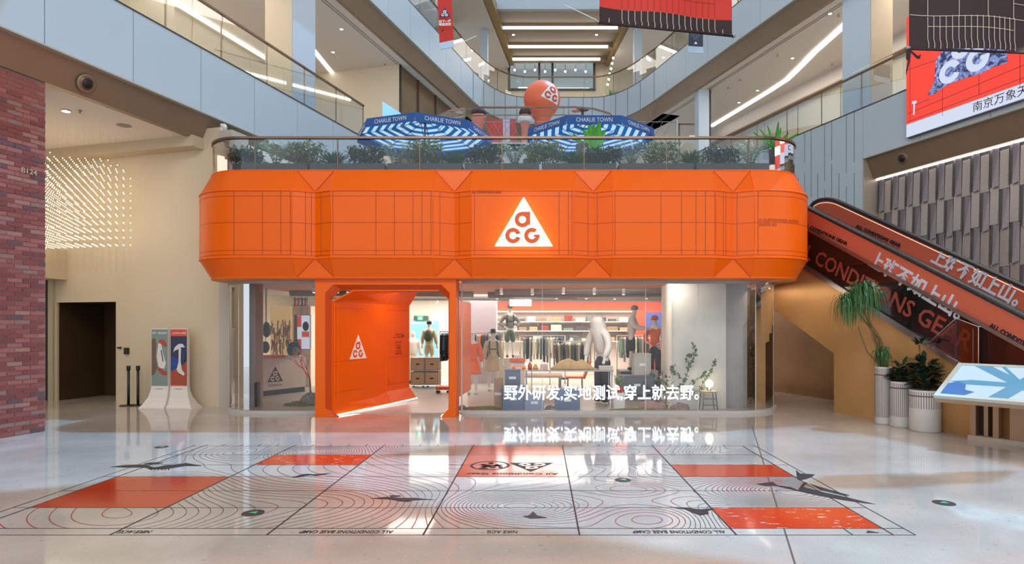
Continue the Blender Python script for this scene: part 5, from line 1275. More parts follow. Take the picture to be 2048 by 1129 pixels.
# rounded ends of the base curb seen on the floor
sf = [(-7.2,19)]+[(x, y+.05) for x, y in corner(GL[0], GL[1], 1.15, PI, 1.5*PI, 10)]+[(x, y+.05) for x, y in corner(GR[0], GR[1], 1.15, -PI/2, 0, 10)]+[(5.42,19)]
S(plate(sf, .0, .012).build('shop_floor', mat('shop_concrete', srgb(186,180,170), .35, noise=.05, nscale=2)))
S(MB().box(-9.7,15.6,0,-7.2,25.2,.012).build('shop_floor', mat('shop_concrete', srgb(186,180,170), .35, noise=.05, nscale=2)))
S(MB().box(-7.2,19,0,6.6,25.2,.012).build('shop_floor', mat('shop_concrete', srgb(186,180,170), .35, noise=.05, nscale=2)))
SHOPC = mat('shop_ceiling', srgb(206,198,192), .8)
S(plate([(x, y+.2) for x, y in sf], 3.04, 3.08).build('shop_ceiling', SHOPC)); S(MB().box(-9.8,15.6,3.04,-7.2,25.2,3.08).build('shop_ceiling', SHOPC)); S(MB().box(-7.2,19,3.04,6.6,25.2,3.08).build('shop_ceiling', SHOPC))
S(MB().box(-9.8,24.0,0,6.6,24.2,3.04).build('wall_shop_back', mat('shop_back', srgb(226,218,208), .6)))
S(MB().box(-9.8,15.6,0,-9.7,24.0,3.04).build('wall_shop_left', mat('shop_side', srgb(222,206,180), .6))); S(MB().box(6.55,19,0,6.6,24.0,3.04).build('wall_shop_right', CONCG))
# columns
S(MB().box(3.0, 14.15, 0, 4.28, 15.2, 3.04).build('column', CONC)); S(MB().box(4.28, 14.25, 0, 4.80, 15.2, 3.04).build('column', CONCG))  # one column, its lit side painted pale and the rest of it grey
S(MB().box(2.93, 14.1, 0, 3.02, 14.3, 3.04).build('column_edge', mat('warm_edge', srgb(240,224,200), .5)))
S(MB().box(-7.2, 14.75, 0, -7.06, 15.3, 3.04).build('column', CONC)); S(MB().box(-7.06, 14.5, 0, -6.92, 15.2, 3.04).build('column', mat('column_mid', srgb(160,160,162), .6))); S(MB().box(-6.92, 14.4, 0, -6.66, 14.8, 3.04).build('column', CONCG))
# shop ceiling services
DUCT = mat('duct_grey', srgb(150,144,140), .45, .3)
for i, (x0, y0, x1, y1, r_) in enumerate(((-1.2,16.5,6.2,16.0,.10),(-1.5,17.8,6.2,17.6,.14),(-6.9,17.0,-1.9,17.6,.12),(1.2,19.5,6.0,19.3,.12),(-5,19.5,.5,19.8,.14))):
    o = MB().tube([(x0,y0,2.86),((x0+x1)/2,(y0+y1)/2,2.88),(x1,y1,2.86)], r_, 12).build('ceiling_duct', DUCT)
    tagm(o, 'round grey air duct under the shop ceiling, %s' % ['nearest the big window','second behind the big window','above the tunnel side','at the back by the concrete column','at the back behind the tunnel'][i], 'duct')
n_sp = 0
spot0 = None
def spot(x, y, lab):
    global spot0
    if spot0 is None:
        t = thing('track_spotlight', lab, 'spotlight', (x, y, 2.9), 'shop track spotlights')
        MB().box(x-.012, y-.012, 2.88, x+.012, y+.012, 3.04).build('stem', WHITE, t)
        mb = MB(); R = Matrix.Translation((x, y, 2.84)) @ Matrix.Rotation(.5, 4, 'X'); mb.M = R; mb.lathe([(.045,-.09),(.045,.07),(.03,.08)], 12, (0,0,0)); cn_ = mb.build('can', WHITE, t)
        mb = MB(); mb.M = R; mb.lathe([(.04,-.096),(.04,-.091)], 12, (0,0,0)); mb.build('lens', LAMP, cn_); spot0 = t
    else: t = copy_tree(spot0); t.location = (x, y, 2.9); t['label'] = lab
for j, (y, xs_, nm) in enumerate(((15.2, (-5.6,-5.1,-4.7), 'behind the window left of the tunnel'), (15.9, (-1.0,-.2,.6,1.4,2.2), 'along the front track behind the large window'), (18.6, (-1.3,-.4,.5,1.4,2.3,3.2), 'along the middle track behind the large window'), (21.5, (-3.6,-3.2,-2.8,-2.4), 'deep inside beyond the tunnel'))):
    S(MB().box(min(xs_)-.4, y-.015, 3.0, max(xs_)+.4, y+.015, 3.03).build('light_track', WHITE))
    for i, x in enumerate(xs_): spot(x, y+.25*math.sin(i*2), '%s white spotlight %s' % (ordinal(i), nm))
t = thing('ceiling_lightbox', 'bright white rectangular light box hanging inside the shop by the grey pillar', 'light', (-.6, 18, 2.6))
a = P(1041,606,18.0); MB().box(a.x-.31, 18.0, a.z-.09, a.x+.31, 18.15, a.z+.09).build('lamp_face', SIGNW, t); MB().box(a.x-.33,18.02,a.z-.10,a.x+.33,18.17,a.z+.10).build('case', WHITE, t)
MB().box(a.x-.2,18.05,a.z+.1,a.x-.18,18.07,3.04).build('stem', GREYM, t); MB().box(a.x+.18,18.05,a.z+.1,a.x+.2,18.07,3.04).build('stem', GREYM, t)
# pillar inside behind glass
S(MB().box(-2.05,16.6,0,-1.15,17.4,3.04).build('column', CONCG)) if False else None
S(MB().box(P(942,0,20.5).x, 20.5, 0, P(992,0,20.5).x, 21.2, 3.04).build('column', mat('column_pink', srgb(190,178,184), .7)))
# back wall: orange fascia, light strip, shelves
bw = S(MB().box(-1.9,23.6,2.50,6.5,23.98,2.86).build('shelf_fascia', mat('fascia_red', srgb(214,84,52), .5)))
MB().box(-1.9,23.55,2.46,6.5,23.62,2.50).build('light_strip', STRIP, bw)
S(MB().box(3.6,23.3,0,6.0,23.6,2.5).build('orange_wall', mat('fascia_red', srgb(214,84,52), .5)))
o = MB().box(4.0,23.24,1.5,4.9,23.29,2.45).build('wall_screen', mat('screen_indigo', srgb(80,86,140), .3, emit=srgb(80,90,150), es=.5)); tagm(o, 'dark blue picture screen on the orange back wall of the shop', 'screen')
SHM = mat('shelf_pale', srgb(220,212,204), .5)
cols = [srgb(150,124,96), srgb(196,188,170), srgb(96,92,88), srgb(178,150,110), srgb(120,128,120), srgb(206,196,186), srgb(150,60,50), srgb(74,72,76)]
MC = [mat('cloth_%d' % i, c, .85, noise=.08, nscale=20) for i, c in enumerate(cols)]
for j, z in enumerate((1.35, 1.75, 2.1)):
    t = thing('wall_shelf', 'pale wall shelf of folded goods on the shop back wall, %s from the bottom' % ordinal(j), 'shelf', (.6, 23.4, z))
    MB().box(-1.8,23.4,z-.03,3.5,23.9,z).build('board', SHM, t)
    for x in (-1.7,-.1,1.6,3.4): MB().box(x,23.5,z-.15,x+.03,23.9,z-.03).build('bracket', GREYM, t)
    x = -1.7; k = 0
    while x < 3.2:
        w_ = random.uniform(.26,.42); h_ = random.uniform(.08,.24); mb = MB(); nl = 2+int(h_/.07)
        for q in range(nl): mb.hexa([(x,23.45,z+h_*q/nl),(x+w_,23.45,z+h_*q/nl),(x+w_,23.8,z+h_*q/nl),(x,23.8,z+h_*q/nl),(x+.01,23.46,z+h_*(q+.9)/nl),(x+w_-.01,23.46,z+h_*(q+.9)/nl),(x+w_-.01,23.8,z+h_*(q+.9)/nl),(x+.01,23.8,z+h_*(q+.9)/nl)])
        tagm(mb.build('folded_garment', MC[(k*3+j*2)%8]), 'stack of folded clothes on the %s wall shelf, %s from the left' % (['lowest','middle','top'][j], ordinal(k)), 'clothes', 'folded stacks on the back shelves')
        x += w_+random.uniform(.04,.16); k += 1
# ================================================================== MANNEQUINS
def skin(verts, edges, radii, root=0, sub=1):
    me = bpy.data.meshes.new('s'); me.from_pydata([tuple(v) for v in verts], edges, []); o = bpy.data.objects.new('s', me); C.objects.link(o)
    m = o.modifiers.new('k', 'SKIN'); sv = me.skin_vertices[0].data
    for i, r_ in enumerate(radii):
        sv[i].radius = (r_, r_) if not isinstance(r_, tuple) else r_; sv[i].use_root = (i == root)
    m.use_smooth_shade = True
    s = o.modifiers.new('u', 'SUBSURF'); s.levels = sub; s.render_levels = sub
    dg = bpy.context.evaluated_depsgraph_get(); dg.update()
    r = bpy.data.meshes.new_from_object(o.evaluated_get(dg)); mb = MB()
    mb.v = [v.co.copy() for v in r.vertices]; mb.f = [list(p.vertices) for p in r.polygons]; mb.sm = [True]*len(mb.f)
    bpy.data.objects.remove(o); bpy.data.meshes.remove(me); bpy.data.meshes.remove(r); return mb
def mannequin(label, loc, face=0.0, sc=1.0, arms='down', lean=0.0, top=None, topm=None, bottom='skirt', botm=None, hat=None, hatm=None, pack=None, strap=None, hood=False, sleeves=True, legs='stand', shoes=True, group=None, bulk=1.0):
    """local: faces -Y, feet at z=0"""
    p = Vector(loc); t = thing('mannequin', label, 'mannequin', p, group)
    J = {}
    J['pel'] = Vector((0,0,.98)); 
    def L_(y, z): # leaning spine
        d = z-.98; return Vector((0, y-d*math.sin(lean), .98+d*math.cos(lean)))
    J['wst'] = L_(0,1.12); J['chs'] = L_(0,1.32); J['nkb'] = L_(0,1.48); J['nk'] = L_(-.01,1.56); J['hd'] = L_(-.03,1.66); J['tp'] = L_(-.02,1.77)
    arm = {'down': ((.17,0,1.43),(.24,.0,1.16),(.27,-.06,.92),(.28,-.09,.82)), 'hips': ((.17,0,1.43),(.34,.05,1.2),(.2,-.08,1.05),(.13,-.1,1.02)), 'fwd': ((.17,0,1.42),(.24,-.12,1.2),(.2,-.38,1.16),(.18,-.48,1.16)), 'table': ((.19,-.02,1.42),(.30,-.10,1.16),(.26,-.24,.92),(.25,-.28,.84))}[arms]
    V = [J['pel'],J['wst'],J['chs'],J['nkb'],J['nk'],J['hd'],J['tp']]; R = [(.13,.10),(.11,.085),(.135,.10),(.09,.07),.05,.085,.06]
    E = [(0,1),(1,2),(2,3),(3,4),(4,5),(5,6)]
    armR = (.055,.042,.032,.03)
    AV = {}
    for sg in (-1, 1):
        prev = 3; AV[sg] = []
        for q, r_ in zip(arm, armR):
            v = L_(q[1], q[2]); v.x = q[0]*sg
            V.append(v); R.append(r_); E.append((prev, len(V)-1)); prev = len(V)-1; AV[sg].append(v)
        # five short fingers
        base = V[-1]; dr = (V[-1]-V[-2]).normalized()
        for k in range(5):
            f = base+dr*(.055 if k else .03)+Vector(((k-2)*.014, -.012*(k == 0), 0)); V.append(f); R.append(.009); E.append((prev, len(V)-1))
    stx = .10 if legs == 'stand' else .12
    LV = {}
    for sg in (-1, 1):
        yk = -.05*sg if legs == 'walk' else 0; ya = (.14*sg if legs == 'walk' else 0)
        q = [Vector((.09*sg,0,.90)), Vector((stx*sg, -.03+yk, .50)), Vector((stx*sg, .02+ya, .09)), Vector((stx*sg*1.05, -.12+ya, .035))]
        prev = 0
        for v, r_ in zip(q, (.085,.055,.038,.032)): V.append(v); R.append(r_); E.append((prev, len(V)-1)); prev = len(V)-1
        LV[sg] = q
    body = skin(V, E, R, 0, 1)
    # nose and chin are kept as soft shapes of the one body surface
    RM = Matrix.Translation(p) @ Matrix.Rotation(face, 4, 'Z') @ Matrix.Scale(sc, 4)
    def fin(mb, nm, m, lab=None): mb.v = [RM @ Vector(v) for v in mb.v]; return mb.build(nm, m, t, lab)
    fin(body, 'body', MANN)
    if topm:
        k = 1.28; V2 = [J['pel']+Vector((0,0,-.08 if top == 'long' else -.0)), J['wst'], J['chs'], J['nkb']]; R2 = [(.175*bulk,.145*bulk),(.155*bulk,.125*bulk),(.175*bulk,.14*bulk),(.10*bulk,.085*bulk)]; E2 = [(0,1),(1,2),(2,3)]
        for sg in (-1,1):
            prev = 3; seq = AV[sg][:3] if sleeves else AV[sg][:2]
            for v, r_ in zip(seq, (.085,.075,.06)): V2.append(v.copy()); R2.append(r_*bulk); E2.append((prev, len(V2)-1)); prev = len(V2)-1
        if hood: R2[3] = (.10,.09); V2 += [J['hd']+Vector((0,.02,.03)), J['tp']+Vector((0,0,.03))]; R2 += [.15,.12]; E2 += [(3, len(V2)-2), (len(V2)-2, len(V2)-1)]
        fin(skin(V2, E2, R2, 0, 1), 'jacket', topm)
    if bottom == 'skirt':
        fin(MB().lathe([(.16,1.02),(.19,.9),(.25,.62),(.245,.60),(.15,.98)], 18, (0,0,0), sy=.75), 'skirt', botm)
    elif bottom in ('shorts','trousers'):
        zb = 2 if bottom == 'trousers' else 1; V3 = [Vector((0,0,1.0)), Vector((0,0,.93))]; R3 = [(.155,.125),(.16,.13)]; E3 = [(0,1)]
        for sg in (-1,1):
            prev = 1
            for v, r_ in list(zip(LV[sg], (.115,.095,.08)))[:zb+1]:
                v = v.copy(); 
                V3.append(v); R3.append(r_); E3.append((prev, len(V3)-1)); prev = len(V3)-1
        fin(skin(V3, E3, R3, 0, 1), bottom, botm)
    if hat:
        z = J['tp']
        prof = [(.17,0),(.175,.01),(.095,.015),(.085,.10),(.05,.12)] if hat == 'brim' else [(.10,-.03),(.105,.03),(.08,.08),(.03,.10)]
        mb = MB().lathe(prof, 18, z+Vector((0,0,-.05)))
        if hat == 'cap': mb.add([z+Vector(v) for v in ((-.08,-.08,-.07),(.08,-.08,-.07),(.06,-.19,-.09),(-.06,-.19,-.09),(-.08,-.08,-.055),(.08,-.08,-.055),(.06,-.19,-.075),(-.06,-.19,-.075))], [(0,1,2,3),(4,7,6,5),(0,4,5,1),(2,6,7,3),(1,5,6,2),(0,3,7,4)])
        fin(mb, 'hat', hatm)
    if pack:
        mb = MB().ball((0,.20,1.25), .17, 14, 10, (.95,.6,1.35)); fin(mb, 'backpack', pack)
    if strap:
        mb = MB()
        for sg in (-1,1): mb.tube([(sg*.09,.10,1.48),(sg*.11,-.09,1.47),(sg*.12,-.155,1.30),(sg*.11,-.14,1.10)], .022, 6)
        mb.box(-.12,-.165,1.22,.12,-.145,1.26); fin(mb, 'harness', strap)
    if shoes:
        mb = MB()
        for sg in (-1,1): q = LV[sg][2]; mb.ball((q.x, q.y-.05, .055), .06, 10, 6, (.8,2.1,.85))
        fin(mb, 'shoes', DARK if bottom != 'skirt' else MANN)
    return t
KH = mat('khaki_cloth', srgb(206,196,160), .8, noise=.05, nscale=12); WHC = mat('white_cloth', srgb(226,224,218), .75, noise=.03, nscale=10); ORC = mat('orange_cloth', srgb(240,110,30), .6, noise=.06, nscale=10)
GNC = mat('green_cloth', srgb(84,104,84), .7, noise=.1, nscale=10); DKC = mat('dark_cloth', srgb(52,50,54), .8, noise=.1, nscale=10); GRC = mat('grey_cloth', srgb(140,138,130), .8, noise=.08, nscale=10)
def fl(px, py): return G(px, py)
mannequin('mannequin in pale khaki jacket and skirt with black bucket hat and chest harness', fl(986, 782), 0.15, 1.0, 'down', 0, 'long', KH, 'skirt', KH, 'brim', DARK, None, GNC, legs='walk')
def plinth(x, y, z, w_, lab, m=None):
    o = MB().box(x-w_, y-w_, 0.012, x+w_, y+w_, z).build('display_plinth', m or SHM); tagm(o, lab, 'plinth'); return o
p = P(1020, 716, 19.6); plinth(p.x, 19.6, p.z, .35, 'pale plinth under the mannequin in the grey vest')
mannequin('mannequin in grey vest and green shorts with dark hat, standing on a pale plinth', (p.x, 19.6, p.z), .2, .93, 'hips', 0, 'x', GRC, 'shorts', GNC, 'brim', DARK, None, DKC)
# big hooded figure leaning over the table
q = P(1187, 800, 14.9)
mannequin('large hooded figure in a pale grey jacket leaning over the display table', (P(1206,700,15.3).x, 15.3, .02), -.85, 1.22, 'table', .24, 'x', WHC, 'trousers', DKC, None, None, None, None, hood=True, bulk=1.02)
p = P(1262, 741, 17.2); plinth(p.x+.1, 17.2, p.z, .45, 'dark plinth holding the mannequin in the white shirt', mat('plinth_dark', srgb(90,90,88), .6))
mannequin('mannequin in a white shirt and dark shorts with grey cap turned to the right', (p.x, 17.2, p.z), 1.25, 1.0, 'fwd', .1, 'x', WHC, 'shorts', DKC, 'cap', GRC)
p = P(1310, 760, 17.4); plinth(p.x, 17.4, p.z, .3, 'low dark plinth under the mannequin in the orange jacket', mat('plinth_dark', srgb(90,90,88), .6))
mannequin('mannequin in a bright orange jacket and dark trousers with orange cap by the concrete column', (p.x, 17.4, p.z), -.6, 1.0, 'hips', 0, 'long', ORC, 'trousers', DKC, 'cap', ORC)
mannequin('mannequin with a pale cape and black top standing at the tunnel edge', fl(826, 768), 0.3, 1.0, 'down', 0, 'long', WHC, 'trousers', KH, None)
p = P(857, 724, 19.5); mannequin('mannequin seen from behind wearing a green backpack and black cap above the crates', (p.x, 19.6, .55), PI, .85, 'down', 0, 'long', KH, 'shorts', KH, 'cap', DARK, GNC)
mannequin('small pale mannequin torso with green panel among the middle racks', fl(1065, 745), .1, .85, 'down', 0, 'long', KH, 'skirt', GNC)
mannequin('mannequin in khaki jacket bent beside the hooded figure with its back to the racks', fl(1128, 760), .9, .9, 'fwd', .5, 'long', KH, 'shorts', GRC)
mannequin('white mannequin with orange robe seen behind the glass beside the tunnel', fl(945, 790), 0, .98, 'down', 0, 'long', ORC, 'skirt', ORC)

# ================================================================== RACKS
gar0 = None
def garment_mesh():
    mb = MB(); out = [(-.04,.0),(-.22,-.06),(-.30,-.55),(-.22,-.57),(-.19,-.25),(-.20,-.75),(.20,-.75),(.19,-.25),(.22,-.57),(.30,-.55),(.22,-.06),(.04,.0)]
    n = len(out); f = [(x, .022*(1-.3*abs(z)), z) for x, z in out]; b = [(x, -.022*(1-.3*abs(z)), z) for x, z in out]
    mb.add([(y*1.0, x, z) for x, y, z in f]+[(y, x, z) for x, y, z in b], [tuple(range(n)), tuple(range(n,2*n))[::-1]]+[(i,n+i,n+(i+1)%n,(i+1)%n) for i in range(n)])
    return mb
GM = {}
def rack(x0, x1, y, z, lab, pal, n, feet=0.012, gl='garments'):
    t = thing('clothes_rack', lab, 'clothes rack', ((x0+x1)/2, y, feet))
    MB().tube([(x0,y,z),(x1,y,z)], .014, 8).build('rail', GREYM, t)
    for x in (x0, x1): MB().tube([(x,y,feet+.03),(x,y,z)], .014, 8).build('upright', GREYM, t); MB().box(x-.02,y-.28,feet,x+.02,y+.28,feet+.03).build('foot', GREYM, t)
    for k in range(n):
        x = x0+.08+(x1-x0-.16)*(k+.5)/n; m = pal[k % len(pal)]
        if m.name not in GM: 
            g = garment_mesh(); GM[m.name] = g.mesh('garment', m, Vector((0,0,0)))
        o = bpy.data.objects.new('garment', GM[m.name]); C.objects.link(o); o.location = (x, y, z-.05); o.rotation_euler = (0,0,random.uniform(-.15,.15)); o.scale = (1.4,1,random.uniform(.9,1.15))
        tagm(o, '%s garment on hanger on the %s' % (ordinal(k), gl), 'garment', gl)
        h = bpy.data.objects.new('hanger_hook', HOOK); C.objects.link(h); h.parent = o
HOOK = MB().tube([(0,0,0),(0,0,.04),(0,.012,.055)], .004, 4).mesh('hanger_hook', GREYM, Vector((0,0,0)))
P1 = [DKC, GRC, GNC, DKC, KH, DKC]
rack(P(1040,0,20.5).x, P(1130,0,20.5).x, 20.5, 1.60, 'clothes rack with muted garments at centre behind the mannequins', [GNC,DKC,GRC,KH,GRC], 12, gl='centre rack behind the mannequins')
rack(P(1100,0,18.9).x, P(1190,0,18.9).x, 19.0, 1.45, 'clothes rack with grey trousers behind the hooded figure', [GRC,KH,GNC], 11, gl='rack behind the hooded figure')
rack(P(880,0,19.0).x, P(903,0,19.0).x, 19.0, 1.75, 'rack of black coats seen through the tunnel at its right edge', [DKC,DKC,mat('teal_cloth', srgb(50,130,160), .7),DKC], 6, gl='black coat rack by the tunnel exit')
rack(P(938,0,19.5).x, P(1005,0,19.5).x, 20.0, 1.70, 'rack of dark coats behind the khaki jacket mannequin', [DKC,GRC,ORC,DKC], 9, gl='dark coat rack behind the khaki mannequin')
rack(P(1240,0,20).x, P(1330,0,20).x, 20.8, 1.6, 'rack of mixed clothes behind the white shirt mannequin', [GNC,GRC,DKC,ORC,KH], 11, gl='mixed rack behind the white shirt mannequin')
# crates seen through the tunnel
for i, (px, py, w_, r_) in enumerate(((838,765,.42,0),(866,762,.42,0),(838,737,.42,1),(866,735,.42,1))):
    d = 19.2; x = (px-CX)*d/F; z = .10+r_*.44
    t = thing('storage_crate', 'pale wooden wheeled crate inside the shop, %s row and %s of the pair' % ('upper' if r_ else 'lower', 'left' if px < 850 else 'right'), 'crate', (x, d, z))
    bx_ = MB().box(x-.21,d-.2,z,x+.21,d+.3,z+.40).build('box', WOODP, t); mb = MB()
    for a in (-.215,.195): mb.box(x+a,d-.215,z,x+a+.02,d-.2,z+.40)
    mb.box(x-.21,d-.215,z,x+.21,d-.2,z+.02); mb.box(x-.21,d-.215,z+.38,x+.21,d-.2,z+.40); mb.build('metal_edge', GREYM, t)
    MB().box(x-.05,d-.22,z+.18,x+.05,d-.2,z+.22).build('handle', DARK, bx_)
    if not r_:
        for a in (-.15,.15): MB().lathe([(.04,-.015),(.04,.015)], 10, (x+a, d-.1, .045)).build('wheel', DARK, t)
t = thing('blue_doorway', 'pale blue opening in the shop back wall beneath a green exit sign', 'doorway', (P(848,0,23.9).x, 23.9, 0))
a, b = P(822,642,23.9), P(876,690,23.9); MB().box(a.x,23.85,0,b.x,23.95,a.z).build('opening', mat('sky_blue_wall', srgb(120,176,206), .5, emit=srgb(120,176,206), es=.35), t); MB().box(a.x,23.8,a.z-.12,a.x+.9,23.85,a.z-.06).build('lamp', SIGNW, t)
t = thing('exit_sign', 'small green lit running figure exit sign over the blue opening', 'exit sign', P(843,638,23.9)); p = P(843,637,23.9)
MB().box(p.x-.25,23.65,p.z-.09,p.x+.25,24.0,p.z+.09).build('housing', mat('exit_case', srgb(60,90,70), .5), t)
MB().box(p.x-.10,23.63,p.z-.07,p.x+.10,23.65,p.z+.07).build('face', mat('exit_green', srgb(40,200,110), .4, emit=srgb(90,230,140), es=1.2), t)
mb = MB().ball((p.x+.02,23.625,p.z+.04), .014, 8, 5); mb.box(p.x-.02,23.622,p.z-.01,p.x+.02,23.63,p.z+.03); mb.box(p.x-.05,23.622,p.z-.05,p.x-.02,23.63,p.z-.01); mb.box(p.x+.02,23.622,p.z-.045,p.x+.05,23.63,p.z-.02); mb.build('running_figure', WPRINT, t)
t = thing('exit_sign', 'green ceiling exit sign seen through the top left of the large window', 'exit sign', P(1023,570,15.8)); p = P(1023,569,15.8)
MB().box(p.x-.15,15.8,p.z-.05,p.x+.15,15.83,p.z+.05).build('face', mat('exit_green', srgb(40,200,110), .4, emit=srgb(90,230,140), es=1.2), t)
MB().box(p.x-.01,15.8,p.z+.05,p.x+.01,15.82,3.04).build('stem', GREYM, t)
# wheeled trolley foot by rack
t = thing('floor_trolley', 'low orange topped trolley with black wheels seen through the tunnel', 'trolley', (P(886,0,17.6).x, 17.6, 0)); x = P(890,0,17.4).x
MB().box(x-.25,17.3,.12,x+.2,17.7,.2).build('deck', mat('fascia_red', srgb(214,84,52), .5), t)
for dx in (-.18,.12): MB().lathe([(.06,-.03),(.06,.03)], 12, (x+dx,17.3,.07)).build('wheel', DARK, t)

# ================================================================== LEFT WINDOW DISPLAY
t = thing('shop_counter', 'pale counter with a big black triangle emblem in the left shop window', 'counter', (-6.0, 15.6, .02))
c0_, c1_ = P(524,800,16.6), P(612,786,17.9)
mb = MB(); cd = Vector((c1_.x-c0_.x, c1_.y-c0_.y, 0)).normalized(); cn = Vector((-cd.y, cd.x, 0))
zc0, zc1 = .16, 1.03
base = Vector((c0_.x, c0_.y, 0)); e = Vector((c1_.x, c1_.y, 0))
MB().hexa([base+ZZ*zc0, e+ZZ*zc0, e+cn*.8+ZZ*zc0, base+cn*.8+ZZ*zc0, base+ZZ*zc1, e+ZZ*zc1, e+cn*.8+ZZ*zc1, base+cn*.8+ZZ*zc1]).build('front', mat('counter_grey', srgb(206,196,188), .5), t)
MB().hexa([base+cn*.05+ZZ*.012, e+cn*.05+ZZ*.012, e+cn*.75+ZZ*.012, base+cn*.75+ZZ*.012, base+cn*.05+ZZ*zc0, e+cn*.05+ZZ*zc0, e+cn*.75+ZZ*zc0, base+cn*.75+ZZ*zc0]).build('plinth', DARK, t)
MB().hexa([base+ZZ*zc1-cn*.02, base+cd*.8+ZZ*zc1-cn*.02, base+cd*.8+cn*.6+ZZ*zc1, base+cn*.6+ZZ*zc1, base-cn*.02+ZZ*(zc1+.07), base+cd*.8-cn*.02+ZZ*(zc1+.07), base+cd*.8+cn*.6+ZZ*(zc1+.07), base+cn*.6+ZZ*(zc1+.07)]).build('orange_top', mat('fascia_red', srgb(214,84,52), .5), t)
logo(base+cd*.42-cn*.004+ZZ*.38, cd, (0,0,1), .50, BLACK, mat('counter_grey', srgb(206,196,188), .5), t, depth=.004, lift=.003)
text('All Conditions Gear', .08, base+cd*.42-cn*.006+ZZ*.29, cd, ZZ, BLACK, 'counter_lettering', t, ext=.001, width=.46)
# display tower
YEL = mat('warm_lit_tower', srgb(238,206,140), .6, emit=srgb(250,214,140), es=.22)  # warm light on the tower put into its yellow and a faint glow
tw = S(MB().box(P(541,0,19.2).x, 19.2, .012, P(583,0,19.2).x, 20.0, 2.55).build('display_tower', YEL)); S(MB().box(P(583,0,19.2).x, 19.25, .012, P(620,0,19.2).x, 20.0, 2.55).build('display_tower', mat('tower_side', srgb(236,224,200), .6)))
rr_ = random.Random(4); cc = [mat('straps_%d' % i, c, .6) for i, c in enumerate((srgb(196,84,50), srgb(214,160,110), srgb(170,70,60), srgb(224,200,170), srgb(206,110,60)))]
for k in range(34):
    px = 542+k*1.17; py = 640+rr_.uniform(0, 52); p = P(px, py, 19.18); L_ = rr_.uniform(.25,.6)
    o = MB().tube([p, p+Vector((rr_.uniform(-.03,.03),0,-L_*.5)), p+Vector((rr_.uniform(-.04,.04),0,-L_))], .018, 5).build('hanging_strap', cc[k % 5])
    tagm(o, '%s strap on the warm lit tower, %s from the left' % (('rust','sand','brick red','cream','orange')[k % 5], ordinal(k)), 'strap', 'straps on the warm lit tower')
    MB().lathe([(.02,-.01),(.02,.01)], 8, p+Vector((0,.012,0))).build('hook', GREYM, o)
for i in range(4):
    p = P(590+i*7, 605, 19.4); p.z = 2.55; o = MB().lathe([(.055,0),(.03,.06),(.03,.17),(.055,.24)], 12, p).build('water_bottle', (cc[0], cc[4], DKC, cc[2])[i]); tagm(o, '%s small bottle in the row on top of the warm tower side' % ordinal(i), 'bottle'); MB().lathe([(.03,.24),(.03,.27)], 10, p).build('cap', DARK, o)
t = thing('poster_screen', 'white and orange picture screen with a black emblem hanging at the left window', 'screen', P(607,700,17.5)); a, b = P(595,630,17.5), P(621,700,17.5)
MB().box(a.x-.1,17.5,b.z,b.x,17.56,a.z).build('case', GREYM, t); MB().box(a.x,17.48,b.z+.02,b.x-.02,17.5,a.z-.02).build('face', mat('screen_pale', srgb(206,214,236), .4, emit=srgb(206,214,236), es=.5), t)
RP_ = mat('screen_orange', srgb(206,70,40), .4, emit=srgb(206,70,40), es=.4)
w_ = b.x-a.x
MB().box(a.x,17.475,a.z-.35,a.x+w_*.32,17.48,a.z-.03).build('red_block', RP_, t); MB().box(a.x,17.475,b.z+.02,a.x+w_*.32,17.48,b.z+.30).build('red_block', RP_, t); MB().box(a.x+w_*.36,17.475,b.z+.36,b.x-.03,17.48,b.z+.52).build('red_block', RP_, t)
mb = MB().ball((a.x+w_*.66,17.47,a.z-.33), .09, 12, 8, (1,.1,1.5)); mb.build('emblem', BLACK, t)
for q in ((a.x+.1), (b.x-.1)): MB().tube([(q,17.53,a.z),(q,17.53,3.04)], .01, 6).build('hanger', GREYM, t)
for i, (px, py, h_) in enumerate(((533,660,.45),(531,695,.35))):
    p = P(px, py, 18.4); o = MB().ball(p, .16, 12, 8, (.8,.5,h_*3.3)).build('hanging_bag', DARK); tagm(o, 'black bag hanging behind the counter, %s one' % ('upper' if i == 0 else 'lower'), 'bag'); MB().tube([p+ZZ*.2, Vector((p.x, p.y, 3.04))], .01, 5).build('strap', DARK, o)
t = thing('hiking_backpack', 'dark patterned backpack propped on the counter in the left window', 'backpack', P(588,718,17.2)); p = P(588,700,17.2)
MB().ball(p, .22, 14, 10, (.9,.6,1.0)).build('body', DKC, t); MB().ball(p+Vector((.08,-.1,-.03)), .12, 12, 8, (.8,.6,1)).build('pocket', GRC, t)
mb = MB()
for dx in (-.13,.06): mb.tube([p+Vector((dx,-.05,.12)), p+Vector((dx-.02,-.1,.27)), p+Vector((dx+.08,-.1,.28)), p+Vector((dx+.09,-.05,.1))], .018, 6)
mb.build('strap', GNC, t); MB().box(p.x-.2,p.y-.1,1.03,p.x+.2,p.y+.15,1.10).build('stand', WHITE, t)
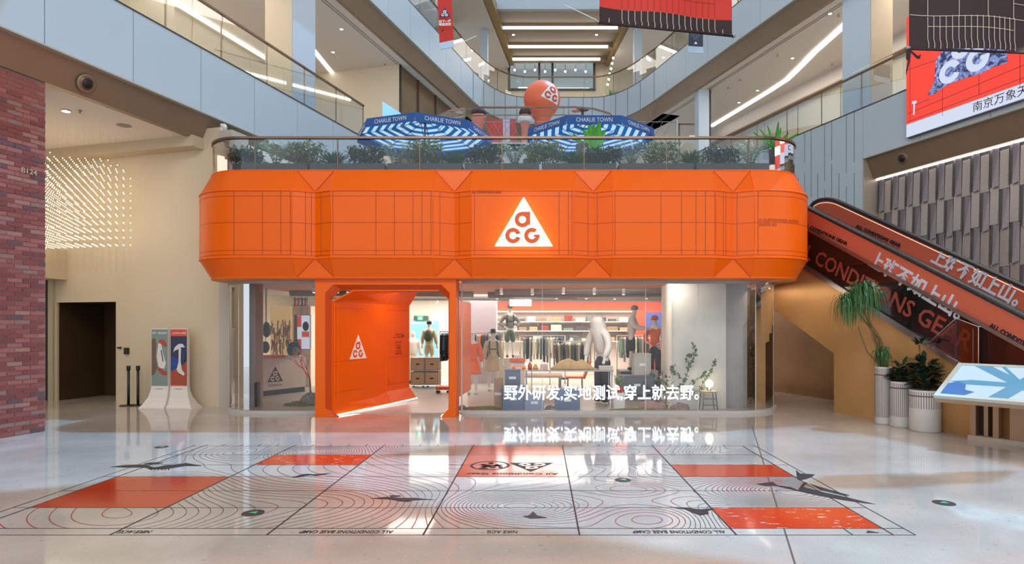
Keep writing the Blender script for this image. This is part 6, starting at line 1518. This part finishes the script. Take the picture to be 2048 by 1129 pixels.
# coral branch sculpture with rock and moss
t = thing('coral_branch', 'coral red bare branch rising from a grey rock in the left window', 'branch', G(618, 812)+Vector((0,.1,0)))
CORAL = mat('coral_red', srgb(224,84,74), .5); mb = MB(); base = t.location.copy(); rr_ = random.Random(9)
DKST = MB()
def grow(p, d, L_, r_, dep):
    q = p+d*L_; (mb if dep < 4 else DKST).tube([p, p.lerp(q,.5)+Vector((rr_.uniform(-.02,.02),0,0)), q], [r_, r_*.85, r_*.7], 5)
    if dep > 0:
        for k in range(2 if dep < 4 else 3):
            nd = (d+Vector((rr_.uniform(-.85,.65), rr_.uniform(-.3,.3), rr_.uniform(-.1,.5)))).normalized(); grow(q, nd, L_*rr_.uniform(.66,.86), r_*.68, dep-1)
grow(base+ZZ*.3, Vector((-.05,0,1)).normalized(), .34, .028, 4)
mb.build('twigs', CORAL, t); DKST.build('trunk', STEM, t)
def rock(c, r_, sc, m, lab, nm='rock', seed=1, cat='rock', group=None):
    bm = bmesh.new(); bmesh.ops.create_icosphere(bm, subdivisions=3, radius=1); rg_ = random.Random(seed); off = [Vector((rg_.uniform(-9,9),)*3) for _ in range(1)][0]
    from mathutils import noise as nz
    mb = MB(); vs_ = [Vector(c)+Vector((v.co.x*sc[0], v.co.y*sc[1], v.co.z*sc[2]))*r_*(1+.35*nz.noise(v.co*1.6+off)) for v in bm.verts]
    lo = min(v.z for v in vs_); vs_ = [Vector((v.x, v.y, max(v.z, c[2]-.0))) for v in vs_]
    mb.add(vs_, [tuple(v.index for v in f.verts) for f in bm.faces], True); bm.free(); return tagm(mb.build(nm, m), lab, cat, group)
ROCKM = mat('grey_rock', srgb(120,116,108), .9, noise=.3, nscale=9, bump=.4); MOSS = mat('moss', srgb(104,108,52), .95, noise=.35, nscale=25, bump=.5); ROCKP = mat('pink_rock', srgb(150,120,112), .9, noise=.2, nscale=9, bump=.3)
rock((base.x, base.y, .01), .27, (.9,.7,1.2), ROCKM, 'grey rough rock at the foot of the coral branch', seed=2)
rock((base.x-.25, base.y-.12, .01), .26, (1.3,.6,.35), MOSS, 'flat green moss mound left of the coral branch rock', 'moss_mound', 3, 'moss')
p = G(923, 822); rock((p.x, p.y+.12, .01), .10, (1.1,.8,1), ROCKM, 'small grey rock beside the tunnel in the large window', seed=4)
p = G(965, 823); rock((p.x, p.y+.1, .01), .3, (1.4,.45,.3), MOSS, 'low moss strip in the near left corner of the large window', 'moss_mound', 5, 'moss')
for i, (px, r_, m, lb) in enumerate(((1308,.26,ROCKP,'large pinkish rock under the sign lettering'),(1362,.19,ROCKP,'smaller pinkish rock right of the large one'),(1102,.13,ROCKM,'dark rounded stone between the grey crates'))):
    p = G(px, 824); rock((p.x, p.y+.06, .01), r_, (1.2,.7,.9), m, lb, seed=7+i)
p = G(1300, 826); rock((p.x, p.y+.12, .01), .75, (1.25,.2,.10), MOSS, 'long thin moss bed along the base of the large window', 'moss_mound', 12, 'moss')
o = MB().box(G(527,815).x, 14.05, .07, G(531,815).x+.02, 14.2, .62).build('security_gate', DARK); tagm(o, 'narrow dark upright slab just inside the left window', 'anti-theft gate')

# ================================================================== LARGE WINDOW DISPLAY
t = thing('display_table', 'long glass topped metal table behind the large window', 'table', (P(1137,0,14.3).x, 14.5, .012))
xa_, xb_ = P(1048,0,14.2).x, P(1228,0,14.2).x; zt_ = 1.9+(654-741)*14.2/F
MB().box(xa_,14.2,zt_-.03,xb_,14.9,zt_).build('table_top', mat('table_steel', srgb(176,170,166), .25, .5), t)
for x in (xa_+.03, xa_+.16, xb_-.06): MB().box(x,14.22,.012,x+.03,14.25,zt_-.03).build('leg', GREYM, t)
MB().box(xb_-.06,14.85,.012,xb_-.03,14.88,zt_-.03).build('leg', GREYM, t); MB().box(xa_+.03,14.85,.012,xa_+.06,14.88,zt_-.03).build('leg', GREYM, t)
o = MB().prism([P(1100,739,14.4),P(1122,724,14.4),P(1138,718,14.4),P(1155,725,14.4),P(1165,720,14.4),P(1192,739,14.4)], (0,.3,0)).build('rock_model', mat('paper_tan', srgb(206,170,120), .8, noise=.15, nscale=6)); tagm(o, 'tan crumpled paper mountain model on the display table', 'model')
for i, (px, w_, h_, m, nm, lb, ct) in enumerate(((1060,.05,.16,cc[0],'paint_bottle','orange bottle standing at the left end of the display table','bottle'),(1071,.06,.10,mat('amber', srgb(230,160,50), .4),'squat_jar','amber squat jar beside the orange bottle','jar'),(1088,.09,.12,mat('pink_box', srgb(220,180,170), .6),'small_box','pale pink patterned box in front of the racks on the table','box'),(1178,.045,.10,mat('red_cup', srgb(206,50,40), .4),'red_cup','red cup at the right half of the display table','cup'),(1212,.16,.07,mat('cream_box', srgb(214,204,190), .6),'flat_case','pale flat case at the right end of the display table','case'))):
    p = P(px, 741, 14.45)
    if nm in ('small_box','flat_case'): mb = MB().box(p.x-w_,14.4,zt_,p.x+w_,14.4+.18,zt_+h_); o = mb.build(nm, m); MB().box(p.x-w_-.004,14.396,zt_+h_,p.x+w_+.004,14.585,zt_+h_+.012).build('lid', WHITE, o)
    else: o = MB().lathe([(w_,0),(w_,h_*.7),(w_*.5,h_*.85),(w_*.5,h_)] if nm != 'red_cup' else [(w_*.8,0),(w_,h_),(w_*.9,h_),(w_*.75,.01)], 14, (p.x,14.45,zt_)).build(nm, m); 
    if nm in ('paint_bottle','squat_jar'): MB().lathe([(w_*.55,h_),(w_*.55,h_+.03)], 10, (p.x,14.45,zt_)).build('cap', WHITE, o)
    tagm(o, lb, ct)
t = thing('orange_chair', 'orange folding camp chair under the far side of the display table', 'chair', G(1165, 790)); p = G(1165, 790)
MB().box(p.x-.45,p.y,.45,p.x+.05,p.y+.4,.49).build('seat', ORC, t); MB().prism([(p.x+.02,p.y,.45),(p.x+.22,p.y,.95),(p.x+.26,p.y,.94),(p.x+.07,p.y,.43)], (0,.4,0)).build('backrest', ORC, t)
for dx in (-.4,.0): 
    for dy in (0,.38): MB().tube([(p.x+dx,p.y+dy,.02),(p.x+dx,p.y+dy,.47)], .012, 6).build('leg', GREYM, t)
CR = [mat('crate_blue', srgb(108,122,146), .5), mat('crate_pale', srgb(180,178,170), .6), mat('crate_brown', srgb(176,140,116), .7)]
def crate(px0, px1, py0, py1, d, m, lab, nm='equipment_case', lid=True, depth=.4):
    a = P(px0, py1, d); b = P(px1, py0, d); z0 = max(.013, a.z); t = thing(nm, lab, 'box', ((a.x+b.x)/2, d+depth/2, z0))
    bd_ = MB().box(a.x,d,z0,b.x,d+depth,b.z-(.03 if lid else 0)).build('body', m, t)
    if lid: MB().box(a.x-.01,d-.01,b.z-.03,b.x+.01,d+depth+.01,b.z).build('lid', m, t)
    MB().box((a.x+b.x)/2-.08,d-.012,(z0+b.z)/2-.03,(a.x+b.x)/2+.08,d-.001,(z0+b.z)/2+.03).build('label_plate', WHITE, bd_)
    return t
crate(988,1004,757,820,13.95,CR[2],'tall brown cardboard box left of the blue crates in the large window','cardboard_box',False,.3)
crate(1005,1048,775,822,13.75,CR[0],'blue grey equipment case at the left end of the sign lettering')
crate(1010,1040,740,773,14.3,CR[0],'dark blue case standing on the left equipment case')
crate(1050,1088,790,822,13.8,mat('crate_stack', srgb(150,156,180), .6),'low pale blue crate beside the left equipment case')
crate(1110,1160,780,822,13.8,CR[0],'grey blue case under the middle of the display table')
crate(1268,1302,708,752,15.4,CR[1],'pale canvas box stacked beside the white shirt mannequin')
crate(1240,1310,752,790,15.2,mat('crate_slate', srgb(96,104,112), .6),'long slate cabinet beneath the pale canvas box')
crate(1280,1316,742,762,15.6,CR[1],'lower pale crate with a green tag near the column')
crate(1025,1050,735,741,14.6,ORC,'small orange tray behind the table end','orange_tray')
t = thing('orange_kayak_tray', 'orange tray on a high pale stand behind the table', 'tray', P(1035,726,15.6)); p = P(1035,724,15.8); MB().box(p.x-.2,15.8,p.z,p.x+.2,16.1,p.z+.08).build('tray', ORC, t); MB().box(p.x-.18,15.85,.012,p.x+.18,16.05,p.z).build('stand', SHM, t); MB().box(p.x-.08,15.85,p.z+.08,p.x+.1,16.05,p.z+.16).build('box', WHITE, t)
t = thing('wood_table', 'pale wooden display table with hanging clothes below behind the glass table', 'table', (P(1085,0,16.3).x,16.3,.012)); x0, x1 = P(1010,0,16.3).x, P(1125,0,16.3).x; z = 1.9+(654-752)*16.3/F
MB().box(x0,16.3,z-.06,x1,17.2,z).build('table_top', WOODP, t)
for x in (x0+.02, x1-.08):
    for y in (16.35, 17.1): MB().box(x,y,.012,x+.05,y+.05,z-.06).build('leg', GREYM, t)
# stool with lamp
t = thing('wooden_stool', 'pale wooden stool with dark tapered legs in front of the concrete column', 'stool', (P(1419,0,13.75).x,13.85,.012)); xs, zs = P(1419,0,13.75).x, 1.9+(654-783)*13.75/F
MB().box(xs-.17,13.68,zs-.035,xs+.17,14.02,zs).build('seat', WOODP, t)
for sx_ in (-1,1):
    for sy_ in (-1,1): MB().tube([(xs+sx_*.17,13.85+sy_*.15,.02),(xs+sx_*.13,13.85+sy_*.12,zs-.03)], .013, 6).build('leg', mat('stool_leg', srgb(130,126,120), .5), t)
for z in (.14,.28): MB().box(xs-.15,13.7,z,xs+.15,13.715,z+.02).build('stretcher', mat('stool_leg', srgb(130,126,120), .5), t)
lm = MB().ball((xs+.02, 13.84, zs+.16), .085, 16, 10).build('globe_lamp', mat('globe_glow', (1,1,1), .4, emit=(1,.86,.62), es=9)); tagm(lm, 'glowing round lamp standing on the wooden stool', 'lamp'); MB().lathe([(.05,0),(.05,.02),(.02,.03),(.02,.09)], 12, (xs+.02,13.84,zs)).build('lamp_base', GREYM, lm)
# ivy on the concrete column
t = thing('ivy_plant', 'climbing ivy trained up the front of the concrete column', 'plant', (P(1370,0,14).x, 13.95, .3))
IVY = mat('ivy_leaf', srgb(70,92,60), .6, noise=.3, nscale=8, vary=.2); mb = MB(); ms = MB(); rr_ = random.Random(21)
paths = [[(1330,790),(1355,775),(1370,762),(1378,735),(1388,715),(1390,700),(1384,684)],[(1370,762),(1350,748),(1342,738),(1352,730)],[(1378,770),(1400,755),(1412,745)],[(1310,770),(1335,785),(1370,788),(1395,782),(1412,775)],[(1398,780),(1415,755),(1425,735),(1430,722)],[(1378,735),(1372,715),(1383,708)],[(1300,745),(1322,760),(1340,775)]]
for pa in paths:
    pts = [P(x, y, 13.98) for x, y in pa]; ms.tube(pts, .006, 4)
    for p, q in zip(pts, pts[1:]):
        for k in range(9):
            b = p.lerp(q, rr_.random())+Vector((rr_.uniform(-.04,.04), rr_.uniform(-.06,.02), rr_.uniform(-.04,.04))); r_ = rr_.uniform(.018,.036); a = rr_.uniform(0, 6.28); tl = rr_.uniform(-.6,.6)
            v = [b+Vector((math.cos(a+x)*r_*s, math.sin(x)*tl*r_, math.sin(a+x)*r_*s)) for x, s in ((0,1.5),(.9,.7),(1.6,1.1),(3.14,.7),(4.7,1.1),(5.4,.7))]; mb.add(v, [(0,1,2,3,4,5)])
mb.build('leaves', IVY, t, kind='stuff'); ms.build('stem', STEM, t)
t = thing('window_shrub', 'dense low green shrub between the slate cabinet and the column', 'plant', (P(1322,0,14.2).x,14.2,.05)); mb = MB()
for k in range(260):
    b = P(rr_.uniform(1285,1345), rr_.uniform(745,815), rr_.uniform(13.8,14.4)); d = Vector((rr_.uniform(-1,1), rr_.uniform(-1,1), rr_.uniform(-.3,1))).normalized()*rr_.uniform(.05,.11); leaf(mb, b, b+d, .016, .01, 2)
mb.build('leaves', LEAFD, t, kind='stuff'); MB().tube([P(1318,818,14.1), P(1318,760,14.1)], .01, 5).build('stem', STEM, t)
t = thing('flower_pot', 'small red potted plant with white and green leaves right of the table', 'plant', (P(1238,0,14.1).x,14.1,.012)); p = P(1238,775,14.1); MB().lathe([(.07,p.z-.12),(.09,p.z)], 12, (p.x,14.1,0)).build('pot', mat('red_cup', srgb(206,50,40), .4), t); MB().box(p.x-.12,14.0,.012,p.x+.12,14.25,p.z-.12).build('stand', SHM, t); mb = MB()
for k in range(70):
    a = rr_.uniform(0,6.28); b = Vector((p.x,14.1,p.z)); leaf(mb, b+ZZ*rr_.uniform(0,.12), b+Vector((math.cos(a)*.14, math.sin(a)*.14, rr_.uniform(.05,.32))), .02, .02, 2)
mb.build('leaves', mat('pale_leaf', srgb(150,170,120), .5, noise=.3, nscale=8), t, kind='stuff')
# sparkling plants seen at the right curved end
t = thing('window_shrub', 'tall thin dark plant seen through the curved right end of the glass', 'plant', (P(1508,0,14.9).x,14.9,.05)); mb = MB()
for k in range(160):
    b = P(rr_.uniform(1500,1520), rr_.uniform(690,810), 14.9+rr_.uniform(0,.3)); d = Vector((rr_.uniform(-1,1), rr_.uniform(-1,1), rr_.uniform(-.3,1))).normalized()*rr_.uniform(.05,.10); leaf(mb, b, b+d, .015, .01, 2)
mb.build('leaves', LEAFD, t, kind='stuff'); MB().tube([P(1510,818,15), P(1510,700,15)], .01, 5).build('stem', STEM, t)
S(MB().box(4.80,14.9,.012,5.0,15.2,3.04).build('wall_inner', CONCG)) if False else None
S(MB().box(4.8,15.9,.012,5.9,16.0,3.04).build('wall_inner', mat('inner_bronze', srgb(120,100,76), .5)))
for i, (py, m) in enumerate(((652,cc[0]),(680,KH),(735,WHC),(760,CR[1]))):
    p = P(1525, py, 15.6); o = MB().box(p.x-.12,15.55,p.z-.08,p.x+.12,15.85,p.z+.08).build('shelf_item', m); tagm(o, 'item on the narrow shelf behind the curved right glass, %s from the top' % ordinal(i), 'goods'); MB().box(p.x-.15,15.5,p.z-.10,p.x+.15,15.9,p.z-.085).build('shelf_board', SHM, o)
# glowing sign on glass
sg = thing('window_lettering', 'glowing white lettering line across the lower part of the large window', 'sign', (P(1204,0,13.45).x, 13.46, .5))
x0, x1 = P(1008,0,13.46).x, P(1398,0,13.46).x
text('野外研发,实地测试,穿上就去野。', .35, ((x0+x1)/2, 13.46, 1.9+(654-788)*13.46/F), (1,0,0), (0,0,1), LEDTXT, 'lettering', sg, bold=.0035, ext=.004, width=x1-x0)
MB().box(x0,13.47,.36,x1,13.475,.372).build('carrier_rail', ACRYL, sg)

# ================================================================== TERRACE
ring = [(p.x-ST[i][2]*-.02, p.y) for i, p in ((i, spt(i, 3)) for i in range(1, len(ST)-1))]
tr = [(spt(i,3).x, spt(i,3).y+.03) for i in (1,2)]+[(spt(i,3).x+.02, spt(i,3).y+.02) for i in range(3, 16)]+[(x, YC+.25) for x in (-5.54,-3.78,-2.02,-.26,1.32,3.1,4.2)]+[(spt(i,3).x-.02, spt(i,3).y+.02) for i in range(nb0+12, len(ST)-1)]
railing('glass_railing', 'tinted glass balustrade with bronze rail curving around the terrace above the orange band', tr, 5.12, 5.82, 1.72, GLASSD, .05)
# dark planter troughs
for i in range(7):
    x0 = -6.6+i*1.66; o = thing('planter_trough', 'long dark planter trough on the terrace edge, %s from the left' % ordinal(i), 'planter', (x0+.8, 13.5, 5.1))
    MB().box(x0,13.2,5.1,x0+1.6,13.65,5.41).build('trough', PLANTER, o); MB().box(x0+.03,13.23,5.41,x0+1.57,13.62,5.42).build('soil', SOIL, o)
def shrub(x, y, z, r_, h_, m, lab, kind=0, n=240, seed=0):
    rg_ = random.Random(seed); t = thing('shrub', lab, 'plant', (x, y, z)); mb = MB(); st = random.getstate(); random.seed(seed)
    if kind == 0:
        for k in range(n):
            a = rg_.uniform(0,6.28); q = rg_.random()**.5*r_; b = Vector((x+q*math.cos(a), y+q*math.sin(a)*.6, z+rg_.uniform(.05,h_)))
            d = Vector((rg_.uniform(-1,1), rg_.uniform(-1,1), rg_.uniform(-.5,1))).normalized()*rg_.uniform(.06,.13); leaf(mb, b, b+d, .018, .01, 2)
    elif kind == 1: # arching grass-like blades
        for k in range(n):
            a = rg_.uniform(0,6.28); b = Vector((x+rg_.uniform(-.08,.08), y, z)); e = b+Vector((math.cos(a)*r_*rg_.uniform(.3,1), math.sin(a)*r_*.6, h_*rg_.uniform(.5,1.1))); leaf(mb, b, e, .012, .15, 4)
    else: # fronds: rows of leaflets
        for k in range(max(6, n//24)):
            a = rg_.uniform(0,6.28); b = Vector((x, y, z)); e = Vector((math.cos(a)*r_, math.sin(a)*r_*.6, h_*rg_.uniform(.6,1.1)))
            for q in range(12):
                f = (q+1)/12; c_ = b+Vector((e.x*f, e.y*f, e.z*math.sin(f*2.0)*.95)); sd = Vector((-e.y, e.x, 0)).normalized() if (e.x or e.y) else Vector((1,0,0))
                for sg_ in (-1,1): leaf(mb, c_, c_+sd*sg_*.09*(1.1-f)+Vector((e.x,e.y,0))*.08-ZZ*.02, .009, .01, 2)
    mb.build('foliage', m, t, kind='stuff'); MB().tube([(x,y,z-.02),(x+.01,y,z+h_*.6)], .012, 5).build('stem', STEM, t); random.setstate(st); return t
LM = [mat('leaf_olive', srgb(128,140,84), .6, noise=.3, nscale=5), mat('leaf_mid', srgb(74,126,70), .5, noise=.3, nscale=5), mat('leaf_deep', srgb(50,84,60), .4, noise=.3, nscale=5), mat('leaf_silver', srgb(172,186,164), .5, noise=.2, nscale=5)]
xs_ = [-6.45,-5.75,-5.1,-4.5,-3.8,-3.15,-2.5,-1.85,-1.2,-.55,.1,.75,1.4,2.0,2.65,3.3,3.95,4.6]
for i, x in enumerate(xs_):
    shrub(x, 13.42, 5.42, .40, .36+.16*((i*7)%4)/3, LM[(i*5+2)%4], 'leafy shrub behind the terrace glass, %s from the left' % ordinal(i), (0,2,0,1)[i%4], 950 if i%4 != 3 else 300, 40+i)
# slatted planter screens
for i, (a, b) in enumerate(((557,632),(655,712),(742,775))):
    t = thing('slatted_bench', 'pale slatted timber lounge bench on the terrace, %s from the left' % ordinal(i), 'bench', (P((a+b)/2,0,14.4).x, 14.5, 5.1)); xa_, xb_ = P(a,0,14.4).x, P(b,0,14.4).x
    for k in range(6): MB().box(xa_, 14.4+.05*k, 5.28+k*.065, xb_, 14.43+.05*k, 5.31+k*.065).build('slat', mat('slat_pale', srgb(190,180,164), .6), t)
    for x in (xa_+.02, xb_-.06): MB().prism([(x,14.38,5.1),(x,14.46,5.1),(x,14.74,5.68),(x,14.68,5.68)], (.04,0,0)).build('frame', RAILM, t)
# big bright leaf plants
def bigleaf(px, py, d, n, hh, spread, lab, seed, wd=.07):
    p = P(px, py, d); t = thing('bird_nest_plant', lab, 'plant', (p.x, d, 5.1)); rg_ = random.Random(seed); mb = MB()
    for k in range(n):
        a = (k/(n-1)-.5)*2; e = Vector((a*spread, rg_.uniform(-.15,.15), hh*(1-.35*abs(a))*rg_.uniform(.9,1.1))); b = Vector((p.x, d, p.z)); N = 6; v = []; sd = Vector((math.cos(a*.9), .2, -math.sin(a*.9)*.8)).normalized()
        for i in range(N+1):
            f = i/N; w_ = wd*math.sin(PI*min(.93, .18+.8*f)); c_ = b+e*f; v += [c_-sd*w_, c_+Vector((0,.02,0)), c_+sd*w_]
        mb.add(v, [q for i in range(N) for q in ((3*i,3*i+1,3*i+4,3*i+3),(3*i+1,3*i+2,3*i+5,3*i+4))])
    for q in range(0): pass
    mb.build('leaves', LEAFB, t); MB().lathe([(.12,5.1),(.16,p.z-.0),(.13,p.z-.02)], 14, (p.x,d,0)).build('pot', PLANTER, t)
bigleaf(1188, 300, 13.9, 5, .66, .24, 'bright green broad leaved plant rising before the second parasol', 3, .12)
bigleaf(1165, 290, 13.95, 2, .40, .22, 'two darker pointed leaves beside the bright broad leaved plant', 4, .05) 
bigleaf(1552, 300, 13.9, 7, .60, .50, 'bright green fan of long leaves at the right end of the terrace', 5, .05)
bigleaf(1060, 320, 13.8, 2, .28, .08, 'single dark leaf plant left of the second parasol', 6, .05)
shrub(P(1450,0,14.6).x, 14.6, 5.3, .5, .75, LM[3], 'silvery tall shrub right of the second parasol', 0, 420, 99)
shrub(P(880,0,14.9).x, 14.9, 5.5, .3, .6, LEAFD, 'dark spiky plant under the first parasol canopy', 1, 120, 98)

# parasols
BLU = mat('parasol_blue', srgb(38,84,150), .75, noise=.04, nscale=10)
def stripemat():
    m = bpy.data.materials.new('stripe_cloth'); m.use_nodes = True; nt = m.node_tree; b = nt.nodes['Principled BSDF']
    uv = nt.nodes.new('ShaderNodeUVMap'); sx = nt.nodes.new('ShaderNodeSeparateXYZ'); nt.links.new(uv.outputs[0], sx.inputs[0])
    mu = nt.nodes.new('ShaderNodeMath'); mu.operation = 'MULTIPLY'; mu.inputs[1].default_value = 8.0; nt.links.new(sx.outputs[1], mu.inputs[0])
    fr = nt.nodes.new('ShaderNodeMath'); fr.operation = 'FRACT'; nt.links.new(mu.outputs[0], fr.inputs[0])
    gt = nt.nodes.new('ShaderNodeMath'); gt.operation = 'GREATER_THAN'; gt.inputs[1].default_value = .5; nt.links.new(fr.outputs[0], gt.inputs[0])
    mx = nt.nodes.new('ShaderNodeMix'); mx.data_type = 'RGBA'; mx.inputs[6].default_value = (*srgb(232,242,246),1); mx.inputs[7].default_value = (*srgb(42,112,166),1); nt.links.new(gt.outputs[0], mx.inputs[0])
    nt.links.new(mx.outputs[2], b.inputs['Base Color']); b.inputs['Roughness'].default_value = .8
    tr_ = nt.nodes.new('ShaderNodeBsdfTranslucent'); nt.links.new(mx.outputs[2], tr_.inputs[0]); ms_ = nt.nodes.new('ShaderNodeMixShader'); ms_.inputs[0].default_value = .55
    nt.links.new(b.outputs[0], ms_.inputs[1]); nt.links.new(tr_.outputs[0], ms_.inputs[2]); nt.links.new(ms_.outputs[0], nt.nodes['Material Output'].inputs[0]); return m
STR = stripemat()
def parasol(cx_, cy_, R, hz, phase, lab):
    t = thing('parasol', lab, 'parasol', (cx_, cy_, 5.1)); c = Vector((cx_, cy_, 0)); ap = c+ZZ*(hz+.42)
    vx = [c+Vector((R*math.cos(phase+k*PI/4), R*math.sin(phase+k*PI/4), hz)) for k in range(8)]
    for k in range(8):
        a, b = vx[k], vx[(k+1)%8]; me = bpy.data.meshes.new('canopy_panel'); N = 6; v = []; uvs = []
        for i in range(N+1):
            f = i/N
            for j in (0,1,2): q = ap.lerp(a.lerp(b, j/2), f) - ZZ*(.06*math.sin(PI*f)); v.append(q-c-ZZ*5.1); uvs.append(((j/2-.5)*f+.5, f))
        fs = [(3*i+j, 3*i+3+j, 3*i+4+j, 3*i+1+j) for i in range(N) for j in (0,1)]
        # underside stripes run parallel to one seam, as cut from striped cloth
        me.from_pydata([tuple(q) for q in v], [], fs); ul = me.uv_layers.new(name='UVMap')
        for l in me.loops: ul.data[l.index].uv = (uvs[l.vertex_index][0], uvs[l.vertex_index][1])
        me.materials.append(STR); o = bpy.data.objects.new('canopy_panel', me); C.objects.link(o); o.parent = t
        dn = (a+b)/2-c; dn.z = 0; dn.normalize(); m_ = (a+b)/2
        A, B = a-ZZ*.22+dn*.03, b-ZZ*.22+dn*.03
        MB().prism([a, b, B, A], -dn*.01).build('valance', BLU, t)
        xa = (b-a).normalized(); xa_ = xa if xa.cross(ZZ).dot(dn) > 0 else -xa
        text('CHARLIE TOWN', .15, m_-ZZ*.115+dn*.022, xa_, (ZZ-dn*.14), mat('parasol_print', srgb(206,214,226), .6), 'valance_lettering', t, ext=.001, width=(b-a).length*.66, bold=.0)
        MB().tube([ap-ZZ*.05, a-ZZ*.03], .012, 5).build('rib', GREYM, t); MB().tube([c+ZZ*(hz-.25), ap.lerp(a,.5)-ZZ*.07], .009, 5).build('strut', GREYM, t)
    MB().tube([c+ZZ*5.12, c+ZZ*(hz+.44)], .025, 10).build('pole', GREYM, t); MB().lathe([(.28,5.1),(.28,5.16),(.05,5.2)], 20, c).build('base', GREYM, t); MB().ball(ap+ZZ*.03, .035, 8, 6).build('finial', BLU, t)
    MB().lathe([(.05,hz-.28),(.06,hz-.22)], 10, c).build('hub', DARK, t)
parasol(-3.0, 16.03, 1.72, 6.9, math.radians(-87), 'blue and white striped parasol with dark blue lettered valance, left of the two')
parasol(1.28, 16.1, 1.70, 6.9, math.radians(-112.5), 'blue and white striped parasol with dark blue lettered valance, right of the two')
# upper deck behind the terrace with curved balustrade
dk = [(-3.9,22.5),(-3.6,21.4),(-3.1,20.85),(-2.5,20.6),(-1.8,20.5),(0,20.5),(1.2,20.5),(1.8,20.65),(2.4,21.1),(2.9,21.9),(3.3,23.0)]
S(MB().prism([(x, y, 7.75) for x, y in dk]+[(3.3,26,7.75),(-3.9,26,7.75)], (0,0,.25)).build('upper_deck', mat('deck_pale', srgb(200,200,200), .6)))
S(MB().sweep(dk, [(0,7.1),(.1,7.1),(.1,8.05),(0,8.05)], True).build('upper_deck_front', FASC))
railing('glass_railing', 'curved glass balustrade of the deck behind the two parasols', dk, 8.05, 9.22, 1.9, GLASS2)
MB().sweep(dk, [(0,8.95),(.03,8.95),(.03,8.98),(0,8.98)], True).build('mid_rail', RAILM, bpy.data.objects['glass_railing.003'] if 'glass_railing.003' in bpy.data.objects else None)
# safety net
t = thing('safety_net', 'thin diagonal rope net stretched behind the terrace between the parasols', 'net', (-.6,18,5.2)); mb = MB()
for k in range(22):
    x = -3.2+k*.26; mb.tube([(x,18,5.3),(x+1.6,18,7.9)], .006, 3, False); mb.tube([(x+1.6,18,5.3),(x,18,7.9)], .006, 3, False)
for z in (5.3,7.9): mb.tube([(-3.2,18,z),(4.0,18,z)], .01, 4)
mb.build('rope', mat('rope_grey', srgb(150,150,150), .7), t)
for x in (-3.2,4.0): MB().tube([(x,18,5.1),(x,18,7.95)], .02, 6).build('post', GREYM, t)
# balloon
BAL2 = mat('balloon_orange', srgb(238,112,74), .42, noise=.02, nscale=2)
bc = P(1084, 199, 22.6); br = 36.5*22.6/F
t = thing('giant_balloon', 'giant orange inflatable ball with a white triangle emblem on the deck behind the parasols', 'balloon', (bc.x, bc.y, 8.0))
MB().ball(bc, br, 40, 28).build('ball', BAL2, t)
MB().lathe([(.32,8.0),(.26,8.6),(.24,9.1),(.28,9.5),(.42,bc.z-br*.82),(.5,bc.z-br*.7)], 24, (bc.x,bc.y,0)).build('stem', BAL2, t)
bdir = Vector((.60,-.80,.10)).normalized(); bx = Vector((.80,.60,0)).normalized(); bz = bx.cross(bdir); bz = -bz if bz.z < 0 else bz; rot = -.25
bx2 = bx*math.cos(rot)+bz*math.sin(rot); bz2 = bz*math.cos(rot)-bx*math.sin(rot)
def bw_(x, y, z): return bc+(bdir*1.0+bx2*(x*1.55)+bz2*((y-.36)*1.55)).normalized()*(br+.004+z*.3)
logo((0,0,0), (1,0,0), (0,0,1), 1, WPRINT, mat('balloon_print', srgb(206,80,50), .5), t, depth=.02, lift=.004, warp=bw_)
# inflatable pillars behind the railing
SAL = mat('salmon_inflatable', srgb(226,130,110), .5)
for i, (px, lb) in enumerate(((957,'salmon inflatable pillar with dark cap left of the giant ball'),(1050,'slim salmon pillar with dark cap directly left of the giant ball'))):
    p = P(px, 215, 22.0); o = thing('inflatable_pillar', lb, 'pillar', (p.x, 22, 8.0)); r_ = .16-.03*i
    MB().lathe([(r_*1.3,8.0),(r_,8.4),(r_,9.0),(r_*1.6,9.35),(r_*1.7,9.45)], 18, (p.x,22,0)).build('column', SAL, o); MB().lathe([(r_*1.5,9.45),(r_*1.7,9.55),(r_*1.2,9.72)], 16, (p.x,22,0)).build('cap', mat('pillar_cap', srgb(60,44,48), .6), o)
    if i: MB().lathe([(r_*1.8,9.22),(r_*2.0,9.34),(r_*1.8,9.40)], 16, (p.x,22,0)).build('collar', WHITE, o)
t = thing('seated_bird_figure', 'reddish brown rounded shape on the rail just right of the giant ball', 'figure', P(1165,222,21)); p = P(1165,219,21); MB().ball(p, .16, 12, 8, (1.5,.7,.5)).build('body', mat('brown_cloth', srgb(110,60,54), .7), t); MB().ball(p+Vector((-.22,0,-.05)), .12, 10, 7, (1.4,.7,.5)).build('arm', SAL, t); MB().lathe([(.05,8.0),(.05,p.z-.05)], 8, (p.x,21,0)).build('pole', GREYM, t)
o = thing('event_counter', 'long red and white counter block on the deck between the parasols', 'counter', (P(1010,0,22.5).x,22.5,8.0)); a, b = P(974,238,22.5), P(1032,262,22.5)
MB().box(a.x,22.5,8.0,b.x,22.9,a.z).build('block', mat('red_counter', srgb(206,70,60), .5), o); m_ = a.x+(b.x-a.x)*.55; MB().box(m_,22.48,8.0,m_+.25,22.5,a.z-.02).build('white_panel', mat('lilac', srgb(210,196,224), .5), o)
